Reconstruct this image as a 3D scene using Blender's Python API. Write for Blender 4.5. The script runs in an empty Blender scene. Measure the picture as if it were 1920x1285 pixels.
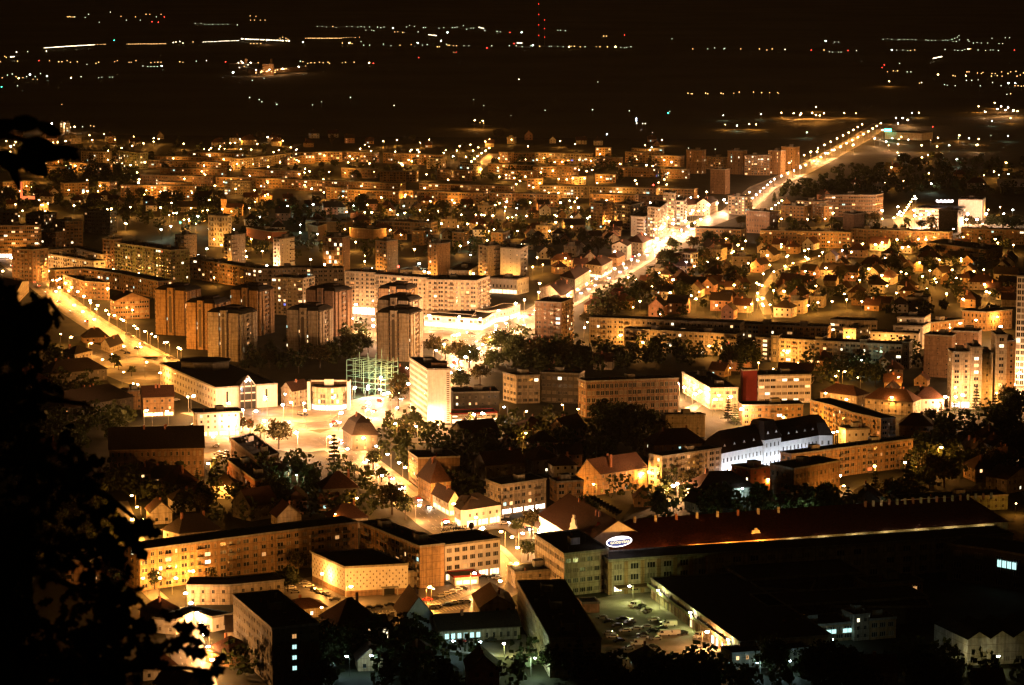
import bpy, math, random
from mathutils import Vector, Matrix
R = random.Random(7)
sc = bpy.context.scene
COL = sc.collection
PI = math.pi
# ---------------------------------------------------------------- camera, night air glow, exposure
CAMZ, FPX, CX, CY, HOR = 240.0, 5200.0, 960.0, 642.5, -80.0
TH = math.atan((CY - HOR) / FPX)
cam = bpy.data.cameras.new('camera'); camo = bpy.data.objects.new('camera', cam); COL.objects.link(camo)
camo.location = (0, 0, CAMZ); camo.rotation_euler = (PI / 2 - TH, 0, 0)
cam.sensor_width = 36.0; cam.lens = FPX / 1920 * 36.0
cam.clip_start = 0.5; cam.clip_end = 60000
cam.dof.use_dof = True; cam.dof.focus_distance = 1500; cam.dof.aperture_fstop = 6.3
sc.camera = camo
w = bpy.data.worlds.new('World'); sc.world = w; w.use_nodes = True
bgn = w.node_tree.nodes['Background']
bgn.inputs[0].default_value = (1.0, 0.50, 0.10, 1); bgn.inputs[1].default_value = 0.0075   # sodium light-polluted night sky
vs = sc.view_settings
sc.display_settings.display_device = 'sRGB'
vs.view_transform = 'Standard'; vs.look = 'None'; vs.exposure = 0.0; vs.gamma = 1.0; vs.use_curve_mapping = False
cy = sc.cycles
cy.use_light_tree = True; cy.max_bounces = 4; cy.diffuse_bounces = 2; cy.glossy_bounces = 2
cy.transmission_bounces = 2; cy.transparent_max_bounces = 4; cy.sample_clamp_indirect = 3.0
cy.use_denoising = True; cy.denoiser = 'OPENIMAGEDENOISE'; cy.filter_width = 1.4
cy.caustics_reflective = False; cy.caustics_refractive = False
cy.use_adaptive_sampling = True; cy.adaptive_threshold = 0.04; cy.adaptive_min_samples = 24

_s, _c = math.sin(TH), math.cos(TH)
def P(px, py, z=0.0):
    "point of height z seen at photo pixel (px, py)"
    a, b = (px - CX), -(py - CY)
    d = Vector((a, FPX * _c + b * _s, -FPX * _s + b * _c))
    t = (z - CAMZ) / d.z
    return Vector((d.x * t, d.y * t, z))
def PD(px, py, dist):
    a, b = (px - CX), -(py - CY)
    d = Vector((a, FPX * _c + b * _s, -FPX * _s + b * _c)).normalized()
    return Vector((0, 0, CAMZ)) + d * dist
def proj(v):
    x, y, z = v.x, v.y, v.z - CAMZ
    f = y * _c - z * _s; u = y * _s + z * _c
    return CX + FPX * x / f, CY - FPX * u / f

# ---------------------------------------------------------------- materials
MT = {}
def mat(name, col, rough=0.85, var=0.25, scale=0.6, bump=0.0, emit=None, estr=0.0, spec=0.3, metal=0.0, sample=False, stain=0.0, trans=0.0, joint=0.0):
    m = bpy.data.materials.new(name); m.use_nodes = True
    nt = m.node_tree; b = nt.nodes['Principled BSDF']
    b.inputs['Roughness'].default_value = rough; b.inputs['Specular IOR Level'].default_value = spec
    b.inputs['Metallic'].default_value = metal
    if var > 0:
        tc = nt.nodes.new('ShaderNodeTexCoord')
        nz = nt.nodes.new('ShaderNodeTexNoise'); nz.inputs['Scale'].default_value = scale; nz.inputs['Detail'].default_value = 5
        nt.links.new(tc.outputs['Object'], nz.inputs['Vector'])
        rp = nt.nodes.new('ShaderNodeValToRGB')
        rp.color_ramp.elements[0].position = 0.3; rp.color_ramp.elements[1].position = 0.72
        rp.color_ramp.elements[0].color = tuple(c * (1 - var) for c in col) + (1,)
        rp.color_ramp.elements[1].color = tuple(min(1, c * (1 + var)) for c in col) + (1,)
        nt.links.new(nz.outputs['Fac'], rp.inputs[0])
        out = rp.outputs[0]
        if stain > 0:   # rain streaks running down the wall
            mp = nt.nodes.new('ShaderNodeMapping'); mp.inputs['Scale'].default_value = (0.9, 0.9, 0.06)
            nt.links.new(tc.outputs['Object'], mp.inputs[0])
            n2 = nt.nodes.new('ShaderNodeTexNoise'); n2.inputs['Scale'].default_value = 1.3; n2.inputs['Detail'].default_value = 4
            nt.links.new(mp.outputs[0], n2.inputs['Vector'])
            r2 = nt.nodes.new('ShaderNodeValToRGB'); r2.color_ramp.elements[0].position = 0.35; r2.color_ramp.elements[1].position = 0.6
            g = 1 - stain
            r2.color_ramp.elements[0].color = (g, g, g, 1); r2.color_ramp.elements[1].color = (1, 1, 1, 1)
            nt.links.new(n2.outputs['Fac'], r2.inputs[0])
            mx = nt.nodes.new('ShaderNodeMixRGB'); mx.blend_type = 'MULTIPLY'; mx.inputs[0].default_value = 1
            nt.links.new(out, mx.inputs[1]); nt.links.new(r2.outputs[0], mx.inputs[2]); out = mx.outputs[0]
        if joint > 0:   # sealed panel joints at every storey
            sp = nt.nodes.new('ShaderNodeSeparateXYZ'); nt.links.new(tc.outputs['Object'], sp.inputs[0])
            md = nt.nodes.new('ShaderNodeMath'); md.operation = 'PINGPONG'; md.inputs[1].default_value = joint / 2; nt.links.new(sp.outputs[2], md.inputs[0])
            lt = nt.nodes.new('ShaderNodeMath'); lt.operation = 'GREATER_THAN'; lt.inputs[1].default_value = joint / 2 - .07; nt.links.new(md.outputs[0], lt.inputs[0])
            mj = nt.nodes.new('ShaderNodeMixRGB'); mj.blend_type = 'MULTIPLY'; mj.inputs[2].default_value = (.5, .45, .4, 1); nt.links.new(lt.outputs[0], mj.inputs[0]); nt.links.new(out, mj.inputs[1]); out = mj.outputs[0]
        nt.links.new(out, b.inputs['Base Color'])
        if bump > 0:
            bp = nt.nodes.new('ShaderNodeBump'); bp.inputs['Strength'].default_value = bump; bp.inputs['Distance'].default_value = 0.3
            nt.links.new(nz.outputs['Fac'], bp.inputs['Height']); nt.links.new(bp.outputs[0], b.inputs['Normal'])
    else:
        b.inputs['Base Color'].default_value = tuple(col) + (1,)
    if emit:
        b.inputs['Emission Color'].default_value = tuple(emit) + (1,); b.inputs['Emission Strength'].default_value = estr
    if trans > 0:
        tr = nt.nodes.new('ShaderNodeBsdfTranslucent'); tr.inputs[0].default_value = tuple(c * 1.6 for c in col) + (1,)
        mi = nt.nodes.new('ShaderNodeMixShader'); mi.inputs[0].default_value = trans
        nt.links.new(b.outputs[0], mi.inputs[1]); nt.links.new(tr.outputs[0], mi.inputs[2])
        nt.links.new(mi.outputs[0], nt.nodes['Material Output'].inputs[0])
    m.cycles.emission_sampling = 'AUTO' if sample else 'NONE'
    MT[name] = m
    return m
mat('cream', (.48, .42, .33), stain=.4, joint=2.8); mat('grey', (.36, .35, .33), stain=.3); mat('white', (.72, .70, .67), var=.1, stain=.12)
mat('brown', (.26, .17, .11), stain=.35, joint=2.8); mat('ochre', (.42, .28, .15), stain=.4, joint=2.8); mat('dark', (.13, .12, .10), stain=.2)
mat('brick', (.30, .13, .08), var=.3, scale=3); mat('red', (.16, .022, .016), var=.12); mat('pink', (.5, .3, .24), stain=.2)
mat('green_wall', (.22, .26, .16), stain=.35, joint=2.8)
mat('tar', (.035, .033, .03), var=.4, scale=.4, bump=.2); mat('tile', (.060, .026, .016), var=.35, scale=1.5, bump=.4)
mat('tile_brown', (.035, .024, .017), var=.3, scale=1.5, bump=.4); mat('tile_red', (.12, .024, .014), var=.35, scale=1.2, bump=.4); mat('sheet', (.10, .09, .07), var=.3, scale=.5, rough=.5)
mat('asphalt', (.14, .13, .12), var=.3, scale=.12, rough=.5, spec=.5); mat('paving', (.28, .26, .22), var=.25, scale=.15); mat('paint', (.75, .74, .7), var=.1)
mat('lawn', (.05, .07, .02), var=.45, scale=.2); mat('fields', (.085, .08, .05), var=.5, scale=.0022); mat('town_ground', (.022, .024, .012), var=.6, scale=.06)
mat('kerb', (.3, .28, .25)); mat('concrete', (.3, .29, .27), stain=.3)
mat('glass', (.02, .022, .022), rough=.18, spec=.6, var=0); mat('frame', (.45, .42, .38), var=0); mat('frame_dark', (.12, .10, .08), var=0)
mat('curtain', (.22, .19, .15), var=0); mat('lit_warm', (.3, .25, .2), var=0, emit=(1, .58, .24), estr=2.2); mat('lit_dim', (.3, .22, .15), var=0, emit=(1, .48, .16), estr=.75)
mat('lit_pale', (.3, .3, .25), var=0, emit=(1, .85, .55), estr=2.6); mat('lit_cool', (.25, .3, .3), var=0, emit=(.55, .95, .9), estr=1.4)
mat('lit_red', (.3, .1, .1), var=0, emit=(1, .2, .06), estr=1.3); mat('lit_blue', (.1, .1, .3), var=0, emit=(.15, .25, 1), estr=1.2)
mat('shop_glow', (.5, .5, .5), var=0, emit=(1, .74, .56), estr=5.0, sample=True); mat('shop_warm', (.5, .45, .4), var=0, emit=(1, .66, .32), estr=3.6, sample=True)
mat('shop_blue', (.5, .5, .6), var=0, emit=(.55, .75, 1), estr=3.5, sample=True)
mat('lamp_o', (.5, .4, .3), var=0, emit=(1, .62, .22), estr=60); mat('lamp_w', (.5, .5, .5), var=0, emit=(.85, 1, .88), estr=40)
mat('lamp_p', (.5, .5, .5), var=0, emit=(1, .85, .62), estr=80); mat('lamp_r', (.4, .02, .02), var=0, emit=(1, .05, .03), estr=14)
mat('lamp_g', (.1, .4, .3), var=0, emit=(.05, 1, .5), estr=20); mat('lamp_b', (.5, .5, .6), var=0, emit=(.6, .8, 1), estr=60)
mat('far_o', (.5, .4, .3), var=0, emit=(1, .52, .16), estr=5); mat('far_w', (.5, .5, .5), var=0, emit=(.9, 1, .62), estr=3.2); mat('far_p', (.5, .5, .5), var=0, emit=(1, .82, .5), estr=7)
mat('headlight', (.5, .5, .5), var=0, emit=(1, .85, .6), estr=70); mat('taillight', (.4, .02, .02), var=0, emit=(1, .05, .02), estr=12)
mat('mast_red', (.4, .02, .02), var=0, emit=(1, .05, .03), estr=1.2); mat('pole', (.28, .27, .25), rough=.5, metal=.4, var=0); mat('steel', (.22, .42, .32), rough=.5, var=.1)
mat('bark', (.06, .045, .03), scale=4, bump=.5)
mat('leaf_a', (.034, .044, .012), var=.6, scale=.9, trans=.22, rough=.7); mat('leaf_b', (.055, .046, .013), var=.6, scale=.9, trans=.25, rough=.7)
mat('needle', (.03, .045, .018), var=.4, scale=.9, rough=.8); mat('near_leaf', (.02, .03, .012), var=.3, scale=3, rough=.7)
mat('car_white', (.7, .7, .68), rough=.3, var=0, spec=.5); mat('car_black', (.02, .02, .02), rough=.25, var=0, spec=.5); mat('car_silver', (.42, .42, .42), rough=.3, var=0, metal=.4)
mat('car_red', (.45, .04, .03), rough=.3, var=0, spec=.5); mat('car_blue', (.05, .09, .25), rough=.3, var=0, spec=.5); mat('tyre', (.015, .015, .015), var=0)
mat('blimp_blue', (.08, .10, .30), var=0, emit=(.20, .22, .75), estr=.35); mat('neon', (.8, .8, .8), var=0, emit=(1, .88, .9), estr=5); mat('neon_yellow', (.8, .7, .4), var=0, emit=(1, .8, .4), estr=2.5)
mat('letter_dark', (.03, .02, .015), var=0)

# ---------------------------------------------------------------- mesh builder
class M:
    def __init__(s, org=(0, 0, 0)):
        s.v = []; s.f = []; s.mi = []; s.ms = []; s.o = Vector(org)
    def m(s, name):
        if name not in s.ms: s.ms.append(name)
        return s.ms.index(name)
    def face(s, pts, mt):
        n = len(s.v); s.v += [tuple(Vector(p) - s.o) for p in pts]
        s.f.append(tuple(range(n, n + len(pts)))); s.mi.append(s.m(mt))
    def prism(s, poly, z0, z1, mt, top=None, bot=True):
        n = len(poly)
        for i in range(n):
            a, b = poly[i], poly[(i + 1) % n]
            s.face([(a[0], a[1], z0), (b[0], b[1], z0), (b[0], b[1], z1), (a[0], a[1], z1)], mt)
        s.face([(p[0], p[1], z1) for p in poly], top or mt)
        if bot: s.face([(p[0], p[1], z0) for p in reversed(poly)], mt)
    def box(s, c, u, n, w, d, z0, z1, mt, top=None):
        "box centred on c, width w along u, depth d along n"
        cx, cy_ = c[0], c[1]
        q = [(cx + u[0] * a * w / 2 + n[0] * b * d / 2, cy_ + u[1] * a * w / 2 + n[1] * b * d / 2) for a, b in ((-1, 1), (1, 1), (1, -1), (-1, -1))]
        ar = sum(q[i][0] * q[(i + 1) % 4][1] - q[(i + 1) % 4][0] * q[i][1] for i in range(4))
        if ar < 0: q.reverse()
        s.prism(q, z0, z1, mt, top)
    def tube(s, p0, p1, r0, r1, mt, k=6):
        p0, p1 = Vector(p0), Vector(p1); d = (p1 - p0).normalized()
        a = d.orthogonal().normalized(); b = d.cross(a)
        r = []
        for i in range(k):
            t = 2 * PI * i / k; e = a * math.cos(t) + b * math.sin(t); r.append((p0 + e * r0, p1 + e * r1))
        for i in range(k):
            j = (i + 1) % k; s.face([r[i][0], r[j][0], r[j][1], r[i][1]], mt)
        s.face([x[1] for x in r], mt); s.face([x[0] for x in reversed(r)], mt)
    def ball(s, c, rx, ry, rz, mt, k=8, h=5):
        c = Vector(c)
        def p(i, j):
            a = 2 * PI * i / k; b = -PI / 2 + PI * j / h
            return c + Vector((rx * math.cos(a) * math.cos(b), ry * math.sin(a) * math.cos(b), rz * math.sin(b)))
        for j in range(h):
            for i in range(k):
                q = [p(i, j), p(i + 1, j), p(i + 1, j + 1), p(i, j + 1)]
                if j == 0: q = [q[0], q[2], q[3]]
                elif j == h - 1: q = [q[0], q[1], q[2]]
                s.face(q, mt)
    def mesh(s, name):
        me = bpy.data.meshes.new(name); me.from_pydata(s.v, [], s.f)
        for n in s.ms: me.materials.append(MT[n])
        me.polygons.foreach_set('material_index', s.mi); me.update()
        return me
    def build(s, name, parent=None, loc=None, kind=None):
        o = bpy.data.objects.new(name, s.mesh(name)); COL.objects.link(o)
        if parent: o.parent = parent
        elif loc is not None: o.location = loc
        else: o.location = s.o
        if kind: o['kind'] = kind
        return o
def empty(name, loc, rz=0.0):
    o = bpy.data.objects.new(name, None); COL.objects.link(o); o.location = loc; o.rotation_euler = (0, 0, rz)
    o.empty_display_size = 0.5
    return o
def tag(o, label, cat, group=None):
    o['label'] = label; o['category'] = cat
    if group: o['group'] = group
    return o
def inst(me, name, parent, loc=(0, 0, 0), rot=(0, 0, 0), scl=(1, 1, 1)):
    o = bpy.data.objects.new(name, me); COL.objects.link(o); o.parent = parent
    o.location = loc; o.rotation_euler = rot; o.scale = scl
    return o
def cp(root, loc, rz=0.0, s=1.0):
    r = root.copy(); COL.objects.link(r); r.location = loc; r.rotation_euler = (0, 0, rz); r.scale = (s, s, s)
    for ch in list(root.children):
        c = ch.copy(); COL.objects.link(c); c.parent = r
        for g in list(ch.children):
            d = g.copy(); COL.objects.link(d); d.parent = c
    return r
def v2(p): return Vector((p[0], p[1]))
def offset(poly, d):
    n = len(poly); out = []
    for i in range(n):
        a, b, c = v2(poly[i - 1]), v2(poly[i]), v2(poly[(i + 1) % n])
        e1 = (b - a).normalized(); e2 = (c - b).normalized()
        n1 = Vector((e1.y, -e1.x)); n2 = Vector((e2.y, -e2.x))
        k = n1 + n2; k = k / max(0.35, k.dot(n1)) if k.length > 1e-6 else n1
        out.append(b + k * d)
    return out

# unit windows (1 x 1, outward is -y), shared by every individual window
def unit_window(mt, fr='frame', mull=2):
    m = M()
    m.face([(-.5, 0, -.5), (.5, 0, -.5), (.5, 0, .5), (-.5, 0, .5)], mt)
    def bar(x0, x1, z0, z1):
        y = -.06
        m.face([(x0, y, z0), (x1, y, z0), (x1, y, z1), (x0, y, z1)], fr)
        m.face([(x0, 0, z0), (x0, y, z0), (x0, y, z1), (x0, 0, z1)], fr); m.face([(x1, y, z0), (x1, 0, z0), (x1, 0, z1), (x1, y, z1)], fr)
    bar(-.5, -.45, -.5, .5); bar(.45, .5, -.5, .5); bar(-.45, .45, .45, .5); bar(-.45, .45, -.5, -.45)
    for i in range(1, mull): x = -.5 + i / mull; bar(x - .025, x + .025, -.45, .45)
    return m.mesh('window')
WIN = {}
LITS = ['lit_warm', 'lit_dim', 'lit_pale', 'lit_cool']
for k in ['glass', 'curtain'] + LITS + ['lit_red', 'lit_blue', 'shop_warm', 'shop_glow', 'shop_blue']:
    for mu in (2, 3): WIN[k, mu] = unit_window(k, 'frame' if k != 'shop_glow' else 'frame_dark', mu)
def pick_lit(rr):
    return rr.choices(LITS + ['lit_red', 'lit_blue'], [5, 4, 4, 1.6, .25, .15])[0]

STY = {  # bay, window w, window h, sill, floor height, mullions
    'apt': (3.4, 1.9, 1.6, .85, 2.8, 2), 'off': (3.0, 2.3, 1.8, .9, 3.4, 3), 'str': (3.0, 2.8, 1.5, .95, 3.2, 3),
    'nar': (2.6, .95, 2.1, .9, 4.0, 2), 'hou': (3.4, 1.1, 1.4, .95, 3.0, 2), 'ind': (6.6, 3.4, 2.3, 1.0, 4.0, 3), 'grid': (2.4, 2.0, 2.5, .5, 3.3, 2),
    'tiny': (5.0, .7, .7, 1.5, 2.8, 2)}
def facade(W, F, a, b, h, st, z0, rr, lit, litlist, mt, nf=None, shop=0.0, shopmat=None, cols=None):
    "wall with recessed openings between plan points a, b; F collects openings (centre, ang, w, h, material, mullions)"
    a, b = v2(a), v2(b); L = (b - a).length; u = (b - a) / L; n = Vector((u.y, -u.x))
    def pt(x, z, dep=0.0): q = a + u * x - n * dep; return (q.x, q.y, z)
    if st == 'bln' or st is None or L < 3.2:
        W.face([pt(0, z0), pt(L, z0), pt(L, z0 + h), pt(0, z0 + h)], mt); return
    bay, ww, wh, sill, fh, mu = STY[st]
    zz = z0 + shop
    nf = nf or max(1, int((h - shop + .5) / fh)); fh = (h - shop - .35) / nf
    wh = min(wh, fh - .7); sill = min(sill, fh - wh - .3)
    nc = cols or max(1, int((L - .6) / bay)); bw = (L - .6) / nc; ww = min(ww, bw - .15)
    if shop > 0:   # glazed ground floor
        nS = max(1, int(L / 5)); bs = L / nS
        W.face([pt(0, z0), pt(L, z0), pt(L, z0 + .4), pt(0, z0 + .4)], mt)
        W.face([pt(0, zz - .6), pt(L, zz - .6), pt(L, zz), pt(0, zz)], mt)
        for i in range(nS + 1):
            x = min(max(i * bs, .25), L - .25); W.face([pt(x - .25, z0 + .4), pt(x + .25, z0 + .4), pt(x + .25, zz - .6), pt(x - .25, zz - .6)], mt)
        for i in range(nS):
            x0, x1 = i * bs + .25, (i + 1) * bs - .25
            c = pt((x0 + x1) / 2, (z0 + zz - .2) / 2, .25)
            F.append((c, math.atan2(u.y, u.x), x1 - x0, zz - z0 - 1.0, shopmat or 'shop_warm', 3))
            W.face([pt(x0, z0 + .4), pt(x0, z0 + .4, .3), pt(x0, zz - .6, .3), pt(x0, zz - .6)], mt)
    xs = [0.0]; pw = [1.0] * 6
    if st == 'apt': pw = rr.choice([[1, 1, .55, 1.45, 1], [1.4, .8, .8, 1.4, .5], [1, 1.5, 1, .6], [.9, .9, 1.6, .9, .9, .6]])
    for i in range(nc):
        c = .3 + bw * (i + .5); wi = min(ww * pw[i % len(pw)], bw - .3) / 2; xs += [c - wi, c + wi]
    xs.append(L)
    zs = [zz]
    for j in range(nf):
        s = zz + fh * j + sill; zs += [s, s + wh]
    zs.append(z0 + h)
    # full-height piers and spandrels keep the face count low
    for i in range(0, len(xs) - 1, 2):
        W.face([pt(xs[i], zz), pt(xs[i + 1], zz), pt(xs[i + 1], z0 + h), pt(xs[i], z0 + h)], mt)
    for i in range(1, len(xs) - 1, 2):
        x0, x1 = xs[i], xs[i + 1]
        for j in range(0, len(zs) - 1, 2):
            W.face([pt(x0, zs[j]), pt(x1, zs[j]), pt(x1, zs[j + 1]), pt(x0, zs[j + 1])], mt)
        for j in range(1, len(zs) - 1, 2):
            za, zb = zs[j], zs[j + 1]; D = .22
            W.face([pt(x0, za), pt(x1, za), pt(x1, za, D), pt(x0, za, D)], mt)
            W.face([pt(x0, zb, D), pt(x1, zb, D), pt(x1, zb), pt(x0, zb)], mt)
            W.face([pt(x0, za), pt(x0, za, D), pt(x0, zb, D), pt(x0, zb)], mt)
            W.face([pt(x1, za, D), pt(x1, za), pt(x1, zb), pt(x1, zb, D)], mt)
            fl = (j - 1) // 2; ci = (i - 1) // 2
            k = 'glass'
            if litlist and (fl, ci) in litlist: k = litlist[fl, ci]
            elif rr.random() < lit: k = pick_lit(rr)
            elif rr.random() < .28: k = 'curtain'
            F.append((pt((x0 + x1) / 2, (za + zb) / 2, .18), math.atan2(u.y, u.x), x1 - x0, zb - za, k, mu))
    return dict(nc=nc, nf=nf, bw=bw, fh=fh, u=u, n=n, a=a, z=zz, L=L)
def emit_windows(F, root, ind):
    if not F: return
    o = root.location
    if ind and len(F) <= 300:
        for c, an, w_, h_, k, mu in F:
            inst(WIN[k, mu], 'window', root, Vector(c) - o, (0, 0, an), (w_, 1, h_))
    else:
        m = M(o)
        for c, an, w_, h_, k, mu in F:
            c = Vector(c); u = Vector((math.cos(an), math.sin(an), 0)); n = Vector((u.y, -u.x, 0)); z = Vector((0, 0, 1))
            q = lambda x, y, d=0: c + u * x * w_ + z * y * h_ + n * d
            m.face([q(-.5, -.5), q(.5, -.5), q(.5, .5), q(-.5, .5)], k)
            if w_ > 1.2: m.face([q(-.04, -.5, .04), q(.04, -.5, .04), q(.04, .5, .04), q(-.04, .5, .04)], 'frame')
            m.face([q(-.5, -.5, .04), q(.5, -.5, .04), q(.5, -.42, .04), q(-.5, -.42, .04)], 'frame')
        m.build('window_glazing', root, kind='stuff')

# ---------------------------------------------------------------- roofs
def flat_roof(root, poly, h, rr, huts=True, over=.25, topm='tar', fas='concrete'):
    o = root.location; m = M(o)
    A = offset(poly, over); B = offset(poly, over - .35)
    m.prism(A, h, h + .3, fas, topm)
    n = len(A)
    for i in range(n):
        j = (i + 1) % n
        a, b, c, d = A[i], A[j], B[j], B[i]
        m.face([(a.x, a.y, h + .3), (b.x, b.y, h + .3), (b.x, b.y, h + .8), (a.x, a.y, h + .8)], fas)
        m.face([(a.x, a.y, h + .8), (b.x, b.y, h + .8), (c.x, c.y, h + .8), (d.x, d.y, h + .8)], fas)
        m.face([(c.x, c.y, h + .3), (d.x, d.y, h + .3), (d.x, d.y, h + .8), (c.x, c.y, h + .8)], fas)
    ro = m.build('roof', root)
    if huts and len(poly) == 4:
        p = [v2(q) for q in poly]; e = p[1] - p[0]; L = e.length; u = e / L; dn = (p[3] - p[0]); D = dn.length; dn = dn / D
        k = max(1, int(L / 26)) if L > 12 else 1
        for i in range(k):
            t = (i + .5 + rr.uniform(-.1, .1)) / k
            c = p[0] + e * t + dn * D * rr.uniform(.45, .6)
            mm = M(o); w_ = min(4.5, L * .4); mm.box(c, u, dn, w_, min(4, D * .4), h + .3, h + 2.9, 'concrete', 'tar'); mm.build('roof_hut', root)
        if D > 14 or L > 40:
            for i in range(int(L / 9)):
                c = p[0] + e * rr.uniform(.04, .96) + dn * D * rr.uniform(.12, .88); mm = M(o)
                if rr.random() < .5: mm.box(c, u, dn, rr.uniform(.8, 2.2), rr.uniform(.8, 1.8), h + .3, h + rr.uniform(.8, 1.5), 'sheet')
                else: mm.tube((c.x, c.y, h + .3), (c.x, c.y, h + rr.uniform(1.2, 3.2)), .12, .05, 'pole', 4)
                mm.build('roof_vent', root)
        for i in range(int(k * 2)):
            c = p[0] + e * rr.uniform(.08, .92) + dn * D * rr.uniform(.2, .8)
            mm = M(o); mm.box(c, u, dn, .8, .6, h + .3, h + rr.uniform(1.2, 2.), 'brick' if rr.random() < .5 else 'concrete'); mm.build('chimney', root)
    return ro
def pitched_roof(root, poly, h, rise, kind, rr, wallm, rm='tile', axis=None, over=.6):
    o = root.location; m = M(o); w = M(o)
    p = [v2(q) for q in poly]
    if axis is None: axis = 0 if (p[1] - p[0]).length >= (p[3] - p[0]).length else 1
    if axis == 1: p = [p[1], p[2], p[3], p[0]]
    E = offset(p, over)
    m1 = (p[0] + p[3]) / 2; m2 = (p[1] + p[2]) / 2; ax = (m2 - m1); L = ax.length; ax = ax / L
    half = (p[3] - p[0]).length / 2
    ez = h - over * rise / max(half, 1)
    def q(v, z): return (v.x, v.y, z)
    def slab(pts, th=.22):
        m.face(pts, rm); m.face([(x, y, z - th) for x, y, z in reversed(pts)], 'frame_dark')
        for i in range(len(pts)):
            a, b = pts[i], pts[(i + 1) % len(pts)]
            m.face([(a[0], a[1], a[2] - th), (b[0], b[1], b[2] - th), b, a], 'frame_dark')
    if kind == 'g':
        r1 = m1 - ax * over; r2 = m2 + ax * over; z = h + rise
        slab([q(E[0], ez), q(E[1], ez), q(r2, z), q(r1, z)]); slab([q(E[2], ez), q(E[3], ez), q(r1, z), q(r2, z)])
        w.face([q(p[3], h), q(p[0], h), q(m1, z - .25)], wallm); w.build('gable_wall', root)
        w = M(o); w.face([q(p[1], h), q(p[2], h), q(m2, z - .25)], wallm); w.build('gable_wall', root)
    elif kind == 'h':
        ins = min(half, L * .45); r1 = m1 + ax * ins; r2 = m2 - ax * ins; z = h + rise
        slab([q(E[0], ez), q(E[1], ez), q(r2, z), q(r1, z)]); slab([q(E[2], ez), q(E[3], ez), q(r1, z), q(r2, z)])
        slab([q(E[1], ez), q(E[2], ez), q(r2, z)]); slab([q(E[3], ez), q(E[0], ez), q(r1, z)])
    else:  # mansard
        I = offset(p, -min(2.2, half * .4)); zm = h + rise * .62; z = h + rise
        for i in range(4):
            j = (i + 1) % 4; slab([q(E[i], h - .1), q(E[j], h - .1), q(I[j], zm), q(I[i], zm)])
        m1 = (I[0] + I[3]) / 2; m2 = (I[1] + I[2]) / 2; L = (m2 - m1).length; hf = (I[3] - I[0]).length / 2
        ins = min(hf, L * .45); r1 = m1 + ax * ins; r2 = m2 - ax * ins
        slab([q(I[0], zm), q(I[1], zm), q(r2, z), q(r1, z)]); slab([q(I[2], zm), q(I[3], zm), q(r1, z), q(r2, z)])
        slab([q(I[1], zm), q(I[2], zm), q(r2, z)]); slab([q(I[3], zm), q(I[0], zm), q(r1, z)])
    ro = m.build('roof', root)
    for i in range(1 + int(L / 16)):
        c = m1 + (m2 - m1) * rr.uniform(.2, .8); n = Vector((ax.y, -ax.x)); c = c + n * rr.uniform(-.3, .3) * half
        mm = M(o); mm.box(c, ax, n, .9, .7, h + rise * .3, h + rise + .9, 'brick'); mm.build('chimney', root)
    return ro

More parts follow.
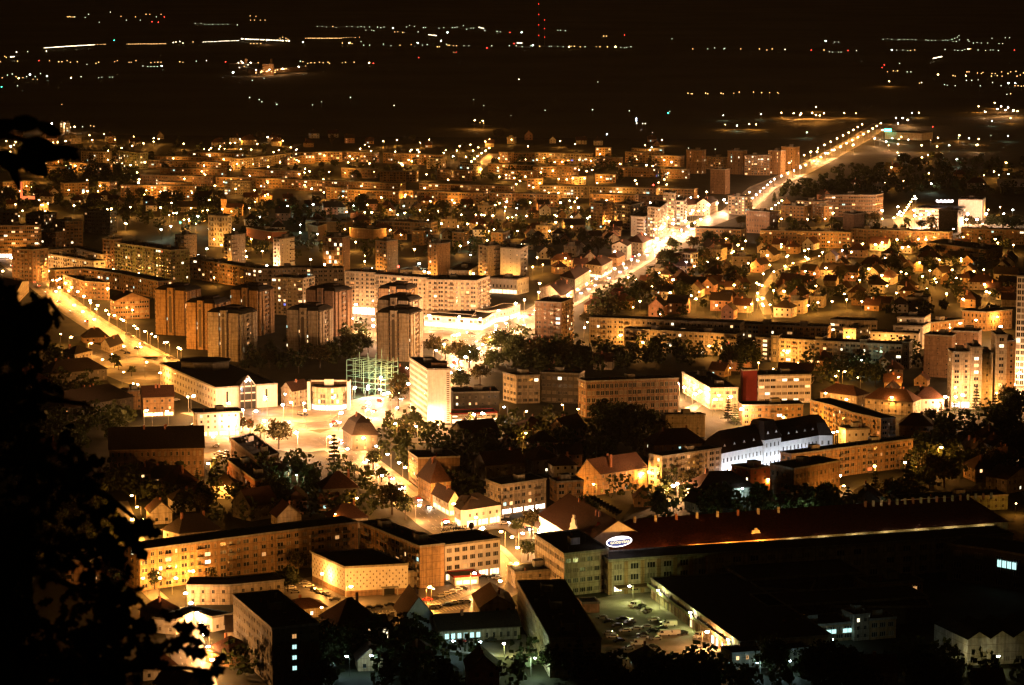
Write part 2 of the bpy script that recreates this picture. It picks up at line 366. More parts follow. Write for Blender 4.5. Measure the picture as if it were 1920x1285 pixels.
# ---------------------------------------------------------------- buildings
FOOT = []     # (centre, radius, poly) for keeping fillers clear
NAMED = {}; AUTO = []; SLABS = []
LAND = []     # (short phrase, photo x, photo y)
def footprint(pts, h, d):
    Q = [P(x, y, h) for x, y in pts]; Q = [Vector((q.x, q.y)) for q in Q]
    if len(Q) == 3 and d is None:
        A, C, B = Q; return [A, C, B, A + B - C], 2
    d = d or 12.0
    fr = Q; nb = []
    for i, q in enumerate(fr):
        e = Vector((0, 0))
        if i > 0: e += (fr[i] - fr[i - 1]).normalized()
        if i < len(fr) - 1: e += (fr[i + 1] - fr[i]).normalized()
        e.normalize(); nb.append(q + Vector((-e.y, e.x)) * d)
    return fr + nb[::-1], len(fr) - 1
def B(short, label, pts, h, st='apt', rf='f', wall='cream', d=None, lit=.07, rise=None, ind=None, nf=None, shop=0.0, shopmat=None, rm=None,
      z0=0.0, cat='building', group=None, balc=None, faces=None, axis=None, huts=True, cols=None, litlist=None, over=None, topm='tar', fas='concrete'):
    rr = random.Random(hash_(short + label + str(pts[0])))
    poly, nfr = footprint(pts, z0 + h, d)
    c0 = poly[min(1, len(poly) - 1)] if len(pts) > 2 else (poly[0] + poly[1]) / 2
    root = empty('building' if cat == 'building' else cat.replace(' ', '_'), (c0.x, c0.y, z0))
    tag(root, label, cat, group)
    NAMED[short or label] = (root, poly)
    if label == 'AUTO':
        short = ''
        SLABS.append(poly)
        AUTO.append((root, ('long ' if (poly[1] - poly[0]).length > 45 else 'short ') + {'cream': 'cream', 'ochre': 'ochre', 'brown': 'dim brown', 'green_wall': 'olive', 'dark': 'dark', 'white': 'white'}[wall] + ' flats', sum(p[0] for p in pts) / len(pts), pts[0][1] + 10))
        root['group'] = 'far apartment slabs'
    cen = sum(poly, Vector((0, 0))) / len(poly); FOOT.append((cen, max((p - cen).length for p in poly), poly))
    mx = sum(p[0] for p in pts) / len(pts); my = sum(p[1] for p in pts) / len(pts)
    if short: LAND.append((short, mx, my + 3.0 * h * (my + 80) / 750))
    W = M(root.location); F = []; n = len(poly); info = []
    if ind is None: ind = my > 655
    for i in range(n):
        a, b = poly[i], poly[(i + 1) % n]
        s = st
        if i >= nfr:
            u = (b - a).normalized(); nn = Vector((u.y, -u.x))
            s = st if (nn.dot(-(a + b) / 2) > 0 and (b - a).length > 6 and st != 'bln') else 'bln'
        if faces and i < len(faces): s = faces[i]
        r = facade(W, F, a, b, h, s, z0, rr, lit, litlist if i == 0 else None, wall, nf, shop if i < nfr else 0, shopmat, cols)
        if r and i < nfr: info.append(r)
    wo = W.build('wall', root)
    emit_windows(F, root, ind)
    # balconies
    if balc is None: balc = st == 'apt'
    if balc and st == 'apt':
        J = M(root.location); pat = rr.choice([3, 4, 4, 5]); off = rr.randrange(pat)
        for r in info:
            if r['L'] < 7: continue
            for ci in range(r['nc']):
                if ci % pat != off: continue
                for fl in range(r['nf']):
                    if fl == 0 and rr.random() < .7: continue
                    x = .3 + r['bw'] * (ci + .5); c = r['a'] + r['u'] * x + r['n'] * .55; z = r['z'] + r['fh'] * fl + .05
                    bm = M(root.location) if ind else J
                    wb = r['bw'] * .92
                    bm.box(c, r['u'], r['n'], wb, 1.1, z, z + .14, 'concrete')
                    bm.box(c + r['n'] * .52, r['u'], r['n'], wb, .07, z + .14, z + 1.05, rr.choice(['concrete', 'brown', wall, 'frame_dark']))
                    for sx in (-1, 1): bm.box(c + r['u'] * sx * (wb / 2 - .04), r['u'], r['n'], .07, 1.0, z + .14, z + 1.05, 'concrete')
                    if ind: bm.build('balcony', root)
        if not ind and J.f: J.build('balcony_fronts', root, kind='stuff')
    if rf == 'f': flat_roof(root, poly, z0 + h, rr, huts, over if over is not None else .25, topm, fas)
    elif rf: pitched_roof(root, poly, z0 + h, rise or 3.5, rf, rr, wall, rm or 'tile', axis)
    return root, poly
def hash_(s):
    h = 5381
    for ch in s: h = (h * 33 + ord(ch)) & 0x7fffffff
    return h

def strip_roof(root, poly, h, rise, rm='tile_brown', mans=0.0, over=.5):
    "roof over a bent strip: eaves on both long sides, hipped ends, optional steep lower slope"
    n = len(poly) // 2; f = [v2(p) for p in poly[:n]]; b = [v2(p) for p in poly[n:]][::-1]
    m = M(root.location)
    def mix(i, t): return f[i].lerp(b[i], t)
    D = (b[0] - f[0]).length; t0 = -over / D
    def ends(i): return 0
    ins = D / 2 / max(1e-6, (f[1] - f[0]).length), D / 2 / max(1e-6, (f[-1] - f[-2]).length)
    def row(t, z, k):   # k: how far the ends are pulled in (0..1 of half depth)
        L = [mix(i, t) for i in range(n)]
        e0 = (L[1] - L[0]).normalized(); e1 = (L[-2] - L[-1]).normalized()
        L[0] = L[0] + e0 * (k * D / 2 - over * (1 - k)); L[-1] = L[-1] + e1 * (k * D / 2 - over * (1 - k))
        return [(p.x, p.y, z) for p in L]
    prof = [(t0, h - .1, 0)]
    if mans > 0: prof.append((mans / D, h + rise * .62, 2 * mans / D))
    prof.append((.5, h + rise, .9))
    rows = [row(*p) for p in prof]; back = [row(1 - p[0], p[1], p[2]) for p in prof]
    for rws, sg in ((rows, 1), (back, -1)):
        for a, c in zip(rws, rws[1:]):
            for i in range(n - 1):
                q = [a[i], a[i + 1], c[i + 1], c[i]]
                m.face(q if sg > 0 else q[::-1], rm)
    for k in range(len(prof) - 1):
        a, c, d, e = rows[k][-1], back[k][-1], back[k + 1][-1], rows[k + 1][-1]; m.face([a, c, d, e], rm)
        a, c, d, e = back[k][0], rows[k][0], rows[k + 1][0], back[k + 1][0]; m.face([a, c, d, e], rm)
    return m.build('roof', root)
# ================================================================ SETTING: ground, roads, squares
def sheet(name, poly, z, mt, kind='structure'):
    m = M((poly[0][0], poly[0][1], z)); m.face([(p[0], p[1], z) for p in poly], mt)
    return m.build(name, kind=kind)
def pxpoly(pts): return [P(x, y, 0) for x, y in pts]
sheet('ground', [(-16000, -800), (16000, -800), (16000, 26000), (-16000, 26000)], -.3, 'fields')
tg = pxpoly([(-500, 1500), (2400, 1500), (2400, 240), (1700, 215), (1500, 262), (-300, 250)])
sheet('town_ground', tg, 0, 'town_ground')
ROADS = []
def strip(pts, wid, z):
    p = [v2(q) for q in pts]; l = []; r = []
    for i in range(len(p)):
        e = Vector((0, 0))
        if i: e += (p[i] - p[i - 1]).normalized()
        if i < len(p) - 1: e += (p[i + 1] - p[i]).normalized()
        e.normalize(); n = Vector((-e.y, e.x)); l.append(p[i] + n * wid / 2); r.append(p[i] - n * wid / 2)
    return l, r
def road(pts, wid, name='road', z=.03, kerb=True, mark=True):
    "carriageway with pavements, kerbs and lane paint; pts are photo pixels on the ground"
    W = [P(x, y, 0) for x, y in pts]; Q = [v2(W[0])]
    for i in range(1, len(W)):
        k = max(1, int((W[i] - W[i - 1]).length / 40))
        for j in range(1, k + 1): Q.append(v2(W[i - 1]).lerp(v2(W[i]), j / k))
    l, r = strip(Q, wid, z); ROADS.append((Q, wid / 2 + (3 if kerb else 1)))
    m = M((Q[0].x, Q[0].y, z))
    for i in range(len(Q) - 1): m.face([(r[i].x, r[i].y, z), (r[i + 1].x, r[i + 1].y, z), (l[i + 1].x, l[i + 1].y, z), (l[i].x, l[i].y, z)], 'asphalt')
    m.build(name, kind='structure')
    if kerb:
        m = M((Q[0].x, Q[0].y, z))
        for sg in (-1, 1):
            a, b = strip(Q, wid + .02, z); a2, b2 = strip(Q, wid + 6, z); a3, b3 = strip(Q, wid + .5, z)
            i0, i1, i2 = (a, a2, a3) if sg > 0 else (b, b2, b3)
            for i in range(len(Q) - 1):
                def qd(x, y, z0, z1, mt):
                    pts_ = [(x[i].x, x[i].y, z0), (x[i + 1].x, x[i + 1].y, z0), (y[i + 1].x, y[i + 1].y, z1), (y[i].x, y[i].y, z1)]
                    if sg < 0: pass
                    else: pts_.reverse()
                    m.face(pts_, mt)
                qd(i0, i0, z, z + .13, 'kerb'); qd(i0, i2, z + .13, z + .13, 'kerb'); qd(i2, i1, z + .12, z + .12, 'paving'); 
        m.build('pavement', kind='structure')
    if mark:
        m = M((Q[0].x, Q[0].y, z + .004)); t = 0
        for i in range(len(Q) - 1):
            e = Q[i + 1] - Q[i]; L = e.length; u = e / L; n = Vector((-u.y, u.x)); x = 0
            while x + 3 < L:
                for o_ in ([0] if wid < 12 else [-wid / 4, 0, wid / 4]):
                    c = Q[i] + u * (x + 1.5) + n * o_
                    m.face([tuple(c + u * a * 1.5 + n * b * .09) + (z + .006,) for a, b in ((-1, -1), (1, -1), (1, 1), (-1, 1))], 'paint')
                x += 8
        if m.f: m.build('lane_markings', kind='structure')
    return Q
RD = {}
RD['main'] = road([(1655, 232), (1610, 262), (1500, 322), (1430, 352), (1380, 397), (1290, 430), (1228, 465), (1150, 512), (1070, 556), (995, 600), (905, 640), (862, 685), (800, 725), (715, 758), (640, 795), (560, 800), (470, 790), (380, 770)], 23)
RD['west'] = road([(10, 485), (50, 512), (100, 552), (150, 590), (200, 622), (262, 655), (330, 690)], 15)
RD['south'] = road([(610, 820), (680, 868), (760, 930), (828, 985), (905, 1030), (935, 1060), (930, 1110), (860, 1140)], 13)
RD['east'] = road([(828, 985), (880, 990), (960, 985), (1010, 1010)], 11)
RD['square'] = road([(160, 655), (215, 672), (300, 672)], 14)
RD['lane'] = road([(318, 1140), (345, 1190), (372, 1290)], 13, kerb=False)
RD['lane2'] = road([(225, 940), (255, 1010), (262, 1090), (300, 1125)], 7, kerb=False, mark=False)
RD['exit'] = road([(1640, 262), (1660, 266), (1700, 272)], 9, kerb=False)
RD['side'] = road([(1900, 640), (1908, 700), (1925, 760)], 14)
RD['hill'] = road([(1440, 590), (1425, 555), (1455, 512), (1500, 492), (1540, 480)], 7, kerb=False, mark=False)
RD['east2'] = road([(1290, 770), (1330, 745), (1400, 790), (1700, 770), (1860, 762)], 8, kerb=False, mark=False)
RD['civic'] = road([(650, 598), (700, 606), (800, 622), (900, 625)], 14)
RD['north'] = road([(888, 322), (905, 306), (930, 288)], 11)
RD['far'] = road([(480, 312), (520, 290), (560, 270)], 10, kerb=False)
def square(name, pts, mt='paving', z=.012): return sheet(name, pxpoly(pts), z, mt)
square('city_square', [(425, 765), (640, 755), (745, 730), (775, 770), (700, 812), (650, 840), (560, 850), (430, 830)])
square('civic_square', [(640, 585), (905, 590), (1000, 580), (985, 625), (860, 690), (790, 640), (640, 640)])
square('west_square', [(160, 640), (262, 668), (345, 700), (322, 745), (225, 715), (165, 690)])
square('car_park', [(480, 1105), (590, 1080), (780, 1105), (960, 1080), (905, 1165), (740, 1170), (640, 1165)], 'asphalt')
square('factory_yard', [(1085, 1130), (1225, 1100), (1390, 1215), (1330, 1225), (1180, 1285), (1130, 1285)], 'paving')
square('small_yard', [(830, 1195), (985, 1190), (1015, 1240), (840, 1222)], 'paving')
square('bank_forecourt', [(370, 805), (430, 800), (440, 900), (385, 880)])
square('retail_park', [(1672, 410), (1720, 388), (1850, 392), (1845, 425), (1690, 432)], 'paving')
square('market_square', [(1225, 440), (1290, 415), (1350, 430), (1300, 450), (1225, 470)])
square('green_island', [(545, 800), (600, 790), (650, 795), (600, 812)], 'lawn', .02)
square('green_verge', [(870, 1010), (905, 1012), (940, 1025), (915, 1030)], 'lawn', .02)
square('hotel_forecourt', [(745, 785), (860, 800), (950, 790), (900, 830), (760, 830)])
# zebra crossings
m = M(tuple(P(825, 988)))
for (x0, y0, x1, y1, k) in ((806, 992, 862, 986, 11), (868, 1062, 905, 1068, 8)):
    a, b = v2(P(x0, y0)), v2(P(x1, y1))
    for i in range(k):
        c = a.lerp(b, (i + .5) / k); u = (b - a).normalized(); n = Vector((-u.y, u.x))
        m.face([tuple(c + u * p * .3 + n * q * 2.2) + (.045,) for p, q in ((-1, -1), (1, -1), (1, 1), (-1, 1))], 'paint')
m.build('crossing_markings', kind='structure')

# ================================================================ BUILDINGS
# --- far left quarter
B('banded block at the left edge', 'wide ten-storey block with full-width balcony bands at the left edge', [(-30, 424), (72, 424)], 26, 'str', wall='ochre', d=14, lit=.14, shop=4, shopmat='shop_glow')
B('low dark block behind the banded block', 'dim flat-roofed block rising behind the banded block at the left edge', [(-20, 399), (35, 398)], 18, 'apt', wall='brown', d=12)
B('', 'brown eight-storey block between the banded block and the tower beside it', [(48, 402), (82, 405), (106, 400)], 20, 'apt', wall='brown')
B('brown corner tower', 'brown corner tower with a stack of balconies behind the banded block', [(98, 413), (122, 416), (155, 415)], 22, 'apt', wall='ochre')
B('', 'lower seven-storey block joined to the left of the brown corner tower', [(70, 434), (104, 437)], 16, 'apt', wall='brown', d=12)
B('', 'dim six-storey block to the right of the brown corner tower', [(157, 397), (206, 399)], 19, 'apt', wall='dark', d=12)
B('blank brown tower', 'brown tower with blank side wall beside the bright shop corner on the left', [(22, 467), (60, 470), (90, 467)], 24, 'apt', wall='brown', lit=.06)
B('lit courtyard block', 'brightly lit five-storey block closing the courtyard behind the blank brown tower', [(90, 470), (140, 466), (192, 479)], 13, 'apt', wall='cream', d=11, lit=.06)
B('', 'lit inner courtyard block with dark flat roof beside the blank brown tower', [(90, 477), (176, 491)], 13, 'apt', wall='white', d=10)
B('narrow tower with lit top', 'narrow brown tower with a glowing top storey joined to the great slab', [(192, 449), (214, 451), (228, 449)], 25, 'apt', wall='brown', d=None, lit=.1)
B('great ten-storey slab', 'great olive ten-storey slab block with scattered lit windows', [(215, 456), (321, 471), (355, 468)], 25, 'apt', wall='green_wall', lit=.07)
B('long bent block', 'long bent four-storey block running below the great slab', [(103, 508), (155, 505), (210, 512), (296, 529)], 12, 'apt', wall='ochre', d=12)
B('', 'dim four-storey corner block in front of the long bent block', [(118, 517), (157, 529), (205, 532)], 12, 'apt', wall='brown')
B('', 'short block stepping out to the right of the great slab', [(353, 486), (378, 488)], 15, 'apt', wall='brown', d=12, lit=.1)
B('long slab behind the arch towers', 'long five-storey slab with a dark flat roof behind the arch towers', [(378, 489), (480, 505)], 15, 'apt', wall='ochre', d=12, lit=.09)
B('', 'five-storey slab continuing the long slab toward the civic square', [(482, 505), (584, 503)], 16, 'apt', wall='cream', d=12)
B('', 'last bay of the long slab before the civic block', [(586, 505), (644, 504)], 16, 'apt', wall='cream', d=12)
B('gabled balcony house', 'office house with twin gables and rows of railed balconies by the west road', [(216, 564), (280, 561)], 13, 'str', 'g', wall='brown', d=14, rise=5, axis=1)
B('bright gabled warehouse', 'gabled house with a brightly lit end wall at the left edge', [(-6, 545), (28, 553), (54, 527)], 8, 'hou', 'g', wall='cream', rise=4.5, axis=0)
# --- two-tone towers
for i, (a, b, c, y, st, lab, wl) in enumerate([
    (328, 345, 369, 441, 'apt', 'leftmost two-tone ten-storey tower, right behind the great slab', 'cream'),
    (420, 434, 460, 441, 'apt', 'two-tone ten-storey tower just right of the tall white tower', 'cream'),
    (512, 525, 552, 447, 'apt', 'two-tone ten-storey tower with the brightest blank wall, above the long slab', 'white'),
    (605, 642, 656, 445, 'grid', 'dark tower with a gridded glass front among the two-tone towers', 'brown'),
    (704, 725, 746, 452, 'apt', 'two-tone ten-storey tower straight behind the civic block', 'ochre'),
    (802, 820, 844, 457, 'apt', 'two-tone tower beside the brightest street lamp', 'ochre'),
    (897, 914, 937, 461, 'apt', 'two-tone tower standing left against the pale tower', 'cream')]):
    B(['leftmost two-tone tower', 'second two-tone tower', 'brightest two-tone tower', 'gridded tower', 'two-tone tower behind the civic block', 'two-tone tower at the bright lamp', 'two-tone tower by the pale tower'][i],
      lab, [(a, y), (b, y + 2), (c, y - 1)], 27, wall=wl, faces=[st, 'tiny', 'bln', 'bln'], group='two-tone towers', lit=.12, st=st)
B('pale tower', 'pale blank-walled tower with a small side wing right of the two-tone towers', [(938, 465), (976, 468), (990, 461)], 27, 'apt', wall='white', faces=['tiny', 'apt'])
B('tall white tower', 'tall white tower with a dark stair window strip among the gardens', [(390, 404), (427, 406), (434, 403)], 26, 'apt', wall='white', faces=['nar', 'apt'], lit=.03)
# --- civic block
B('left civic block', 'nine-storey block of curved civic row above the white shop fronts', [(646, 510), (703, 513)], 29, 'apt', wall='cream', d=14, lit=.08, shop=6, shopmat='shop_glow')
B('middle civic block', 'middle civic row block half hidden by the triple arch tower', [(703, 516), (800, 523)], 28, 'apt', wall='cream', d=14, lit=.08)
B('civic block', 'cream nine-storey corner block of civic row over the bright plaza', [(800, 526), (893, 528), (918, 519)], 27, 'apt', wall='cream', lit=.12, cols=None)
B('plaza podium', 'long two-storey glass podium glowing at the foot of the civic corner block', [(795, 592), (870, 598), (905, 600), (945, 578)], 7, 'off', wall='white', d=16, lit=.5, shop=3.5, shopmat='shop_glow', huts=False)
B('', 'pale ten-storey block with lit balconies left of the civic block', [(508, 521), (568, 524), (590, 519)], 25, 'apt', wall='cream', lit=.2)
B('', 'dark-roofed assembly hall behind the civic block', [(842, 508), (880, 509), (905, 495)], 9, 'nar', wall='cream')
B('bright department store', 'low white department store lit from the street beside the civic block', [(914, 522), (970, 525)], 11, 'nar', wall='white', d=20, lit=.05, shop=4, shopmat='shop_warm')
B('', 'white corner house with shop signs on the plaza edge', [(917, 585), (950, 580), (975, 572)], 8, 'hou', wall='white', d=12, shop=3.5, shopmat='shop_glow')
# --- main street
B('gabled main street house', 'gabled house with a blazing end wall at the start of main street', [(1012, 541), (1052, 555), (1076, 541)], 8, 'hou', 'g', wall='cream', rise=5, axis=1)
B('', 'long hip-roofed house on main street behind the gabled house', [(1050, 517), (1078, 523), (1106, 505)], 11, 'hou', 'h', wall='cream', rise=4)
B('', 'hip-roofed corner house with dormers half way along main street', [(1098, 494), (1128, 498), (1148, 487)], 10, 'hou', 'h', wall='cream', rise=4, shop=3)
B('white baroque house', 'white three-storey house with a baroque gable on main street', [(1147, 459), (1176, 461), (1184, 455)], 12, 'hou', 'g', wall='white', rise=3)
B('', 'hip-roofed villa behind the white baroque house', [(1172, 452), (1205, 455), (1224, 447)], 10, 'hou', 'h', wall='cream', rise=5)
B('', 'low terrace house between the corner house and the white baroque house', [(1140, 481), (1158, 483), (1172, 476)], 7, 'hou', 'h', wall='ochre', rise=3)
B('pale block at the market', 'pale six-storey end wall with small windows facing the market square', [(1183, 406), (1208, 408), (1236, 392)], 17, 'apt', wall='white', faces=['tiny', 'apt'], lit=.3)
B('', 'ten-storey balcony block leaning along the street left of the market glare', [(1214, 388), (1238, 391), (1252, 380)], 26, 'apt', wall='cream', lit=.35)
B('balcony tower', 'tower with lit balcony bands rising over the market glare', [(1243, 362), (1264, 364), (1268, 360)], 30, 'str', wall='cream', lit=.35)
B('', 'stepped balcony tower right behind the balcony tower', [(1262, 377), (1282, 378), (1288, 372)], 22, 'apt', wall='white', lit=.35)
B('', 'dim nine-storey block left of the pale market block, warm windows', [(1107, 381), (1130, 383), (1150, 380)], 22, 'apt', wall='brown', lit=.08)
B('', 'dark nine-storey block with green-lit foot left of the pale market block', [(1151, 383), (1182, 386), (1207, 381)], 22, 'apt', wall='dark', lit=.06)
B('', 'row of three-storey houses along the upper boulevard', [(1288, 384), (1330, 380)], 11, 'hou', 'h', wall='cream', d=12, rise=4)
B('', 'taller townhouse at the end of the boulevard row', [(1331, 381), (1346, 375)], 12, 'hou', 'g', wall='cream', d=12, rise=4)
B('boulevard block with glowing windows', 'small block with many glowing windows on the upper boulevard', [(1365, 368), (1397, 370)], 17, 'apt', wall='cream', d=13, lit=.45)
B('', 'dark block with a lit stair window column right of the boulevard', [(1399, 396), (1443, 399)], 19, 'nar', wall='brown', d=14, lit=.03)
B('dark hall on the boulevard', 'dim four-storey block with rounded roof edge below the boulevard', [(1304, 429), (1340, 430), (1390, 432)], 12, 'apt', wall='ochre', d=14)
B('floodlit blue-white house', 'small modern house floodlit blue-white among dark trees', [(1274, 474), (1295, 476)], 11, 'grid', wall='white', d=9, huts=False)
B('', 'long low wing behind the floodlit blue-white house', [(1230, 483), (1270, 486)], 7, 'hou', 'g', wall='cream', d=10, rise=4)
# --- right far
B('shopping hall', 'blazing white shopping hall with a tall blank wing', [(1797, 375), (1842, 376)], 18, 'bln', wall='white', d=30)
B('', 'lower glazed wing of the shopping hall with a band of neon windows', [(1716, 391), (1796, 394)], 11, 'str', wall='white', d=30, lit=.5, huts=False)
B('dark tower before the shopping hall', 'unlit tower silhouetted against the shopping hall', [(1760, 394), (1796, 396)], 19, 'tiny', wall='dark', d=12, lit=0)
B('', 'unlit brown tower with blank walls left of the shopping hall', [(1581, 401), (1601, 403), (1621, 400)], 19, 'tiny', wall='brown', lit=.02)
B('', 'low wing of the stepped group of flats above the long east slab', [(1465, 386), (1508, 388)], 13, 'apt', wall='ochre', d=13, lit=.15)
B('stepped flats', 'taller centre block of the stepped group of flats above the long east slab', [(1493, 377), (1545, 379)], 17, 'apt', wall='ochre', d=13, lit=.15)
B('', 'right wing of the stepped group of flats', [(1545, 388), (1562, 387)], 14, 'apt', wall='brown', d=12, lit=.1)
B('', 'broad brown seven-storey block behind the stepped flats', [(1547, 367), (1642, 367), (1656, 364)], 20, 'str', wall='brown', lit=.08)
B('long east slab', 'left half of the long low slab crossing the east quarter, warm lit', [(1425, 433), (1595, 437)], 13, 'apt', wall='ochre', d=12)
B('right half of the east slab', 'right half of the long low slab crossing the east quarter', [(1595, 430), (1780, 437)], 14, 'apt', wall='brown', d=12)
B('slab at the right edge', 'low slab at the right edge beyond the long east slab', [(1802, 430), (1960, 434)], 12, 'apt', wall='brown', d=12, lit=.04)
B('far school', 'long low school with a pale cornice below the east slab', [(1738, 456), (1850, 470), (1880, 463)], 9, 'str', wall='ochre', lit=.02)
for i, (x0, x1, y, lab) in enumerate([(1287, 1316, 282, 'leftmost'), (1364, 1393, 283, 'second'), (1440, 1464, 283, 'third'), (1465, 1491, 276, 'tallest')]):
    B('', 'far blank tower with a lit stair strip, %s of the four on the skyline' % lab, [(x0, y), (x1, y + 1)], 26, 'nar', wall='ochre', d=12, lit=.25, cols=2, group='far stair towers')
B('', 'far low flats between the first two skyline towers', [(1317, 294), (1362, 296)], 14, 'apt', wall='ochre', d=12)
B('', 'far eight-storey flats between the second and third skyline towers', [(1396, 292), (1444, 292)], 22, 'apt', wall='ochre', d=12, lit=.15)
B('lone far tower', 'lone brown tower beside the boulevard bend', [(1332, 318), (1360, 319)], 25, 'tiny', wall='brown', d=13, lit=.08)
# --- far slabs of the northern quarter
for i, (x0, y0, x1, y1, h, wl) in enumerate([
    (152, 284, 198, 286, 15, 'cream'), (222, 284, 262, 288, 18, 'green_wall'), (196, 293, 222, 294, 9, 'ochre'), (268, 301, 430, 306, 9, 'ochre'), (290, 294, 440, 297, 9, 'ochre'), (352, 286, 448, 289, 10, 'ochre'),
    (450, 299, 545, 288, 12, 'cream'), (552, 287, 642, 286, 11, 'ochre'), (538, 297, 560, 296, 8, 'brown'), (560, 293, 590, 292, 9, 'ochre'), (640, 285, 700, 288, 11, 'brown'), (718, 287, 822, 292, 12, 'ochre'), (800, 297, 828, 298, 12, 'cream'),
    (862, 306, 888, 308, 13, 'white'), (935, 286, 952, 287, 12, 'ochre'), (955, 287, 1003, 288, 10, 'ochre'), (1004, 287, 1106, 290, 12, 'cream'), (1117, 278, 1146, 278, 14, 'ochre'), (1172, 286, 1243, 287, 12, 'ochre'), (1184, 279, 1242, 280, 8, 'cream'),
    (915, 308, 1000, 311, 9, 'ochre'), (1000, 314, 1075, 314, 11, 'ochre'), (1095, 296, 1165, 297, 10, 'brown'), (1222, 292, 1276, 294, 12, 'ochre'), (1030, 298, 1060, 299, 9, 'ochre'),
    (1044, 312, 1072, 314, 18, 'brown'), (5, 343, 62, 340, 11, 'ochre'), (121, 345, 166, 343, 12, 'ochre'), (184, 342, 208, 343, 11, 'brown'), (226, 348, 362, 350, 12, 'ochre'), (262, 329, 400, 332, 10, 'brown'), (296, 342, 350, 344, 10, 'ochre'),
    (405, 333, 480, 334, 10, 'brown'), (420, 340, 470, 341, 14, 'dark'), (480, 335, 552, 337, 10, 'ochre'), (553, 338, 752, 345, 11, 'brown'), (612, 352, 640, 353, 11, 'ochre'), (640, 356, 748, 360, 12, 'ochre'), (755, 358, 775, 359, 10, 'ochre'), (776, 359, 905, 363, 13, 'ochre'),
    (786, 345, 958, 350, 11, 'brown'), (917, 362, 960, 364, 13, 'ochre'), (960, 363, 1045, 366, 12, 'ochre'), (1011, 349, 1102, 350, 12, 'cream'), (1104, 350, 1231, 354, 12, 'cream'), (1232, 354, 1302, 356, 11, 'brown'), (1105, 364, 1190, 367, 12, 'ochre'), (1191, 367, 1250, 369, 10, 'brown'),
    (988, 336, 1018, 336, 11, 'ochre'), (1072, 332, 1086, 333, 8, 'cream'), (1116, 328, 1155, 328, 9, 'ochre'), (640, 316, 700, 318, 10, 'brown'), (712, 322, 780, 323, 11, 'ochre'), (130, 306, 200, 309, 10, 'ochre'), (60, 312, 125, 314, 9, 'ochre'), (20, 298, 110, 300, 9, 'ochre'), (820, 318, 882, 321, 11, 'brown'),
    (455, 318, 560, 322, 11, 'brown'), (300, 316, 420, 318, 10, 'brown'), (940, 320, 1000, 322, 10, 'ochre'), (1160, 314, 1230, 316, 10, 'ochre'), (1240, 318, 1290, 319, 10, 'brown')]):
    B('AUTO', 'AUTO', [(x0, y0), (x1, y1)], h, 'apt', wall=wl, d=11, lit=.07 + .05 * (i % 3), huts=False)
# --- middle left gardens
B('framed school', 'long three-storey school with a framed window grid among dark gardens', [(705, 415), (808, 419)], 10, 'grid', wall='ochre', d=14, lit=.01)
B('', 'low lit block left of the framed school with a long pale cornice', [(573, 415), (652, 417)], 9, 'bln', wall='ochre', d=12)
B('', 'small dark cube of flats in front of the low lit block', [(577, 422), (596, 426), (612, 421)], 12, 'tiny', wall='brown')
B('', 'four-storey cube with one side lit right of the framed school', [(772, 433), (794, 434), (808, 430)], 12, 'apt', wall='ochre')
B('', 'second four-storey cube along from the framed school', [(848, 436), (868, 437), (880, 433)], 12, 'apt', wall='ochre')
B('', 'third four-storey cube, nearest the pale tower', [(921, 437), (943, 438), (956, 434)], 12, 'apt', wall='ochre')
B('', 'small pale four-window house among trees right of the pale tower', [(1005, 424), (1026, 425)], 10, 'apt', wall='cream', d=10)
B('', 'dark gym hall behind the two-tone towers on the left', [(655, 428), (700, 432)], 8, 'bln', wall='brown', d=16)
B('', 'brick hall left of the brightest two-tone tower', [(462, 428), (510, 436)], 8, 'bln', wall='brick', d=16)
B('lit flat hall', 'low hall with a glowing flat roof edge before the two-tone towers', [(750, 506), (800, 509)], 5, 'str', wall='white', d=12, lit=.4)
# --- centre
B('long east apartment row', 'long bright six-storey apartment row right of the dark arch tower', [(1105, 597), (1245, 602), (1388, 608)], 16, 'apt', wall='cream', d=12, lit=.1)
B('', 'dark-roofed five-storey row standing in front of the bright apartment row', [(1170, 618), (1381, 629)], 13, 'apt', wall='cream', d=11, lit=.08, ind=True)
B('', 'right continuation of the bright apartment row, more shaded', [(1389, 609), (1552, 615)], 14, 'apt', wall='ochre', d=12, lit=.12)
B('row with stair towers', 'four-storey row broken by dark glass stair towers', [(1417, 634), (1540, 641), (1702, 649)], 13.5, 'apt', wall='cream', d=12, lit=.16, ind=True)
for i, (x, y) in enumerate([(1452, 631), (1535, 634), (1618, 638), (1698, 643)]):
    B('', 'dark glass stair tower in the four-storey row, %s from the left' % ['first', 'second', 'third', 'fourth'][i], [(x - 6, y), (x + 7, y + .6)], 15.5, 'grid', wall='dark', d=10, lit=.02, huts=False, group='stair towers', cat='stair tower', ind=True)
B('terraced white flats', 'left low block of the white terraced flats', [(1581, 617), (1605, 618), (1630, 613)], 11, 'hou', wall='white')
B('', 'long lower front of the white terraced flats', [(1632, 624), (1722, 627)], 12, 'hou', wall='white', d=10, lit=.15)
B('', 'second terrace of the white terraced flats, set back', [(1675, 612), (1730, 613), (1745, 606)], 14, 'hou', wall='white', lit=.05)
B('', 'top terrace of the white terraced flats', [(1682, 596), (1733, 597), (1745, 590)], 18, 'hou', wall='white', lit=.05)
B('', 'modern house with a curved roof terrace left of the white terraced flats', [(1556, 600), (1600, 603), (1645, 603)], 9, 'str', wall='cream', lit=.25, d=12)
B('', 'tall brown gallery block behind the four-storey row, half lit', [(1804, 584), (1850, 587), (1898, 582)], 12, 'nar', wall='ochre', d=14)
B('', 'low arcade house with a row of small lit windows', [(1746, 607), (1808, 600)], 7, 'hou', wall='ochre', d=12, lit=.3)
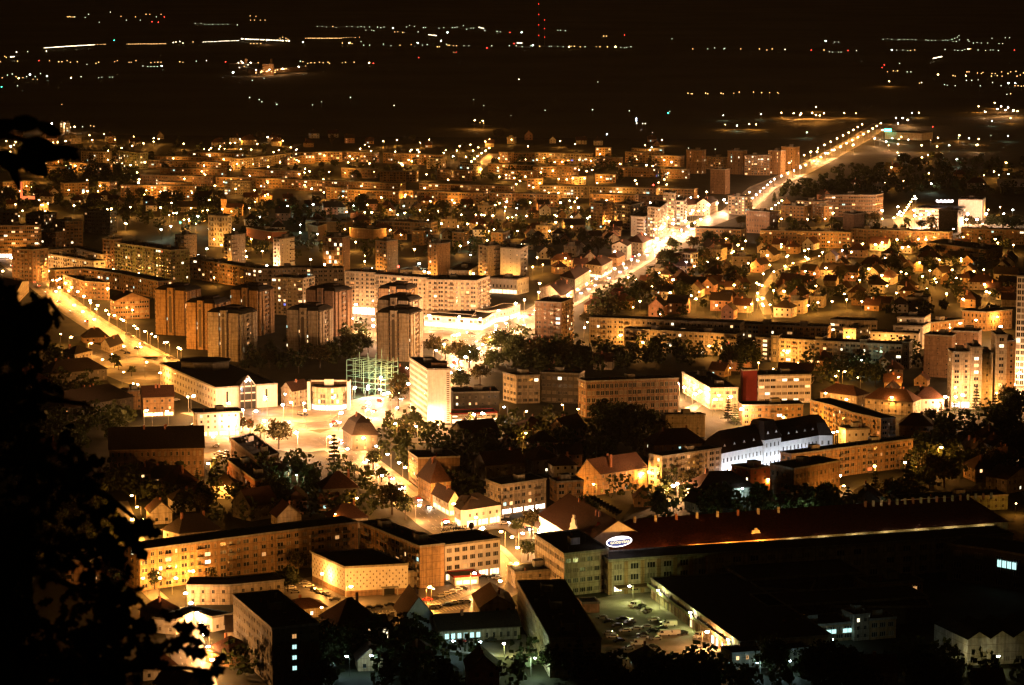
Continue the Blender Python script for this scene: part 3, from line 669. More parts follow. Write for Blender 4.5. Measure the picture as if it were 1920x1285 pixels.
B('shaded flats', 'shaded brown flats behind the cream tower group', [(1733, 629), (1785, 632)], 24, 'tiny', wall='brown', d=14, lit=.01)
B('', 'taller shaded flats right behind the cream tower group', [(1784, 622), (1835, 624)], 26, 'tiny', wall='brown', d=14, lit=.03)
B('cream tower group', 'left wing of the cream tower group with shop lights at its foot', [(1785, 662), (1822, 662)], 30, 'apt', wall='cream', d=14, lit=.06, shop=4, shopmat='shop_blue')
B('', 'proud stair core of the cream tower group', [(1821, 653), (1842, 653)], 33, 'off', wall='cream', d=15, lit=.12, cols=1)
B('', 'middle wing of the cream tower group', [(1842, 664), (1862, 664)], 29, 'hou', wall='cream', d=14, cols=1)
B('', 'tallest tower of the cream group with a dark window strip', [(1868, 630), (1889, 630)], 39, 'off', wall='cream', d=16, cols=1)
B('', 'rightmost wing of the cream tower group', [(1889, 641), (1905, 641)], 36, 'hou', wall='ochre', d=15, cols=1)
B('glass tower at the right edge', 'white-framed glass tower cut by the right edge', [(1907, 519), (1990, 522)], 62, 'grid', wall='white', d=18, lit=.05, ind=False)
# --- offices in the centre
B('brown office', 'five-storey brown office with a framed window grid', [(1084, 712), (1099, 717), (1272, 711)], 19, 'grid', wall='brown', lit=.015, topm='tar')
B('pale corner flats', 'pale five-storey corner flats right of the red-fascia annex', [(943, 700), (968, 706), (1012, 705)], 15, 'off', wall='cream', lit=.08)
B('', 'dark flats with a few bright windows between the pale flats and the brown office', [(1013, 700), (1086, 703)], 16, 'off', wall='dark', d=12, lit=.1)
B('floodlit yellow row', 'three-storey office with its long side flooded by yellow lamps', [(1279, 699), (1332, 730), (1384, 729)], 11, 'off', wall='cream', lit=.25)
B('red stair tower', 'red-fronted stair tower between two offices', [(1389, 693), (1393, 696), (1420, 695)], 18, 'bln', wall='red', huts=False, d=None)
B('white office with lit rooms', 'white four-storey office with bands of lit rooms', [(1422, 706), (1521, 704)], 15, 'str', wall='white', d=16, lit=.22)
B('', 'yellow-lit three-storey block in front of the white office', [(1393, 762), (1506, 760)], 10, 'apt', wall='ochre', d=12)
B('curved apartment block', 'curved four-storey apartment block with a dark roof and a blank end wall', [(1519, 752), (1560, 762), (1600, 776), (1652, 787), (1679, 785)], 14, 'apt', wall='ochre', d=12, lit=.03)
B('', 'low white annex at the foot of the curved apartment block', [(1586, 807), (1650, 804)], 8, 'hou', wall='white', d=10)
B('', 'hip-roofed villa right of the curved apartment block', [(1686, 795), (1748, 797)], 8, 'hou', 'h', wall='ochre', d=12, rise=5)
B('blue-lit school', 'long white school floodlit blue-white with rows of tall windows and a mansard roof', [(1353, 850), (1444, 832), (1535, 816), (1561, 816)], 11, 'nar', None, wall='white', d=14, lit=0)
B('', 'long dark-roofed block in front of the blue-lit school', [(1484, 854), (1712, 825)], 13, 'apt', wall='ochre', d=8, lit=.06)
B('', 'unlit brown corner block in front of the blue-lit school', [(1444, 872), (1489, 881), (1575, 866)], 15, 'nar', wall='brown', lit=0)
B('', 'dark block with one orange-lit wall left of the unlit corner block', [(1372, 874), (1407, 881), (1444, 877)], 12, 'hou', wall='brick', lit=.1)
B('olive apartment block', 'olive four-storey apartment block with balconies left of the blue-lit school', [(1216, 853), (1241, 858), (1352, 842)], 14, 'apt', wall='cream', lit=.06)
B('', 'lit cream block with five small windows behind the hip roofs', [(1240, 777), (1248, 780), (1322, 779)], 11, 'tiny', wall='cream')
B('steep red-roofed house', 'long house with a steep roof and dark gable end', [(1078, 892), (1125, 887), (1214, 874)], 10, 'hou', 'g', wall='ochre', rise=7, axis=1)
B('hip-roofed hall', 'dark hip-roofed hall in front of the olive apartment block', [(1309, 917), (1416, 911)], 7, 'hou', 'h', wall='cream', d=17, rise=6)
B('', 'dark hip-roofed villa left of the blue-lit school', [(1226, 833), (1324, 828)], 8, 'hou', 'h', wall='ochre', d=15, rise=6)
B('lamp-lit villa', 'hip-roofed villa with lamp-lit walls below the pale corner flats', [(962, 797), (980, 806), (1032, 802)], 6, 'hou', 'h', wall='cream', rise=5)
B('', 'narrow dark gabled house between the lamp-lit villa and the brown office', [(1028, 800), (1060, 806), (1098, 796)], 8, 'hou', 'g', wall='brown', rise=5)
B('', 'sand coloured arcade house behind the curved apartment block', [(1622, 745), (1712, 752)], 8, 'hou', 'h', wall='cream', d=12, rise=5, lit=.1)
B('', 'house with lamp at its corner between white office and arcade house', [(1538, 733), (1606, 741)], 8, 'hou', 'h', wall='cream', d=12, rise=4, lit=.08)
B('', 'white-walled house glowing beside the arcade house', [(1716, 746), (1770, 746)], 8, 'hou', 'h', wall='white', d=12, rise=5)
B('', 'double-gabled house behind the white office', [(1459, 695), (1523, 697)], 7, 'hou', 'g', wall='cream', d=11, rise=4)
# --- hotel and square
B('white slab hotel', 'white nine-storey hotel slab with ribbon windows and blank lit end wall', [(768, 672), (801, 694), (845, 694)], 28, 'off', wall='white', faces=['off', 'bln'], lit=.02, nf=9)
B('red-fascia annex', 'flat annex with a red fascia right of the white hotel slab', [(846, 778), (933, 775)], 5, 'str', wall='cream', d=12, fas='red', huts=False, shop=3.2)
B('mansard mansion', 'dark mansion with a mansard roof and chimneys on the square', [(643, 804), (661, 816), (708, 815)], 8, 'hou', 'm', wall='dark', rise=9, lit=.04, rm='tile_brown')
B('', 'white-walled gabled house left of the round glass building', [(527, 727), (548, 733), (580, 727)], 9, 'hou', 'g', wall='cream', rise=4, axis=1, rm='tile')
B('angular brick house', 'orange roofed house behind the steel frame', [(730, 705), (768, 706)], 7, 'hou', 'h', wall='ochre', d=12, rise=5)
B('post palace', 'long civic palace with narrow windows, dark roof and white lit front', [(300, 683), (405, 729), (520, 721)], 12, 'nar', wall='white', faces=['off', 'bln'], lit=0, huts=False, cols=20, nf=3)
B('glass-topped corner office', 'small white office with an overhanging roof slab and glazed top floor', [(362, 770), (370, 776), (449, 773)], 12, 'hou', wall='white', lit=.12, over=1.6, shop=3.2, shopmat='shop_warm')
B('red restaurant', 'red-roofed restaurant glowing orange on the corner', [(268, 744), (326, 742)], 11, 'hou', 'g', wall='ochre', d=12, rise=5, lit=.3, shop=3, shopmat='shop_warm', rm='tile')
B('', 'narrow lit house attached to the left of the red restaurant', [(240, 735), (268, 733)], 10, 'hou', wall='ochre', d=10)
B('great dark college', 'great dark hip-roofed college with faint arched windows', [(205, 842), (382, 838)], 14, 'nar', 'g', wall='brown', d=26, rise=8, lit=0, rm='tile_brown')
B('upper dark hall', 'upper of two dark flat-roofed halls before the square', [(433, 824), (482, 862), (523, 852)], 8, 'nar', wall='brown', lit=0)
B('lower dark hall', 'lower of two dark flat-roofed halls with an orange-lit wall', [(426, 864), (478, 902), (515, 897)], 10, 'nar', wall='brick', lit=.04)
B('hip-roofed house above the square', 'hip-roofed house with lit corner wall above the left square', [(118, 657), (140, 664), (173, 656)], 8, 'hou', 'h', wall='cream', rise=3, rm='tile_brown')
B('', 'long dark-roofed house left of the left square, upper', [(95, 700), (200, 690)], 7, 'hou', 'h', wall='dark', d=16, rise=6, rm='tile_brown', lit=.02)
B('', 'long dark-roofed house left of the red restaurant, lower', [(120, 765), (250, 742)], 8, 'hou', 'h', wall='dark', d=18, rise=7, rm='tile_brown', lit=.02)
B('', 'pavilion with hipped roof and bright sign beside the west road', [(158, 632), (204, 630)], 4, 'hou', 'h', wall='ochre', d=11, rise=5, rm='tile_brown')
B('', 'small gabled chapel by the west road crossing', [(189, 644), (206, 651), (230, 642)], 4, 'hou', 'g', wall='cream', rise=4, axis=1, rm='tile_brown')
# --- lower centre
B('dark four-storey block', 'four-storey block with dim brown front facing the hillside', [(766, 848), (784, 861), (862, 858)], 13, 'hou', wall='brown', faces=['str', 'bln'])
B('turreted villa', 'villa with steep turret roof and orange street front', [(784, 888), (808, 902), (845, 898)], 10, 'hou', 'h', wall='ochre', rise=8, lit=.04)
B('', 'low white street house joined below the turreted villa', [(811, 922), (842, 939), (862, 937)], 7, 'hou', 'g', wall='white', rise=4, shop=3, shopmat='shop_warm')
B('white corner shop house', 'white corner house with blazing shop windows and a hip roof', [(851, 948), (864, 956), (874, 956), (939, 946)], 8, 'hou', None, wall='white', d=15, shop=3.6, shopmat='shop_warm', lit=0)
B('five-storey shop flats', 'five-storey flats with patchwork balconies over a blue-white lit shop', [(911, 901), (940, 912), (1024, 900)], 13, 'apt', wall='cream', lit=.07, shop=3.2, shopmat='shop_glow')
B('', 'small orange-lit flats right of the five-storey shop flats', [(1044, 906), (1094, 903)], 9, 'apt', wall='ochre', d=10)
B('', 'dark gabled house left of the turreted villa across the street', [(606, 915), (672, 912)], 7, 'hou', 'h', wall='dark', d=14, rise=6)
B('long hillside apartment row', 'long four-storey apartment row with lit windows at lower left', [(262, 1034), (470, 1006), (671, 981)], 15.5, 'apt', wall='ochre', d=13, lit=.1)
B('apartment wing', 'wing of the lower apartment row ending in a blank lit stair wall', [(674, 981), (787, 1027), (833, 1022)], 16, 'apt', wall='ochre', faces=['apt', 'bln'], lit=.06)
B('bank office', 'white four-storey bank office with a rooftop name sign', [(834, 1025), (938, 1012)], 14, 'off', wall='white', d=19, lit=.02, huts=False, nf=3, cols=7, shop=3.5)
B('perforated hall', 'windowless white hall with a pattern of small crosses on its walls', [(585, 1038), (647, 1066), (765, 1060)], 11, 'bln', wall='white', huts=False)
B('', 'low link building between the perforated hall and the apartment wing', [(765, 1074), (787, 1072)], 6, 'bln', wall='cream', d=12, huts=False)
B('red awning kiosk', 'small kiosk with a red awning before the bank office', [(853, 1083), (897, 1080)], 3.4, 'hou', wall='white', d=8, fas='red', huts=False, shop=2.6, shopmat='shop_warm', over=.8)
B('dark gabled terrace', 'dark long-roofed terrace with a lit end at lower left', [(350, 1100), (430, 1100), (532, 1090)], 7, 'hou', 'g' if False else 'f', wall='cream', d=13, lit=0)
B('dark stair block', 'tall dark block with a column of lit stair windows', [(437, 1118), (510, 1181), (598, 1172)], 20, 'hou', wall='dark', lit=.0, litlist=None)
B('', 'dark hip-roofed house right of the dark stair block', [(600, 1152), (634, 1168), (712, 1160)], 8, 'hou', 'h', wall='brown', rise=7, lit=.04)
B('lit-window cottage', 'cream cottage with one tall lit window pair near the two ground lamps', [(660, 1178), (728, 1172)], 6, 'hou', 'g', wall='cream', d=9, rise=3, lit=.15)
B('steep gabled house', 'steep gabled house with a lit white end wall by the car park', [(740, 1134), (757, 1158), (813, 1152)], 8, 'hou', 'g', wall='white', rise=7, axis=0, lit=0)
B('green-lit low office', 'long low office with a row of green-white lit windows', [(824, 1181), (975, 1172)], 5, 'nar', 'g', wall='cream', d=14, rise=4, lit=.0, rm='tile_brown')
B('', 'small gabled house right of the parking cars', [(887, 1113), (900, 1138), (966, 1135)], 6, 'hou', 'g', wall='cream', rise=4, lit=0)
B('long diagonal works', 'long dark-roofed works building running diagonally toward the viewer', [(970, 1092), (1031, 1201), (1127, 1199)], 13, 'hou', wall='cream', lit=0)
B('', 'low annex behind the long diagonal works, lit on its left wall', [(952, 1062), (966, 1076), (1060, 1068)], 6, 'hou', wall='cream')
B('pedimented factory office', 'four-storey factory office with a shallow pediment and paired windows', [(1003, 1004), (1058, 1041), (1141, 1032)], 16, 'off', wall='cream', lit=.0)
B('long factory', 'long three-storey factory front fading into darkness', [(1142, 1053), (1300, 1042), (1560, 1027), (1900, 1003)], 13, 'ind', wall='cream', d=15, lit=.02)
B('guard booth', 'pink guard booth with octagonal windows in the factory yard', [(1083, 1124), (1092, 1133), (1124, 1132)], 3.4, 'bln', wall='pink', huts=False)
B('long shed', 'vast dark shed whose lamp-lit long wall edges the factory yard', [(1221, 1087), (1387, 1207), (1560, 1194)], 7, 'bln', wall='cream', huts=False)
B('', 'low cream outbuilding with small blue-lit windows at the bottom', [(1352, 1216), (1373, 1228), (1520, 1217)], 5.5, 'hou', wall='cream', lit=.15)
B('strip-lit workshop', 'low workshop with teal strip windows', [(1454, 1181), (1600, 1169)], 6, 'str', wall='ochre', d=14, lit=.0)
B('', 'small square stair head beside the strip-lit workshop', [(1602, 1156), (1631, 1153)], 9, 'hou', wall='cream', d=9, cols=2)
B('', 'low wing right of the strip-lit workshop', [(1631, 1164), (1680, 1160)], 7, 'off', wall='ochre', d=9)
B('yellow-lit workshop', 'workshop with a yellow-lit row of tall windows in the dark works', [(1627, 1098), (1731, 1091)], 7, 'off', wall='ochre', d=13, lit=0)
B('', 'unlit works hall with four teal windows high on the wall', [(1775, 1022), (1856, 1032), (1960, 1050)], 14, 'ind', wall='dark', d=20, lit=0)
B('', 'big unlit shed roof in the middle of the works', [(1400, 1090), (1620, 1076)], 8, 'bln', wall='dark', d=40, huts=False)
B('', 'unlit lower shed in front of the big works shed', [(1440, 1140), (1740, 1122)], 7, 'bln', wall='dark', d=20, huts=False)
B('', 'unlit shed with a lit skylight in the works', [(1300, 1100), (1520, 1110)], 6, 'bln', wall='dark', d=18, huts=False)
B('', 'unlit shed between the long shed and the yellow-lit workshop', [(1560, 1140), (1745, 1140)], 6, 'bln', wall='dark', d=16, huts=False)
B('red-roofed mill', 'red-roofed mill with a dazzling white street front', [(1011, 964), (1100, 1017)], 11, 'nar', 'g', wall='white', d=26, rise=8, rm='tile', lit=0)
B('long red-roofed mill', 'long red-roofed mill stretching right behind the factory', [(1150, 1031), (1500, 1006), (1890, 978)], 9, 'nar', None, wall='ochre', d=26, lit=0)
B('', 'dark shed left of the red-roofed hall at far right', [(1690, 940), (1890, 930)], 6, 'hou', wall='green_wall', d=12, lit=.03)
B('', 'gabled cream house at the right edge above the works', [(1888, 898), (1940, 888)], 7, 'hou', 'g', wall='cream', d=12, rise=4, axis=1)
B('', 'hip-roofed villa with a lit dormer at lower left', [(306, 990), (336, 997), (414, 990)], 8, 'hou', 'h', wall='cream', rise=6, rm='tile_brown')
B('', 'lit cream house half hidden by foreground leaves', [(168, 1055), (200, 1038), (240, 1052)], 9, 'hou', 'f', wall='ochre', d=10)
B('', 'gabled house with a bright end wall on the lower lane', [(330, 1165), (362, 1150), (398, 1160)], 5, 'hou', 'f', wall='white', d=9)
B('', 'red-roofed house on the right of the lower lane', [(385, 1215), (430, 1225)], 5, 'hou', 'h', wall='ochre', d=12, rise=4)
B('', 'long house with a cream wall on the left of the lower lane', [(268, 1250), (330, 1243)], 5, 'hou', 'h', wall='white', d=11, rise=5)
B('', 'house at the bottom edge of the lower lane', [(290, 1278), (342, 1290)], 6, 'hou', 'g', wall='cream', d=10, rise=4)
B('', 'house with an orange wall beside the lower lane bend', [(262, 1140), (300, 1150)], 5, 'hou', 'h', wall='ochre', d=10, rise=4)
B('', 'pair of tile-roofed cottages behind the apartment row', [(520, 968), (565, 965)], 5, 'hou', 'g', wall='cream', d=11, rise=5, axis=1)
B('', 'red-roofed cottage with a white dormer behind the apartment row', [(622, 972), (690, 968)], 5, 'hou', 'h', wall='cream', d=12, rise=5)
B('orange car-park pavilion', 'pavilion with an orange-lit roof beside the parked cars', [(540, 1142), (612, 1136)], 4, 'hou', 'h', wall='cream', d=10, rise=2.5, rm='tile', lit=.3)

B('', 'long dark building with a few pale windows behind the red-fascia annex', [(850, 738), (936, 736)], 11, 'hou', wall='dark', d=16, lit=.16)
B('', 'dark-roofed house on the slope above the five-storey shop flats', [(912, 872), (985, 866)], 8, 'hou', 'g', wall='dark', d=14, rise=5, lit=.03)
B('', 'dark hip-roofed house left of the steep red-roofed house', [(1000, 862), (1050, 858)], 7, 'hou', 'h', wall='dark', d=14, rise=5, lit=.05)
B('', 'dark long roof above the hotel yard', [(870, 812), (935, 806)], 7, 'hou', 'g', wall='dark', d=14, rise=5, lit=.03)
B('', 'dark house with a steep roof left of the lower dark hall', [(330, 905), (372, 900)], 8, 'hou', 'h', wall='dark', d=13, rise=6, lit=.03)
B('', 'unlit gabled house between the lower dark hall and the apartment row', [(470, 948), (520, 940)], 7, 'hou', 'g', wall='dark', d=13, rise=6, lit=.03)
B('', 'unlit hip-roofed house at the left behind the foreground leaves', [(60, 860), (140, 850)], 8, 'hou', 'h', wall='dark', d=18, rise=7, lit=.04)
B('', 'unlit long roof at the left below the west road', [(20, 720), (95, 712)], 8, 'hou', 'h', wall='dark', d=18, rise=7, lit=.04)
# ================================================================ special buildings and roofs
def nm(k): return NAMED[k]
r_, p_ = nm('blue-lit school'); strip_roof(r_, p_, 11, 9, mans=3.2)
r_, p_ = nm('white corner shop house'); strip_roof(r_, p_, 8, 5)
r_, p_ = nm('long red-roofed mill'); strip_roof(r_, p_, 9, 9, 'tile_red')
def dormers(root, a, b, k, z, w_, h_, mt='white', glow=None, flare=False):
    "row of small gabled dormers between plan points a, b at height z, each a part"
    a, b = v2(a), v2(b); u = (b - a).normalized(); n = Vector((u.y, -u.x))
    for i in range(k):
        c = a.lerp(b, (i + .5) / k); m = M(root.location)
        q = lambda x, d, zz: (c.x + u.x * x + n.x * d, c.y + u.y * x + n.y * d, zz)
        m.face([q(-w_ / 2, .2, z), q(w_ / 2, .2, z), q(w_ / 2, .2, z + h_ * .5), q(0, .2, z + h_), q(-w_ / 2, .2, z + h_ * .5)], mt)
        m.face([q(-w_ * .22, .24, z + h_ * .12), q(w_ * .22, .24, z + h_ * .12), q(w_ * .22, .24, z + h_ * .5), q(-w_ * .22, .24, z + h_ * .5)], glow or 'glass')
        m.face([q(-w_ / 2, .2, z + h_ * .5), q(0, .2, z + h_), q(0, -h_ * 1.4, z + h_), q(-w_ / 2, -h_, z + h_ * .5)], 'tile_brown')
        m.face([q(0, .2, z + h_), q(w_ / 2, .2, z + h_ * .5), q(w_ / 2, -h_, z + h_ * .5), q(0, -h_ * 1.4, z + h_)], 'tile_brown')
        m.face([q(-w_ / 2, .2, z), q(-w_ / 2, .2, z + h_ * .5), q(-w_ / 2, -h_, z + h_ * .5)], mt); m.face([q(w_ / 2, .2, z), q(w_ / 2, -h_, z + h_ * .5), q(w_ / 2, .2, z + h_ * .5)], mt)
        m.build('dormer', root)
r_, p_ = nm('blue-lit school')
p2 = [v2(q) for q in p_]
ins = lambda a, b, d: ((b - a).normalized().yx * Vector((-1, 1))) * d
dn = ins(p2[0], p2[1], 1.4)
dormers(r_, p2[0] + dn, p2[1] + dn, 5, 12.2, 2.0, 2.6); dormers(r_, p2[1] + dn, p2[2] + dn, 6, 12.2, 2.0, 2.6)
# central risalit of the school
c = p2[1]; u = (p2[2] - p2[0]).normalized(); n = Vector((u.y, -u.x))
W_ = M(r_.location); F_ = []
a_ = c - u * 5.5 + n * 1.2; b_ = c + u * 6.5 + n * 1.2
facade(W_, F_, a_, b_, 13.5, 'nar', 0, random.Random(3), 0, None, 'white')
W_.face([(a_.x, a_.y, 0), (a_.x, a_.y, 13.5), (a_.x - n.x * 2, a_.y - n.y * 2, 13.5), (a_.x - n.x * 2, a_.y - n.y * 2, 0)], 'white')
W_.face([(b_.x, b_.y, 0), (b_.x - n.x * 2, b_.y - n.y * 2, 0), (b_.x - n.x * 2, b_.y - n.y * 2, 13.5), (b_.x, b_.y, 13.5)], 'white')
W_.build('central_bay', r_); emit_windows(F_, r_, True)
m = M(r_.location); q = [a_ + n * .4 - u * .4, b_ + n * .4 + u * .4, b_ - n * 13, a_ - n * 13]
i1 = [q[0].lerp(q[2], .22), q[1].lerp(q[3], .22), q[2].lerp(q[0], .22), q[3].lerp(q[1], .22)]
for i in range(4):
    j = (i + 1) % 4; m.face([tuple(q[i]) + (13.4,), tuple(q[j]) + (13.4,), tuple(i1[j]) + (22,), tuple(i1[i]) + (22,)], 'tile_brown')
m.face([tuple(v) + (22,) for v in i1], 'tile_brown'); m.build('tower_roof', r_)
dormers(r_, a_ - n * .7, b_ - n * .7, 2, 14.4, 2.2, 3.0)
# chimneys and lit rooflights of the mills
r_, p_ = nm('long red-roofed mill'); p2 = [v2(q) for q in p_]
for i in range(26):
    t = (i + .5) / 26; a = p2[1].lerp(p2[2], t) if i > 8 else p2[0].lerp(p2[1], (i + .5) / 9)
    n = (p2[-1] - p2[0]).normalized(); c = a + n * 11.5
    m = M(r_.location); m.box(c, Vector((1, 0)), Vector((0, 1)), 1.0, .8, 16.4, 19.2, 'cream' if i % 3 else 'brick'); m.build('roof_vent', r_)
def scroll_gable(root, c, u, z, w_, h_, mt):
    "stepped baroque gable standing on the eaves"
    n = Vector((u.y, -u.x)); m = M(root.location)
    prof = [(-.5, 0), (.5, 0), (.5, .18), (.36, .28), (.36, .48), (.22, .6), (.2, .78), (.08, .86), (.08, 1.0), (-.08, 1.0), (-.08, .86), (-.2, .78), (-.22, .6), (-.36, .48), (-.36, .28), (-.5, .18)]
    f = [(c.x + u.x * x * w_ + n.x * .25, c.y + u.y * x * w_ + n.y * .25, z + y * h_) for x, y in prof]
    g = [(x - n.x * .6, y - n.y * .6, zz) for x, y, zz in f]
    m.face(f, mt); m.face(g[::-1], mt)
    for i in range(len(f)): j = (i + 1) % len(f); m.face([f[i], g[i], g[j], f[j]], mt)
    m.build('scroll_gable', root)
a = v2(P(1404, 1010, 9)); b = v2(P(1430, 1008, 9)); scroll_gable(r_, (a + b) / 2, (b - a).normalized(), 8.6, 7.5, 4.5, 'cream')
r_, p_ = nm('red-roofed mill'); a, b = v2(p_[0]), v2(p_[1]); uu = (b - a).normalized()
scroll_gable(r_, a.lerp(b, .74), uu, 11, 11, 8, 'white'); scroll_gable(r_, v2(P(1122, 1016, 9)), Vector((1, -.1)).normalized(), 9, 7.5, 8, 'red')
nn_ = Vector((uu.y, -uu.x))
dormers(r_, a - nn_ * 20 + uu * 6, a - nn_ * 20 + uu * 40, 9, 16.5, .9, 2.0, 'cream')
# dark emblem and letters on the mill front, read from the street
def text_obj(txt, size, mt, name, parent, loc, rot, ext=.12):
    cu = bpy.data.curves.new(name, 'FONT'); cu.body = txt; cu.size = size; cu.extrude = ext; cu.align_x = 'CENTER'; cu.align_y = 'CENTER'; cu.resolution_u = 2
    cu.materials.append(MT[mt]); o = bpy.data.objects.new(name, cu)
    COL.objects.link(o)
    dg = bpy.context.evaluated_depsgraph_get(); me = bpy.data.meshes.new_from_object(o.evaluated_get(dg)); bpy.data.objects.remove(o)
    o = bpy.data.objects.new(name, me); COL.objects.link(o); o.parent = parent; o.location = loc; o.rotation_euler = rot
    return o
a3 = P(1033, 984, 9); ang = math.atan2(uu.y, uu.x)
t = empty('roof_sign', a3); tag(t, 'dark leaf emblem and reversed dark letters above the white mill front', 'sign')
text_obj('KNAB', 3.0, 'letter_dark', 'lettering', t, (2, -1, 0), (PI / 2, 0, ang), .08)
m = M(); m.ball((-5.5, 0, .2), 1.3, .3, 1.4, 'letter_dark'); m.tube((-5.5, 0, -2), (-5.5, 0, -1), .15, .15, 'letter_dark'); m.build('emblem', t)
# rooftop bank sign, facing the boulevard (seen from behind)
s0 = P(825, 1001, 15.6); s1 = P(885, 993, 15.6); sd = (s1 - s0); ang = math.atan2(sd.y, sd.x)
t = empty('roof_sign', (s0 + s1) / 2); tag(t, 'dark rooftop bank name with round tree emblem, seen mirrored from behind', 'sign')
L = Vector((sd.x, sd.y, 0)).length
o = text_obj('MARFIN BANK', 2.3, 'letter_dark', 'lettering', t, (-1.0 * math.cos(ang), -1.0 * math.sin(ang), 1.3), (PI / 2, 0, ang + PI))
mx = max(v.co.x for v in o.data.vertices) - min(v.co.x for v in o.data.vertices); o.scale = ((L - 3) / mx, 1, 1)
m = M(); m.ball((L / 2 - .3, 0, 1.6), 1.35, .25, 1.35, 'letter_dark', 10, 6); m.tube((L / 2 - .3, 0, -.4), (L / 2 - .3, 0, .6), .16, .16, 'letter_dark')
e = m.build('emblem', t); e.rotation_euler = (0, 0, ang)
m = M()
for i in range(12): x = -L / 2 + L * i / 11; m.tube((x, .2, -1.0), (x, .2, .5), .07, .07, 'frame_dark', 4)
m.tube((-L / 2, .2, .2), (L / 2, .2, .2), .08, .08, 'frame_dark', 4); e = m.build('sign_frame', t); e.rotation_euler = (0, 0, ang)
m = M(tuple(P(910, 1003, 14.3))); c = P(910, 1003, 14.3)
m.ball(c, 1.9, 1.9, 1.5, 'brick', 12, 6); tag(m.build('roof_dome'), 'dark red dome on the bank roof beside the glare', 'roof dome')
# airship-shaped neon sign
c = P(1160, 1016, 19.5); t = empty('airship_sign', c); tag(t, 'airship-shaped neon roof sign, blue belly with white script, above the factory', 'sign')
aa = math.atan2(.16, 1)
def lens(nm_, mt, sx, sz, y, grow=0, lo=-1, hi=1):
    m = M(); k = 28; pts = []
    for i in range(k):
        t_ = 2 * PI * i / k; x = math.cos(t_); z = math.sin(t_)
        z = max(lo, min(hi, z)); pts.append((x * sx * (1 + .04 * x), z * sz))
    R2 = [(x * .9 - z * 0, x * .25 * 1.0 * 0 + z) for x, z in pts]
    f = [(x, y, z + x * .12) for x, z in pts]; g = [(x, y + .5, z) for x, _, z in f]
    m.face(f, mt); m.face(g[::-1], mt)
    for i in range(k): j = (i + 1) % k; m.face([f[i], g[i], g[j], f[j]], mt)
    m.build(nm_, t)
lens('neon_outline', 'neon', 4.9, 2.0, .0); lens('hull', 'blimp_blue', 4.5, 1.65, -.25, hi=.45)
text_obj('GOODYEAR', 1.35, 'neon_yellow', 'lettering', t, (.5, -.45, -.15), (PI / 2, -.1, 0), .06)
m = M()
for x in (-2, 0, 2): m.tube((x, .6, -4.5), (x, .6, -.8), .1, .1, 'frame_dark', 4)
m.build('sign_frame', t)
# crosses on the perforated hall
r_, p_ = nm('perforated hall')
mm = M(); y = -.03
mm.box((0, 0), (1, 0), (0, 1), .22, .06, -.42, .42, 'frame_dark'); mm.box((0, 0), (1, 0), (0, 1), .62, .08, -.11, .11, 'frame_dark'); CR = mm.mesh('cross_opening')
for (i0, i1, nc, nr) in ((0, 1, 20, 6), (1, 2, 19, 6)):
    a, b = v2(p_[i0]), v2(p_[i1]); u = (b - a); L = u.length; u /= L; an = math.atan2(u.y, u.x); n = Vector((u.y, -u.x))
    for i in range(nc):
        for j in range(nr):
            if (i + j) % 2: continue
            if i1 == 2 and i < 2 and j < 2: continue
            c = a + u * L * (i + .7) / (nc + .4) + n * .04
            inst(CR, 'cross_opening', r_, (c.x - r_.location.x, c.y - r_.location.y, 3.6 + j * 1.15), (0, 0, an))
    m = M(r_.location); c = a.lerp(b, .5) + n * .05
    m.box(c, u, n, L - .3, .1, 0, 2.2, 'brown'); m.build('plinth_band', r_)
a, b = v2(p_[1]), v2(p_[2]); u = (b - a).normalized(); n = Vector((u.y, -u.x)); c = a.lerp(b, .7) + n * 1.2
m = M(r_.location); m.box(c, u, n, 6.5, 2.6, 2.9, 3.2, 'concrete'); m.box(c + n * .9 - u * 2.8, u, n, .3, .3, 0, 2.9, 'concrete'); m.box(c + n * .9 + u * 2.8, u, n, .3, .3, 0, 2.9, 'concrete'); m.box(c - n * 1.1, u, n, 4.0, .1, 0, 2.6, 'glass'); m.build('entrance_porch', r_)
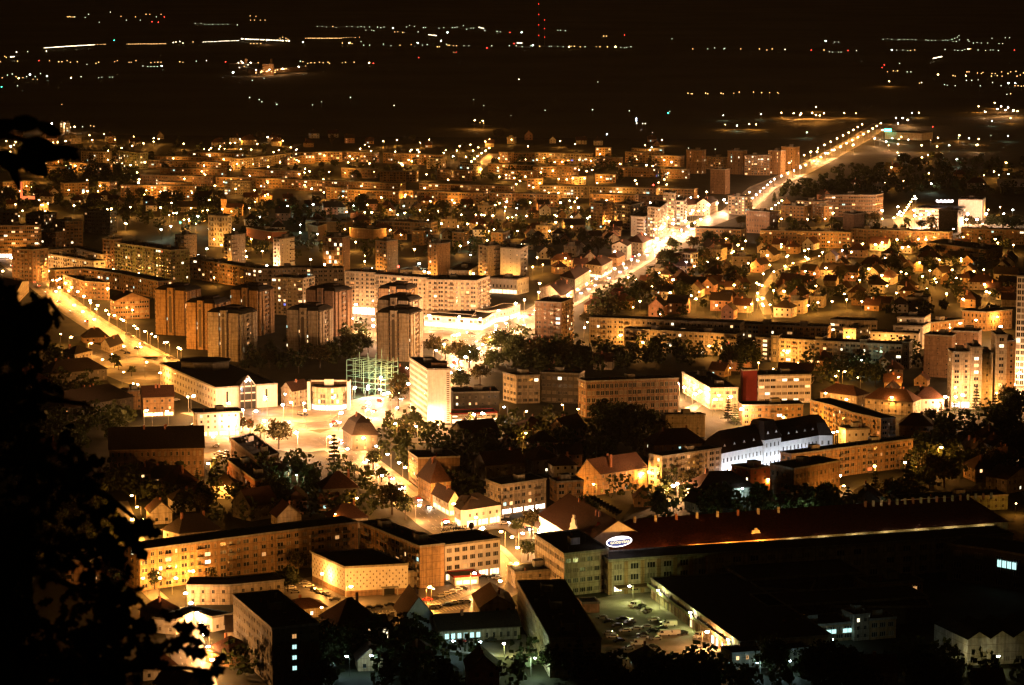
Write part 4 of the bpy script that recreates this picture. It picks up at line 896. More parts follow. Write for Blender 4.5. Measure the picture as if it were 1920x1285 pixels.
# ---- arch-fronted tower blocks
def arch_tower(A, C, Bq, h, lab, short, wl='cream', lit=.05, mirror=False):
    rr = random.Random(hash_(lab)); a, c, b = [v2(P(x, y, h)) for x, y in (A, C, Bq)]
    W0 = (c - a).length; u = (c - a) / W0; n = Vector((u.y, -u.x)); D = max(14, min(20, (b - c).length))
    root = empty('tower_block', (a.x, a.y, 0)); tag(root, lab, 'tower block', 'arch-fronted tower blocks')
    cen = (a + c) / 2 - n * D / 2; FOOT.append((cen, max(W0, D) * .75, None)); LAND.append((short, (A[0] + C[0]) / 2, A[1] + h * 3))
    pt = lambda x, d: a + u * x - n * d
    W = M(root.location); F = []
    x1, x2, x3, x4 = W0 * .36, W0 * .42, W0 * .60, W0 * .66; rec = 1.3
    # core
    core = [pt(0.8, rec), pt(W0 - .8, rec), pt(W0 - .8, D), pt(.8, D)]
    for i in range(1, 4): facade(W, F, core[i], core[(i + 1) % 4], h - .6, ['', 'apt', 'bln', 'apt'][i], 0, rr, lit * 2, None, wl)
    def col(x0, x1_, st, mt, hh):   # recessed strips between the wings
        q0, q1 = pt(x0, rec), pt(x1_, rec); nf = 10; fh = hh / nf
        W.face([(q0.x, q0.y, 0), (q1.x, q1.y, 0), (q1.x, q1.y, hh), (q0.x, q0.y, hh)], 'brown')
        for j in range(nf):
            k = 'glass' if rr.random() > lit * 1.6 else rr.choice(['lit_warm', 'lit_pale', 'lit_cool'])
            cc = (q0 + q1) / 2 + n * .06; F.append(((cc.x, cc.y, fh * (j + .55)), math.atan2(u.y, u.x), (q1 - q0).length * .8, fh * .6, k, 2))
    def wing(x0, x1_, hh, mt, edge=True):
        q = [pt(x0, 0), pt(x1_, 0), pt(x1_, rec + .5), pt(x0, rec + .5)]; mw = M(root.location); mw.prism(q, 0, hh, mt, 'tar')
        for j in range(1, 10):   # thin concrete string courses
            mw.box((q[0] + q[1]) / 2 + n * .03, u, n, (q[1] - q[0]).length, .06, hh * j / 10, hh * j / 10 + .12, 'brown')
        mw.build('wing', root)
    e = W0 * .055
    col(0, e, 0, 0, h - .6); wing(e, x1, h, wl); col(x1, x2, 0, 0, h); 
    ma = M(root.location); q = [pt(x2, -.35), pt(x3, -.35), pt(x3, rec + .5), pt(x2, rec + .5)]; ma.prism(q, 0, h + 1.6, wl, 'tar'); ma.build('arch_panel', root)
    ma = M(root.location); w2 = (x3 - x2); cx_ = (x2 + x3) / 2; r2 = w2 * .24; z1 = h - 4.6
    pts = [(-r2, h * .06), (r2, h * .06)] + [(r2 * math.cos(t_), z1 + r2 * math.sin(t_)) for t_ in [PI * i / 8 for i in range(9)]]
    ma.face([tuple(pt(cx_ + x, -.40)) + (z,) for x, z in pts], 'frame_dark'); ma.build('arch_niche', root)
    ma = M(root.location); r3 = w2 * .26
    ma.face([tuple(pt(cx_ + r3 * math.cos(t_), -.41)) + (h - 1.5 + r3 * math.sin(t_),) for t_ in [2 * PI * i / 14 for i in range(14)]], 'frame_dark'); ma.build('round_opening', root)
    col(x3, x4, 0, 0, h); wing(x4, W0 * .93, h, wl); col(W0 * .93, W0, 0, 0, h - .6)
    W.build('wall', root); emit_windows(F, root, True)
    # side balconies
    for j in range(10):
        for (d0, d1) in ((.42, .60),):
            q0 = pt(W0 - .8, D * (d0 + d1) / 2); z = h * j / 10 + .2
            mb = M(root.location); mb.box(q0 + u * .7, n, u, D * (d1 - d0), 1.4, z, z + .15, 'concrete'); mb.box(q0 + u * 1.36, n, u, D * (d1 - d0), .08, z + .15, z + 1.05, rr.choice(['brown', wl, 'concrete']))
            mb.build('balcony', root)
    for d0, d1, pr in ((.04, .14, .9), (.2, .32, 1.3), (.7, .84, 1.3), (.9, 1.0, .9)):
        mw = M(root.location); q0 = pt(W0 - .8, D * (d0 + d1) / 2) + u * pr / 2; mw.box(q0, n, u, D * (d1 - d0), pr, 0, h - .6, wl, 'tar'); mw.build('side_pier', root)
    # dark flared roof
    mr = M(root.location); q = [pt(.4, rec - .2), pt(W0 - .4, rec - .2), pt(W0 - .2, D + .3), pt(.4, D + .3)]
    mr.prism(q, h - .6, h + .2, 'tar'); cc = sum(q, Vector((0, 0))) / 4
    i1 = [v.lerp(cc, .22) for v in q]
    for i in range(4):
        j = (i + 1) % 4; mr.face([tuple(q[i]) + (h + .2,), tuple(q[j]) + (h + .2,), tuple(i1[j]) + (h + 2.0,), tuple(i1[i]) + (h + 2.0,)], 'tar')
    mr.face([tuple(v) + (h + 2.0,) for v in i1], 'tar'); mr.build('roof', root)
    mr = M(root.location); mr.box(cc + u * 2, u, n, W0 * .36, D * .4, h + 2.0, h + 3.6, 'tile_brown'); mr.build('roof_hut', root)
    return root
arch_tower((288, 543), (349, 546), (372, 536), 29, 'arch-fronted tower block farthest left, with the west road at its foot', 'leftmost arch tower', 'ochre')
arch_tower((346, 567), (403, 570), (427, 556), 29, 'second arch-fronted tower block, between the leftmost and the front one', 'second arch tower', 'ochre')
arch_tower((386, 585), (450, 589), (478, 577), 29, 'third arch-fronted tower block, directly behind the post palace roof', 'third arch tower', 'cream')
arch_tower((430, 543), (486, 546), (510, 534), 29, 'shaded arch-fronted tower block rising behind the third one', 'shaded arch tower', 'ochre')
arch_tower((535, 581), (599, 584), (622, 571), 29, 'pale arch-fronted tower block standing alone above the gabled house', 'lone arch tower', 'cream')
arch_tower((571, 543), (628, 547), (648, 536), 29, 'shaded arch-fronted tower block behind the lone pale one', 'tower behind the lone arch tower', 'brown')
arch_tower((704, 586), (770, 589), (792, 578), 29, 'front one of the three arch-fronted towers stacked beside the plaza', 'triple arch tower', 'cream')
arch_tower((706, 562), (768, 565), (790, 555), 29, 'middle one of the three arch-fronted towers stacked beside the plaza', 'middle arch tower', 'cream')
arch_tower((707, 541), (764, 543), (784, 534), 29, 'rear one of the three arch-fronted towers stacked beside the plaza', 'rear arch tower', 'ochre')
B('dark arch tower', 'dark ten-storey tower with lit balconies between plaza and bright apartment row', [(1003, 567), (1053, 569), (1074, 561)], 28, 'apt', wall='brown', lit=.09)
# ---- post palace extras: drum, glazed gable
r_, p_ = nm('post palace')
c = v2(P(385, 690, 12.5)); m = M(r_.location)
for (r0, z0, z1, mt) in ((14, 12.3, 16.5, 'dark'), (15, 16.5, 17.2, 'tar')):
    m.prism([(c.x + r0 * math.cos(PI * i / 4 + .39), c.y + r0 * .8 * math.sin(PI * i / 4 + .39)) for i in range(8)], z0, z1, mt, 'tar')
m.build('octagonal_drum', r_)
a, b = v2(p_[1]).lerp(v2(p_[2]), .37), v2(p_[1]).lerp(v2(p_[2]), .63); u = (b - a).normalized(); L = (b - a).length; n = Vector((u.y, -u.x)); a += n * 1.5; b += n * 1.5
m = M(r_.location)
def GQ(x, z, d=0): q = a + u * x + n * d; return (q.x, q.y, z)
for x in (0, L * .28, L * .72, L): m.box(a + u * x, u, n, .6, .5, 0, 12.5 if x in (0, L) else 15, 'frame_dark')
for z in (4.2, 8.4, 12.0): m.box(a + u * L / 2, u, n, L, .4, z, z + .7, 'white')
m.tube(GQ(0, 12.5), GQ(L / 2, 18.2), .3, .3, 'frame_dark', 4); m.tube(GQ(L, 12.5), GQ(L / 2, 18.2), .3, .3, 'frame', 4)
m.tube(GQ(L * .28, 13.5), GQ(L / 2, 16.2), .15, .15, 'frame', 4); m.tube(GQ(L * .72, 13.5), GQ(L / 2, 16.2), .15, .15, 'frame', 4)
m.build('gable_frame', r_)
m = M(r_.location); m.face([GQ(0, 0, -.3), GQ(L, 0, -.3), GQ(L, 12.5, -.3), GQ(L / 2, 18, -.3), GQ(0, 12.5, -.3)], 'glass')
m.face([GQ(0, 0, -1.5), GQ(0, 0, -.3), GQ(0, 12.5, -.3), GQ(0, 12.5, -1.5)], 'white'); m.face([GQ(L, 0, -.3), GQ(L, 0, -1.5), GQ(L, 12.5, -1.5), GQ(L, 12.5, -.3)], 'white')
m.face([GQ(0, 12.5, -.3), GQ(L / 2, 18, -.3), GQ(L / 2, 16, -9), GQ(0, 12.5, -9)], 'tar'); m.face([GQ(L / 2, 18, -.3), GQ(L, 12.5, -.3), GQ(L, 12.5, -9), GQ(L / 2, 16, -9)], 'tar')
m.build('glazed_gable', r_)
for x, z in ((L * .38, 15.2), (L * .5, 16.2), (L * .62, 15.5)): m = M(r_.location); m.ball(GQ(x, z, .2), .35, .35, .35, 'lamp_p', 6, 4); m.build('gable_lamp', r_)
for x in (.18, .7): # tall slots in the white front
    a2, b2 = v2(p_[1]), v2(p_[2]); c = a2.lerp(b2, x if x < .3 else .82); uu = (b2 - a2).normalized(); n2 = Vector((uu.y, -uu.x))
    m = M(r_.location); m.box(c + n2 * .03, uu, n2, 1.1, .1, 3, 10, 'glass'); m.build('slot_window', r_)
# ---- steel frame under construction
A_, C_ = v2(P(650, 665, 21)), v2(P(722, 672, 21)); u = (C_ - A_); L = u.length; u /= L; n = Vector((u.y, -u.x))
t = empty('steel_frame', (A_.x, A_.y, 0)); tag(t, 'open green-lit steel frame of an unfinished building with six decks', 'building frame'); LAND.append(('steel frame', 690, 730)); FOOT.append((A_ + u * L / 2 - n * 6, L * .6, None))
def beam(a, b, r=.17, nm_='beam'):
    m = M(t.location); a, b = Vector(a), Vector(b); m.tube(a, b, r, r, 'steel', 4); m.build(nm_, t)
def SP(x, d, z): q = A_ + u * x - n * d; return (q.x, q.y, z)
xs = [0, L * .22, L * .44, L * .58, L * .74, L * .88, L]; tops = [18, 18, 18, 21, 17, 17, 17]
for i, x in enumerate(xs):
    for d in (0, 6, 12): beam(SP(x, d, 0), SP(x, d, tops[i] + (3 if d == 12 else 0)), .2, 'column')
for k in range(1, 7):
    z = k * 3.0
    for d in (0, 6, 12):
        for i in range(6):
            if z <= max(tops[i], tops[i + 1]) + .1: beam(SP(xs[i], d, z), SP(xs[i + 1], d, z))
    for x in xs:
        beam(SP(x, 0, z), SP(x, 12, z), .13)
for i in range(5): beam(SP(xs[3], -.1, i * 3.6), SP(xs[4], -.1, i * 3.6 + 3.6), .08, 'brace'); beam(SP(xs[4], -.1, i * 3.6), SP(xs[3], -.1, i * 3.6 + 3.6), .08, 'brace')
for k in (1, 2): 
    m = M(t.location); m.prism([v2(SP(0, 0, 0)), v2(SP(L, 0, 0)), v2(SP(L, 12, 0)), v2(SP(0, 12, 0))], k * 3 + .2, k * 3 + .4, 'concrete'); m.build('deck', t)
# ---- round glass-fronted building
c = v2(P(617, 722, 13)); t = empty('round_building', (c.x, c.y, 0)); tag(t, 'round-fronted shop building with a bright ground floor and a square portal frame', 'building'); LAND.append(('round shop building', 617, 780)); FOOT.append((c, 13, None))
m = M(t.location); k = 20; rr = 9.3
arc = [(c.x + rr * math.cos(PI + PI * i / k), c.y + rr * .8 * math.sin(PI + PI * i / k)) for i in range(k + 1)]
F_ = []
W_ = M(t.location)
for i in range(k): facade(W_, [], arc[i], arc[i + 1], 12.5, 'bln', 0, R, 0, None, 'cream')
W_.build('wall', t)
for i in range(k):
    a, b = v2(arc[i]), v2(arc[i + 1]); an = math.atan2((b - a).y, (b - a).x); cc = (a + b) / 2 + Vector((b - a).yx * Vector((1, -1))).normalized() * .08
    for j in range(4):
        if j == 0: inst(WIN['shop_glow', 2], 'window', t, (cc.x - c.x, cc.y - c.y, 1.7), (0, 0, an), ((b - a).length * .9, 1, 2.6)); continue
        if i % 5 in (0, 4): continue
        kk = 'shop_warm' if (i + j) % 7 == 0 else ('glass' if (i * j) % 3 else 'lit_dim'); inst(WIN[kk, 2], 'window', t, (cc.x - c.x, cc.y - c.y, 2.0 + j * 3.0), (0, 0, an), ((b - a).length * .88, 1, 2.2))
m = M(t.location); m.prism(arc, 12.5, 12.8, 'tar'); m.build('roof', t)
for sx in (-1, 1): m = M(t.location); m.box(c + Vector((sx * 10.6, 0)), (1, 0), (0, 1), 1.6, 9, 0, 15.5, 'white'); m.build('portal_wall', t)
m = M(t.location); m.box(c + Vector((0, 5)), (1, 0), (0, 1), 22, 5, 0, 14, 'brown', 'tar'); m.build('rear_block', t)
m = M(t.location); m.box(c + Vector((0, 1.5)), (1, 0), (0, 1), 22.6, .8, 14.6, 15.5, 'white'); m.box(c + Vector((0, 0)), (1, 0), (0, 1), 5, 3, 12.8, 16.2, 'white'); m.build('portal_beam', t)
# ---- hotel stair strip, bank vents
r_, p_ = nm('white slab hotel'); a, b = v2(p_[1]), v2(p_[2]); u = (b - a).normalized(); L = (b - a).length; n = Vector((u.y, -u.x))
for j in range(24):
    c = a + u * (L * .885) + n * .05; m = M(r_.location); m.box(c, u, n, 1.5, .08, 1.2 + j * 1.08, 1.2 + j * 1.08 + .62, 'frame_dark'); m.build('stair_window', r_)
m = M(r_.location); c = a + u * L * .5 - n * 9; m.box(c, u, n, 8, 8, 28.3, 31, 'brown', 'tar'); m.build('roof_hut', r_)
# dark stair block lit column
for key, x, y0, dy, k, lt in (('dark stair block', 552, 1187, 17, 4, 'lit_cool'),):
    r_, p_ = nm(key); a, b = v2(p_[1]), v2(p_[2]); u = (b - a).normalized(); n = Vector((u.y, -u.x)); c = a.lerp(b, .47) + n * .06
    for j in range(k): inst(WIN[lt if j else 'lit_dim', 2], 'window', r_, (c.x - r_.location.x, c.y - r_.location.y, 17 - j * 3.6), (0, 0, math.atan2(u.y, u.x)), (1.6, 1, 1.5))
def lit_row(key, e, t0, t1, k, z, w_, h_, mt, dz=0):
    r_, p_ = nm(key); a, b = v2(p_[e]), v2(p_[e + 1]); u = (b - a).normalized(); n = Vector((u.y, -u.x))
    for j in range(k):
        c = a.lerp(b, t0 + (t1 - t0) * j / max(1, k - 1)) + n * .07; inst(WIN[mt, 2], 'window', r_, (c.x - r_.location.x, c.y - r_.location.y, z + dz * j), (0, 0, math.atan2(u.y, u.x)), (w_, 1, h_))
lit_row('green-lit low office', 0, .09, .48, 6, 2.4, 1.5, 2.0, 'lit_cool'); lit_row('lit-window cottage', 0, .92, .92, 2, 1.6, 1.9, 1.6, 'lit_pale', 2.1)
lit_row('strip-lit workshop', 0, .5, .93, 3, 3.6, 4.2, 1.6, 'lit_cool'); lit_row('yellow-lit workshop', 0, .3, .85, 4, 4.4, 1.8, 2.2, 'lit_dim')
r_, p_ = nm('unlit works hall with four teal windows high on the wall'); lit_row('unlit works hall with four teal windows high on the wall', 1, .18, .45, 4, 9.5, 2.0, 3.0, 'lit_cool')
lit_row('white slab hotel', 0, .96, .96, 1, 24.5, 1.6, 2.2, 'lit_cool')
lit_row('pale corner flats', 2, 0, 0, 0, 0, 1, 1, 'lit_cool')
# skylight in the works
m = M(tuple(P(1483, 1078, 6.6))); c = v2(P(1483, 1078, 6.6)); m.box(c, (1, 0), (0, 1), 7, 6, 6.6, 7.3, 'lit_cool', 'lit_cool')
for i in range(7): m.box(c + Vector((-3.2 + i * 1.07, 0)), (1, 0), (0, 1), .1, 6.1, 7.3, 7.36, 'frame_dark')
tag(m.build('skylight'), 'teal glowing ribbed skylight on an unlit works roof', 'skylight')
# saw-tooth hall
A_ = v2(P(1815, 1195, 10)); U_ = (v2(P(1920, 1190, 10)) - A_).normalized(); n = Vector((U_.y, -U_.x)); Lb = (v2(P(1752, 1165, 10)) - A_); D = Lb.length; V_ = Lb / D
t = empty('gabled_hall', (A_.x, A_.y, 0)); tag(t, 'pale works hall with a row of shallow gables at the lower right', 'building'); LAND.append(('gabled works hall', 1850, 1220)); FOOT.append((A_ + U_ * 18 + V_ * D / 2, 28, None))
W_ = M(t.location); F_ = []
facade(W_, F_, A_ + V_ * D, A_, 9, 'nar', 0, R, 0, None, 'cream', nf=1, cols=4)
for i in range(5):
    a, b = A_ + U_ * 8.2 * i, A_ + U_ * 8.2 * (i + 1); facade(W_, F_, a, b, 9, 'off', 0, R, 0, None, 'cream', nf=1, cols=2)
    mm_ = (a + b) / 2; W_.face([tuple(a) + (9,), tuple(b) + (9,), tuple(mm_) + (11.6,)], 'cream')
    r = M(t.location); r.face([tuple(a) + (9.05,), tuple(mm_) + (11.7,), tuple(mm_ + V_ * D) + (11.7,), tuple(a + V_ * D) + (9.05,)][::-1], 'tar'); r.face([tuple(mm_) + (11.7,), tuple(b) + (9.05,), tuple(b + V_ * D) + (9.05,), tuple(mm_ + V_ * D) + (11.7,)][::-1], 'tar'); r.build('roof', t)
W_.build('wall', t); emit_windows(F_, t, True)
# shed details: parapet rail, loading doors
r_, p_ = nm('long shed'); a, b = v2(p_[0]), v2(p_[1]); u = (b - a).normalized(); L = (b - a).length; n = Vector((u.y, -u.x)); an = math.atan2(u.y, u.x)
for i in range(12):
    c = a.lerp(b, (i + .5) / 12) + n * .05; m = M(r_.location); m.box(c, u, n, 2.6, .12, 0, 3.0, ['brown', 'frame', 'dark'][i % 3]); m.build('loading_door', r_)
    if i < 11: m = M(r_.location); m.box(a.lerp(b, (i + 1) / 12) + n * .12, u, n, .4, .3, 0, 6.8, 'concrete'); m.build('pier', r_)
m = M(r_.location); m.box(a.lerp(b, .5) + n * .8, u, n, L, 1.7, 4.6, 4.85, 'concrete'); m.box(a.lerp(b, .5) + n * 1.6, u, n, L, .06, 4.85, 5.9, 'green_wall'); m.build('gallery', r_)
for tt, mt, w_ in ((.48, 'shop_warm', 1.6), (.72, 'shop_glow', 2.4), (.77, 'shop_glow', 2.4), (.83, 'shop_blue', 1.6)):
    c = a.lerp(b, tt) + n * .2; inst(WIN[mt, 2], 'lit_doorway', r_, (c.x - r_.location.x, c.y - r_.location.y, 1.6), (0, 0, an), (w_, 1, 2.8))
r_, p_ = nm('long factory'); a, b = v2(p_[0]), v2(p_[1]); u = (b - a).normalized(); n = Vector((u.y, -u.x)); m = M(r_.location); m.box(a.lerp(b, .35) + n * 3, u, n, 20, 6, 3.2, 3.6, 'brown'); m.build('loading_canopy', r_)
for i in range(7): # pilasters
    m = M(r_.location); m.box(a + u * (.3 + i * 6.6) + n * .12, u, n, 1.5, .3, 0, 12.6, 'ochre'); m.build('pilaster', r_)
# ---- radio mast pair, church, billboards
for i, (x, h, k, lab) in enumerate([(1010, 170, 6, 'taller red-lit radio mast on the far plain'), (1021, 70, 3, 'shorter red-lit radio mast beside the tall one')]):
    g = P(x, 86, 0); t = empty('radio_mast', g); tag(t, lab, 'radio mast')
    m = M(); m.tube((0, 0, 0), (0, 0, h), 1.0, .5, 'pole', 4); m.build('mast', t)
    for j in range(k): m = M(); m.ball((0, -1.5, h * (j + 1) / k), 1.7, 1.7, 1.7, 'mast_red', 6, 4); m.build('warning_light', t)
c = P(434, 405, 0); t = empty('church', c); tag(t, 'small church with a square tower among dark trees behind the tall white tower', 'church'); LAND.append(('church', 434, 400)); FOOT.append((v2(c), 14, None))
m = M(); m.box((-7, 0), (1, 0), (0, 1), 5, 5, 0, 16, 'ochre'); m.build('tower', t); m = M(); m.face([(-10, -3, 16), (-4, -3, 16), (-7, 0, 21)], 'tar'); m.face([(-4, -3, 16), (-4, 3, 16), (-7, 0, 21)], 'tar'); m.face([(-4, 3, 16), (-10, 3, 16), (-7, 0, 21)], 'tar'); m.face([(-10, 3, 16), (-10, -3, 16), (-7, 0, 21)], 'tar'); m.build('spire', t)
m = M(); m.box((3, 0), (1, 0), (0, 1), 15, 9, 0, 8, 'ochre'); m.build('nave', t); m = M(); m.face([(-5, -5, 8), (11, -5, 8), (11, 0, 12), (-5, 0, 12)], 'tile'); m.face([(11, 5, 8), (-5, 5, 8), (-5, 0, 12), (11, 0, 12)], 'tile'); m.face([(11, -5, 8), (11, 5, 8), (11, 0, 12)], 'ochre'); m.build('roof', t)
c = P(1896, 350, 0); t = empty('billboard', c); tag(t, 'wide pale billboard hall front lit at the right edge', 'billboard'); m = M(); m.box((0, 0), (1, 0), (0, 1), 28, 8, 0, 8, 'white'); m.build('panel', t)
c = P(922, 772, 0); t = empty('billboard', c); tag(t, 'small unlit billboard on legs above the red-fascia annex', 'billboard')
m = M(); m.box((0, 0), (1, .15), (-.15, 1), 4.2, .2, 3, 6, 'cream'); m.build('panel', t); m = M(); m.tube((-1.5, 0, 0), (-1.5, 0, 3), .12, .12, 'pole', 4); m.tube((1.5, 0, 0), (1.5, 0, 3), .12, .12, 'pole', 4); m.build('legs', t)
def inpoly(p, poly):
    c = False; n = len(poly)
    for i in range(n):
        a, b = poly[i], poly[(i + 1) % n]
        if (a[1] > p[1]) != (b[1] > p[1]) and p[0] < (b[0] - a[0]) * (p[1] - a[1]) / (b[1] - a[1]) + a[0]: c = not c
    return c
# ================================================================ STREET LAMPS and added fill lamps
PW = {'o': ((1, .36, .045), 8000), 'O': ((1, .37, .06), 13000), 'p': ((1, .40, .10), 16000), 'P': ((1, .445, .155), 32000), 'X': ((1, .50, .25), 100000), 'Q': ((1, .455, .18), 66000), 'z': ((1, .85, .3), 600), 'w': ((.72, 1, .62), 3400), 'W': ((.80, 1, .72), 6500), 'b': ((.80, .88, 1), 3600), 's': ((1, .36, .045), 3500), 'y': ((.92, 1, .26), 2400), 'g': ((.05, 1, .5), 2500), 'c': ((.6, 1, .95), 700)}
EM = {'X': 'lamp_p', 'z': 'lamp_w', 'Q': 'lamp_p', 'o': 'lamp_o', 'O': 'lamp_o', 'p': 'lamp_p', 'P': 'lamp_p', 'w': 'lamp_w', 'W': 'lamp_w', 'b': 'lamp_b', 's': 'lamp_o', 'y': 'lamp_p', 'g': 'lamp_g', 'c': 'lamp_b'}
LN = {'X': 'glaring white', 'z': 'faint yellow', 'Q': 'dazzling peach', 'o': 'orange', 'O': 'strong orange', 'p': 'bright peach-white', 'P': 'dazzling white', 'w': 'greenish white', 'W': 'strong white', 'b': 'blue-white', 's': 'small orange', 'y': 'yellow', 'g': 'green', 'c': 'pale blue'}
LD = {}
PW['Fo'] = (PW['o'][0], 17000); PW['FO'] = (PW['O'][0], 26000)
for k, (c, p) in PW.items():
    l = bpy.data.lights.new('lamp_light', 'POINT'); l.color = c; l.energy = p; l.shadow_soft_size = .22; LD[k] = l
LP = {}
def lamp_proto(k, h):
    if (k, h) in LP: return LP[k, h]
    m = M(); m.tube((0, 0, 0), (0, 0, h + .25), .13, .08, 'pole', 5); m.tube((0, 0, h + .25), (1.3, 0, h + .5), .07, .05, 'pole', 4)
    pole = m.mesh('pole'); m = M(); m.ball((1.7, 0, h + .52), .62, .34, .2, 'pole', 8, 4); hs = m.mesh('lamp_housing')
    m = M(); r = {'O': .8, 'P': .95, 'X': 1.1, 'p': .75, 'W': .85, 's': .4, 'w': .55}.get(k, .62); m.ball((1.7, 0, h + .2), r, r * .8, r * .6, EM[k], 8, 5); bw = m.mesh('lamp_globe')
    LP[k, h] = (pole, hs, bw); return LP[k, h]
NL = [0]
LSPEC = []
def lamp(px, py, k='o', h=8, rz=None, ground=None, light=True):
    head = P(px, py, h) if ground is None else Vector((ground[0], ground[1], h))
    rz = R.uniform(0, 2 * PI) if rz is None else rz
    LSPEC.append((head, k, h, rz)); LAMPG.append(v2(head))
LAMPG = []
def build_lamps():
    inv = [l for l in LSPEC if -20 < proj(l[0])[0] < 1940 and proj(l[0])[1] < 1310]
    inv.sort(key=lambda l: l[0].y); near = inv[:296]; rest = inv[296:]
    def light(k, par, loc):
        o = bpy.data.objects.new('lamp_light', LD[k]); COL.objects.link(o); o.parent = par; o.location = loc
    for head, k, h, rz in near:
        g = Vector((head.x - 1.7 * math.cos(rz), head.y - 1.7 * math.sin(rz), 0)); t = empty('street_lamp', g, rz); po, hs, bw = lamp_proto(k, h)
        inst(po, 'pole', t); hh = inst(hs, 'lamp_housing', t); inst(bw, 'lamp_globe', hh); light(k, t, (1.7, 0, h - .75))
        q = proj(head); t['group'] = 'street lamps'; AUTO.append((t, LN[k] + ' street lamp', q[0], q[1])); NL[0] += 1
    m = M()
    for head, k, h, rz in rest:
        D = head.y; m.tube((head.x, head.y, 0), (head.x, head.y, h), .13, .1, 'pole', 4); r = {'O': .9, 'P': 1.0, 'X': 1.2, 'p': .8, 'W': .9, 's': .42, 'w': .6}.get(k, .68); m.ball(head + Vector((0, 0, .2)), r, r, r * .7, EM[k], 6, 4); m.ball(head + Vector((0, 0, .75)), r, r * .6, .16, 'pole', 6, 3)
    t = m.build('far_street_and_fill_lamps', kind='stuff')
    for head, k, h, rz in rest: light({'o': 'Fo', 'O': 'FO', 's': 'Fo'}.get(k, k), t, head - Vector((0, 0, .75)))
def along(Q, step, side, k, h=9, t0=0, t1=1e9, jit=1.5):
    d = 0; nxt = t0
    for i in range(len(Q) - 1):
        e = Q[i + 1] - Q[i]; L = e.length; u = e / L; n = Vector((-u.y, u.x))
        while nxt <= d + L and nxt < t1:
            c = Q[i] + u * (nxt - d) + n * side
            yx = proj(Vector((c.x, c.y, h)))
            if -60 < yx[0] < 1980: lamp(0, 0, k, h, rz=math.atan2(-n.y * side, -n.x * side), ground=(c.x - n.x * 0, c.y))
            nxt += step + R.uniform(-jit, jit)
        d += L
def total(Q): return sum((b - a).length for a, b in zip(Q, Q[1:]))
mainQ = RD['main']; LT = total(mainQ)
def dist_to(px, py):
    g = v2(P(px, py)); best = (1e9, 0); d = 0
    for a, b in zip(mainQ, mainQ[1:]):
        e = b - a; t_ = max(0, min(1, (g - a).dot(e) / e.dot(e))); dd = (a + e * t_ - g).length
        if dd < best[0]: best = (dd, d + e.length * t_)
        d += e.length
    return best[1]
s1, s2, s3, s4, s5 = dist_to(1640, 245), dist_to(1380, 397), dist_to(1290, 430), dist_to(1000, 598), dist_to(862, 685)
along(mainQ, 62, 11.5, 'O', 10, s1, dist_to(1480, 330)); along(mainQ, 62, -11.5, 'O', 10, s1 + 30, dist_to(1480, 330))
along(mainQ, 40, 11.5, 'Q', 9, dist_to(1480, 330), s2)
along(mainQ, 60, -11.5, 'X', 11, s2, s3); along(mainQ, 34, 11.5, 'Q', 9, s3, s4); along(mainQ, 46, -11.5, 'Q', 9, s3 + 8, s4)
along(mainQ, 34, 11.5, 'Q', 10, s4, s5); along(mainQ, 40, -11.5, 'p', 10, s4, s5)
along(mainQ, 34, 11.5, 'P', 10, s5, LT); along(mainQ, 38, -11.5, 'p', 10, s5 + 12, LT - 30)
along(RD['south'], 24, 7.5, 'p', 7, 0, 120); along(RD['south'], 30, 7.5, 'O', 7, 130, 1e9); along(RD['south'], 36, -7.5, 'p', 7, 40, 1e9)
along(RD['east'], 28, 6.5, 'p', 7, 10); along(RD['west'], 27, 8.5, 'O', 8, 120); along(RD['north'], 45, 6, 'O', 8)
along(RD['square'], 30, -9, 'O', 8); along(RD['lane'], 17, 5.5, 'p', 6, 4); along(RD['lane2'], 26, 3.6, 'o', 6, 20)
along(RD['civic'], 26, 8, 'P', 9); along(RD['hill'], 60, 4, 'o', 7); along(RD['side'], 28, -8, 'P', 9)
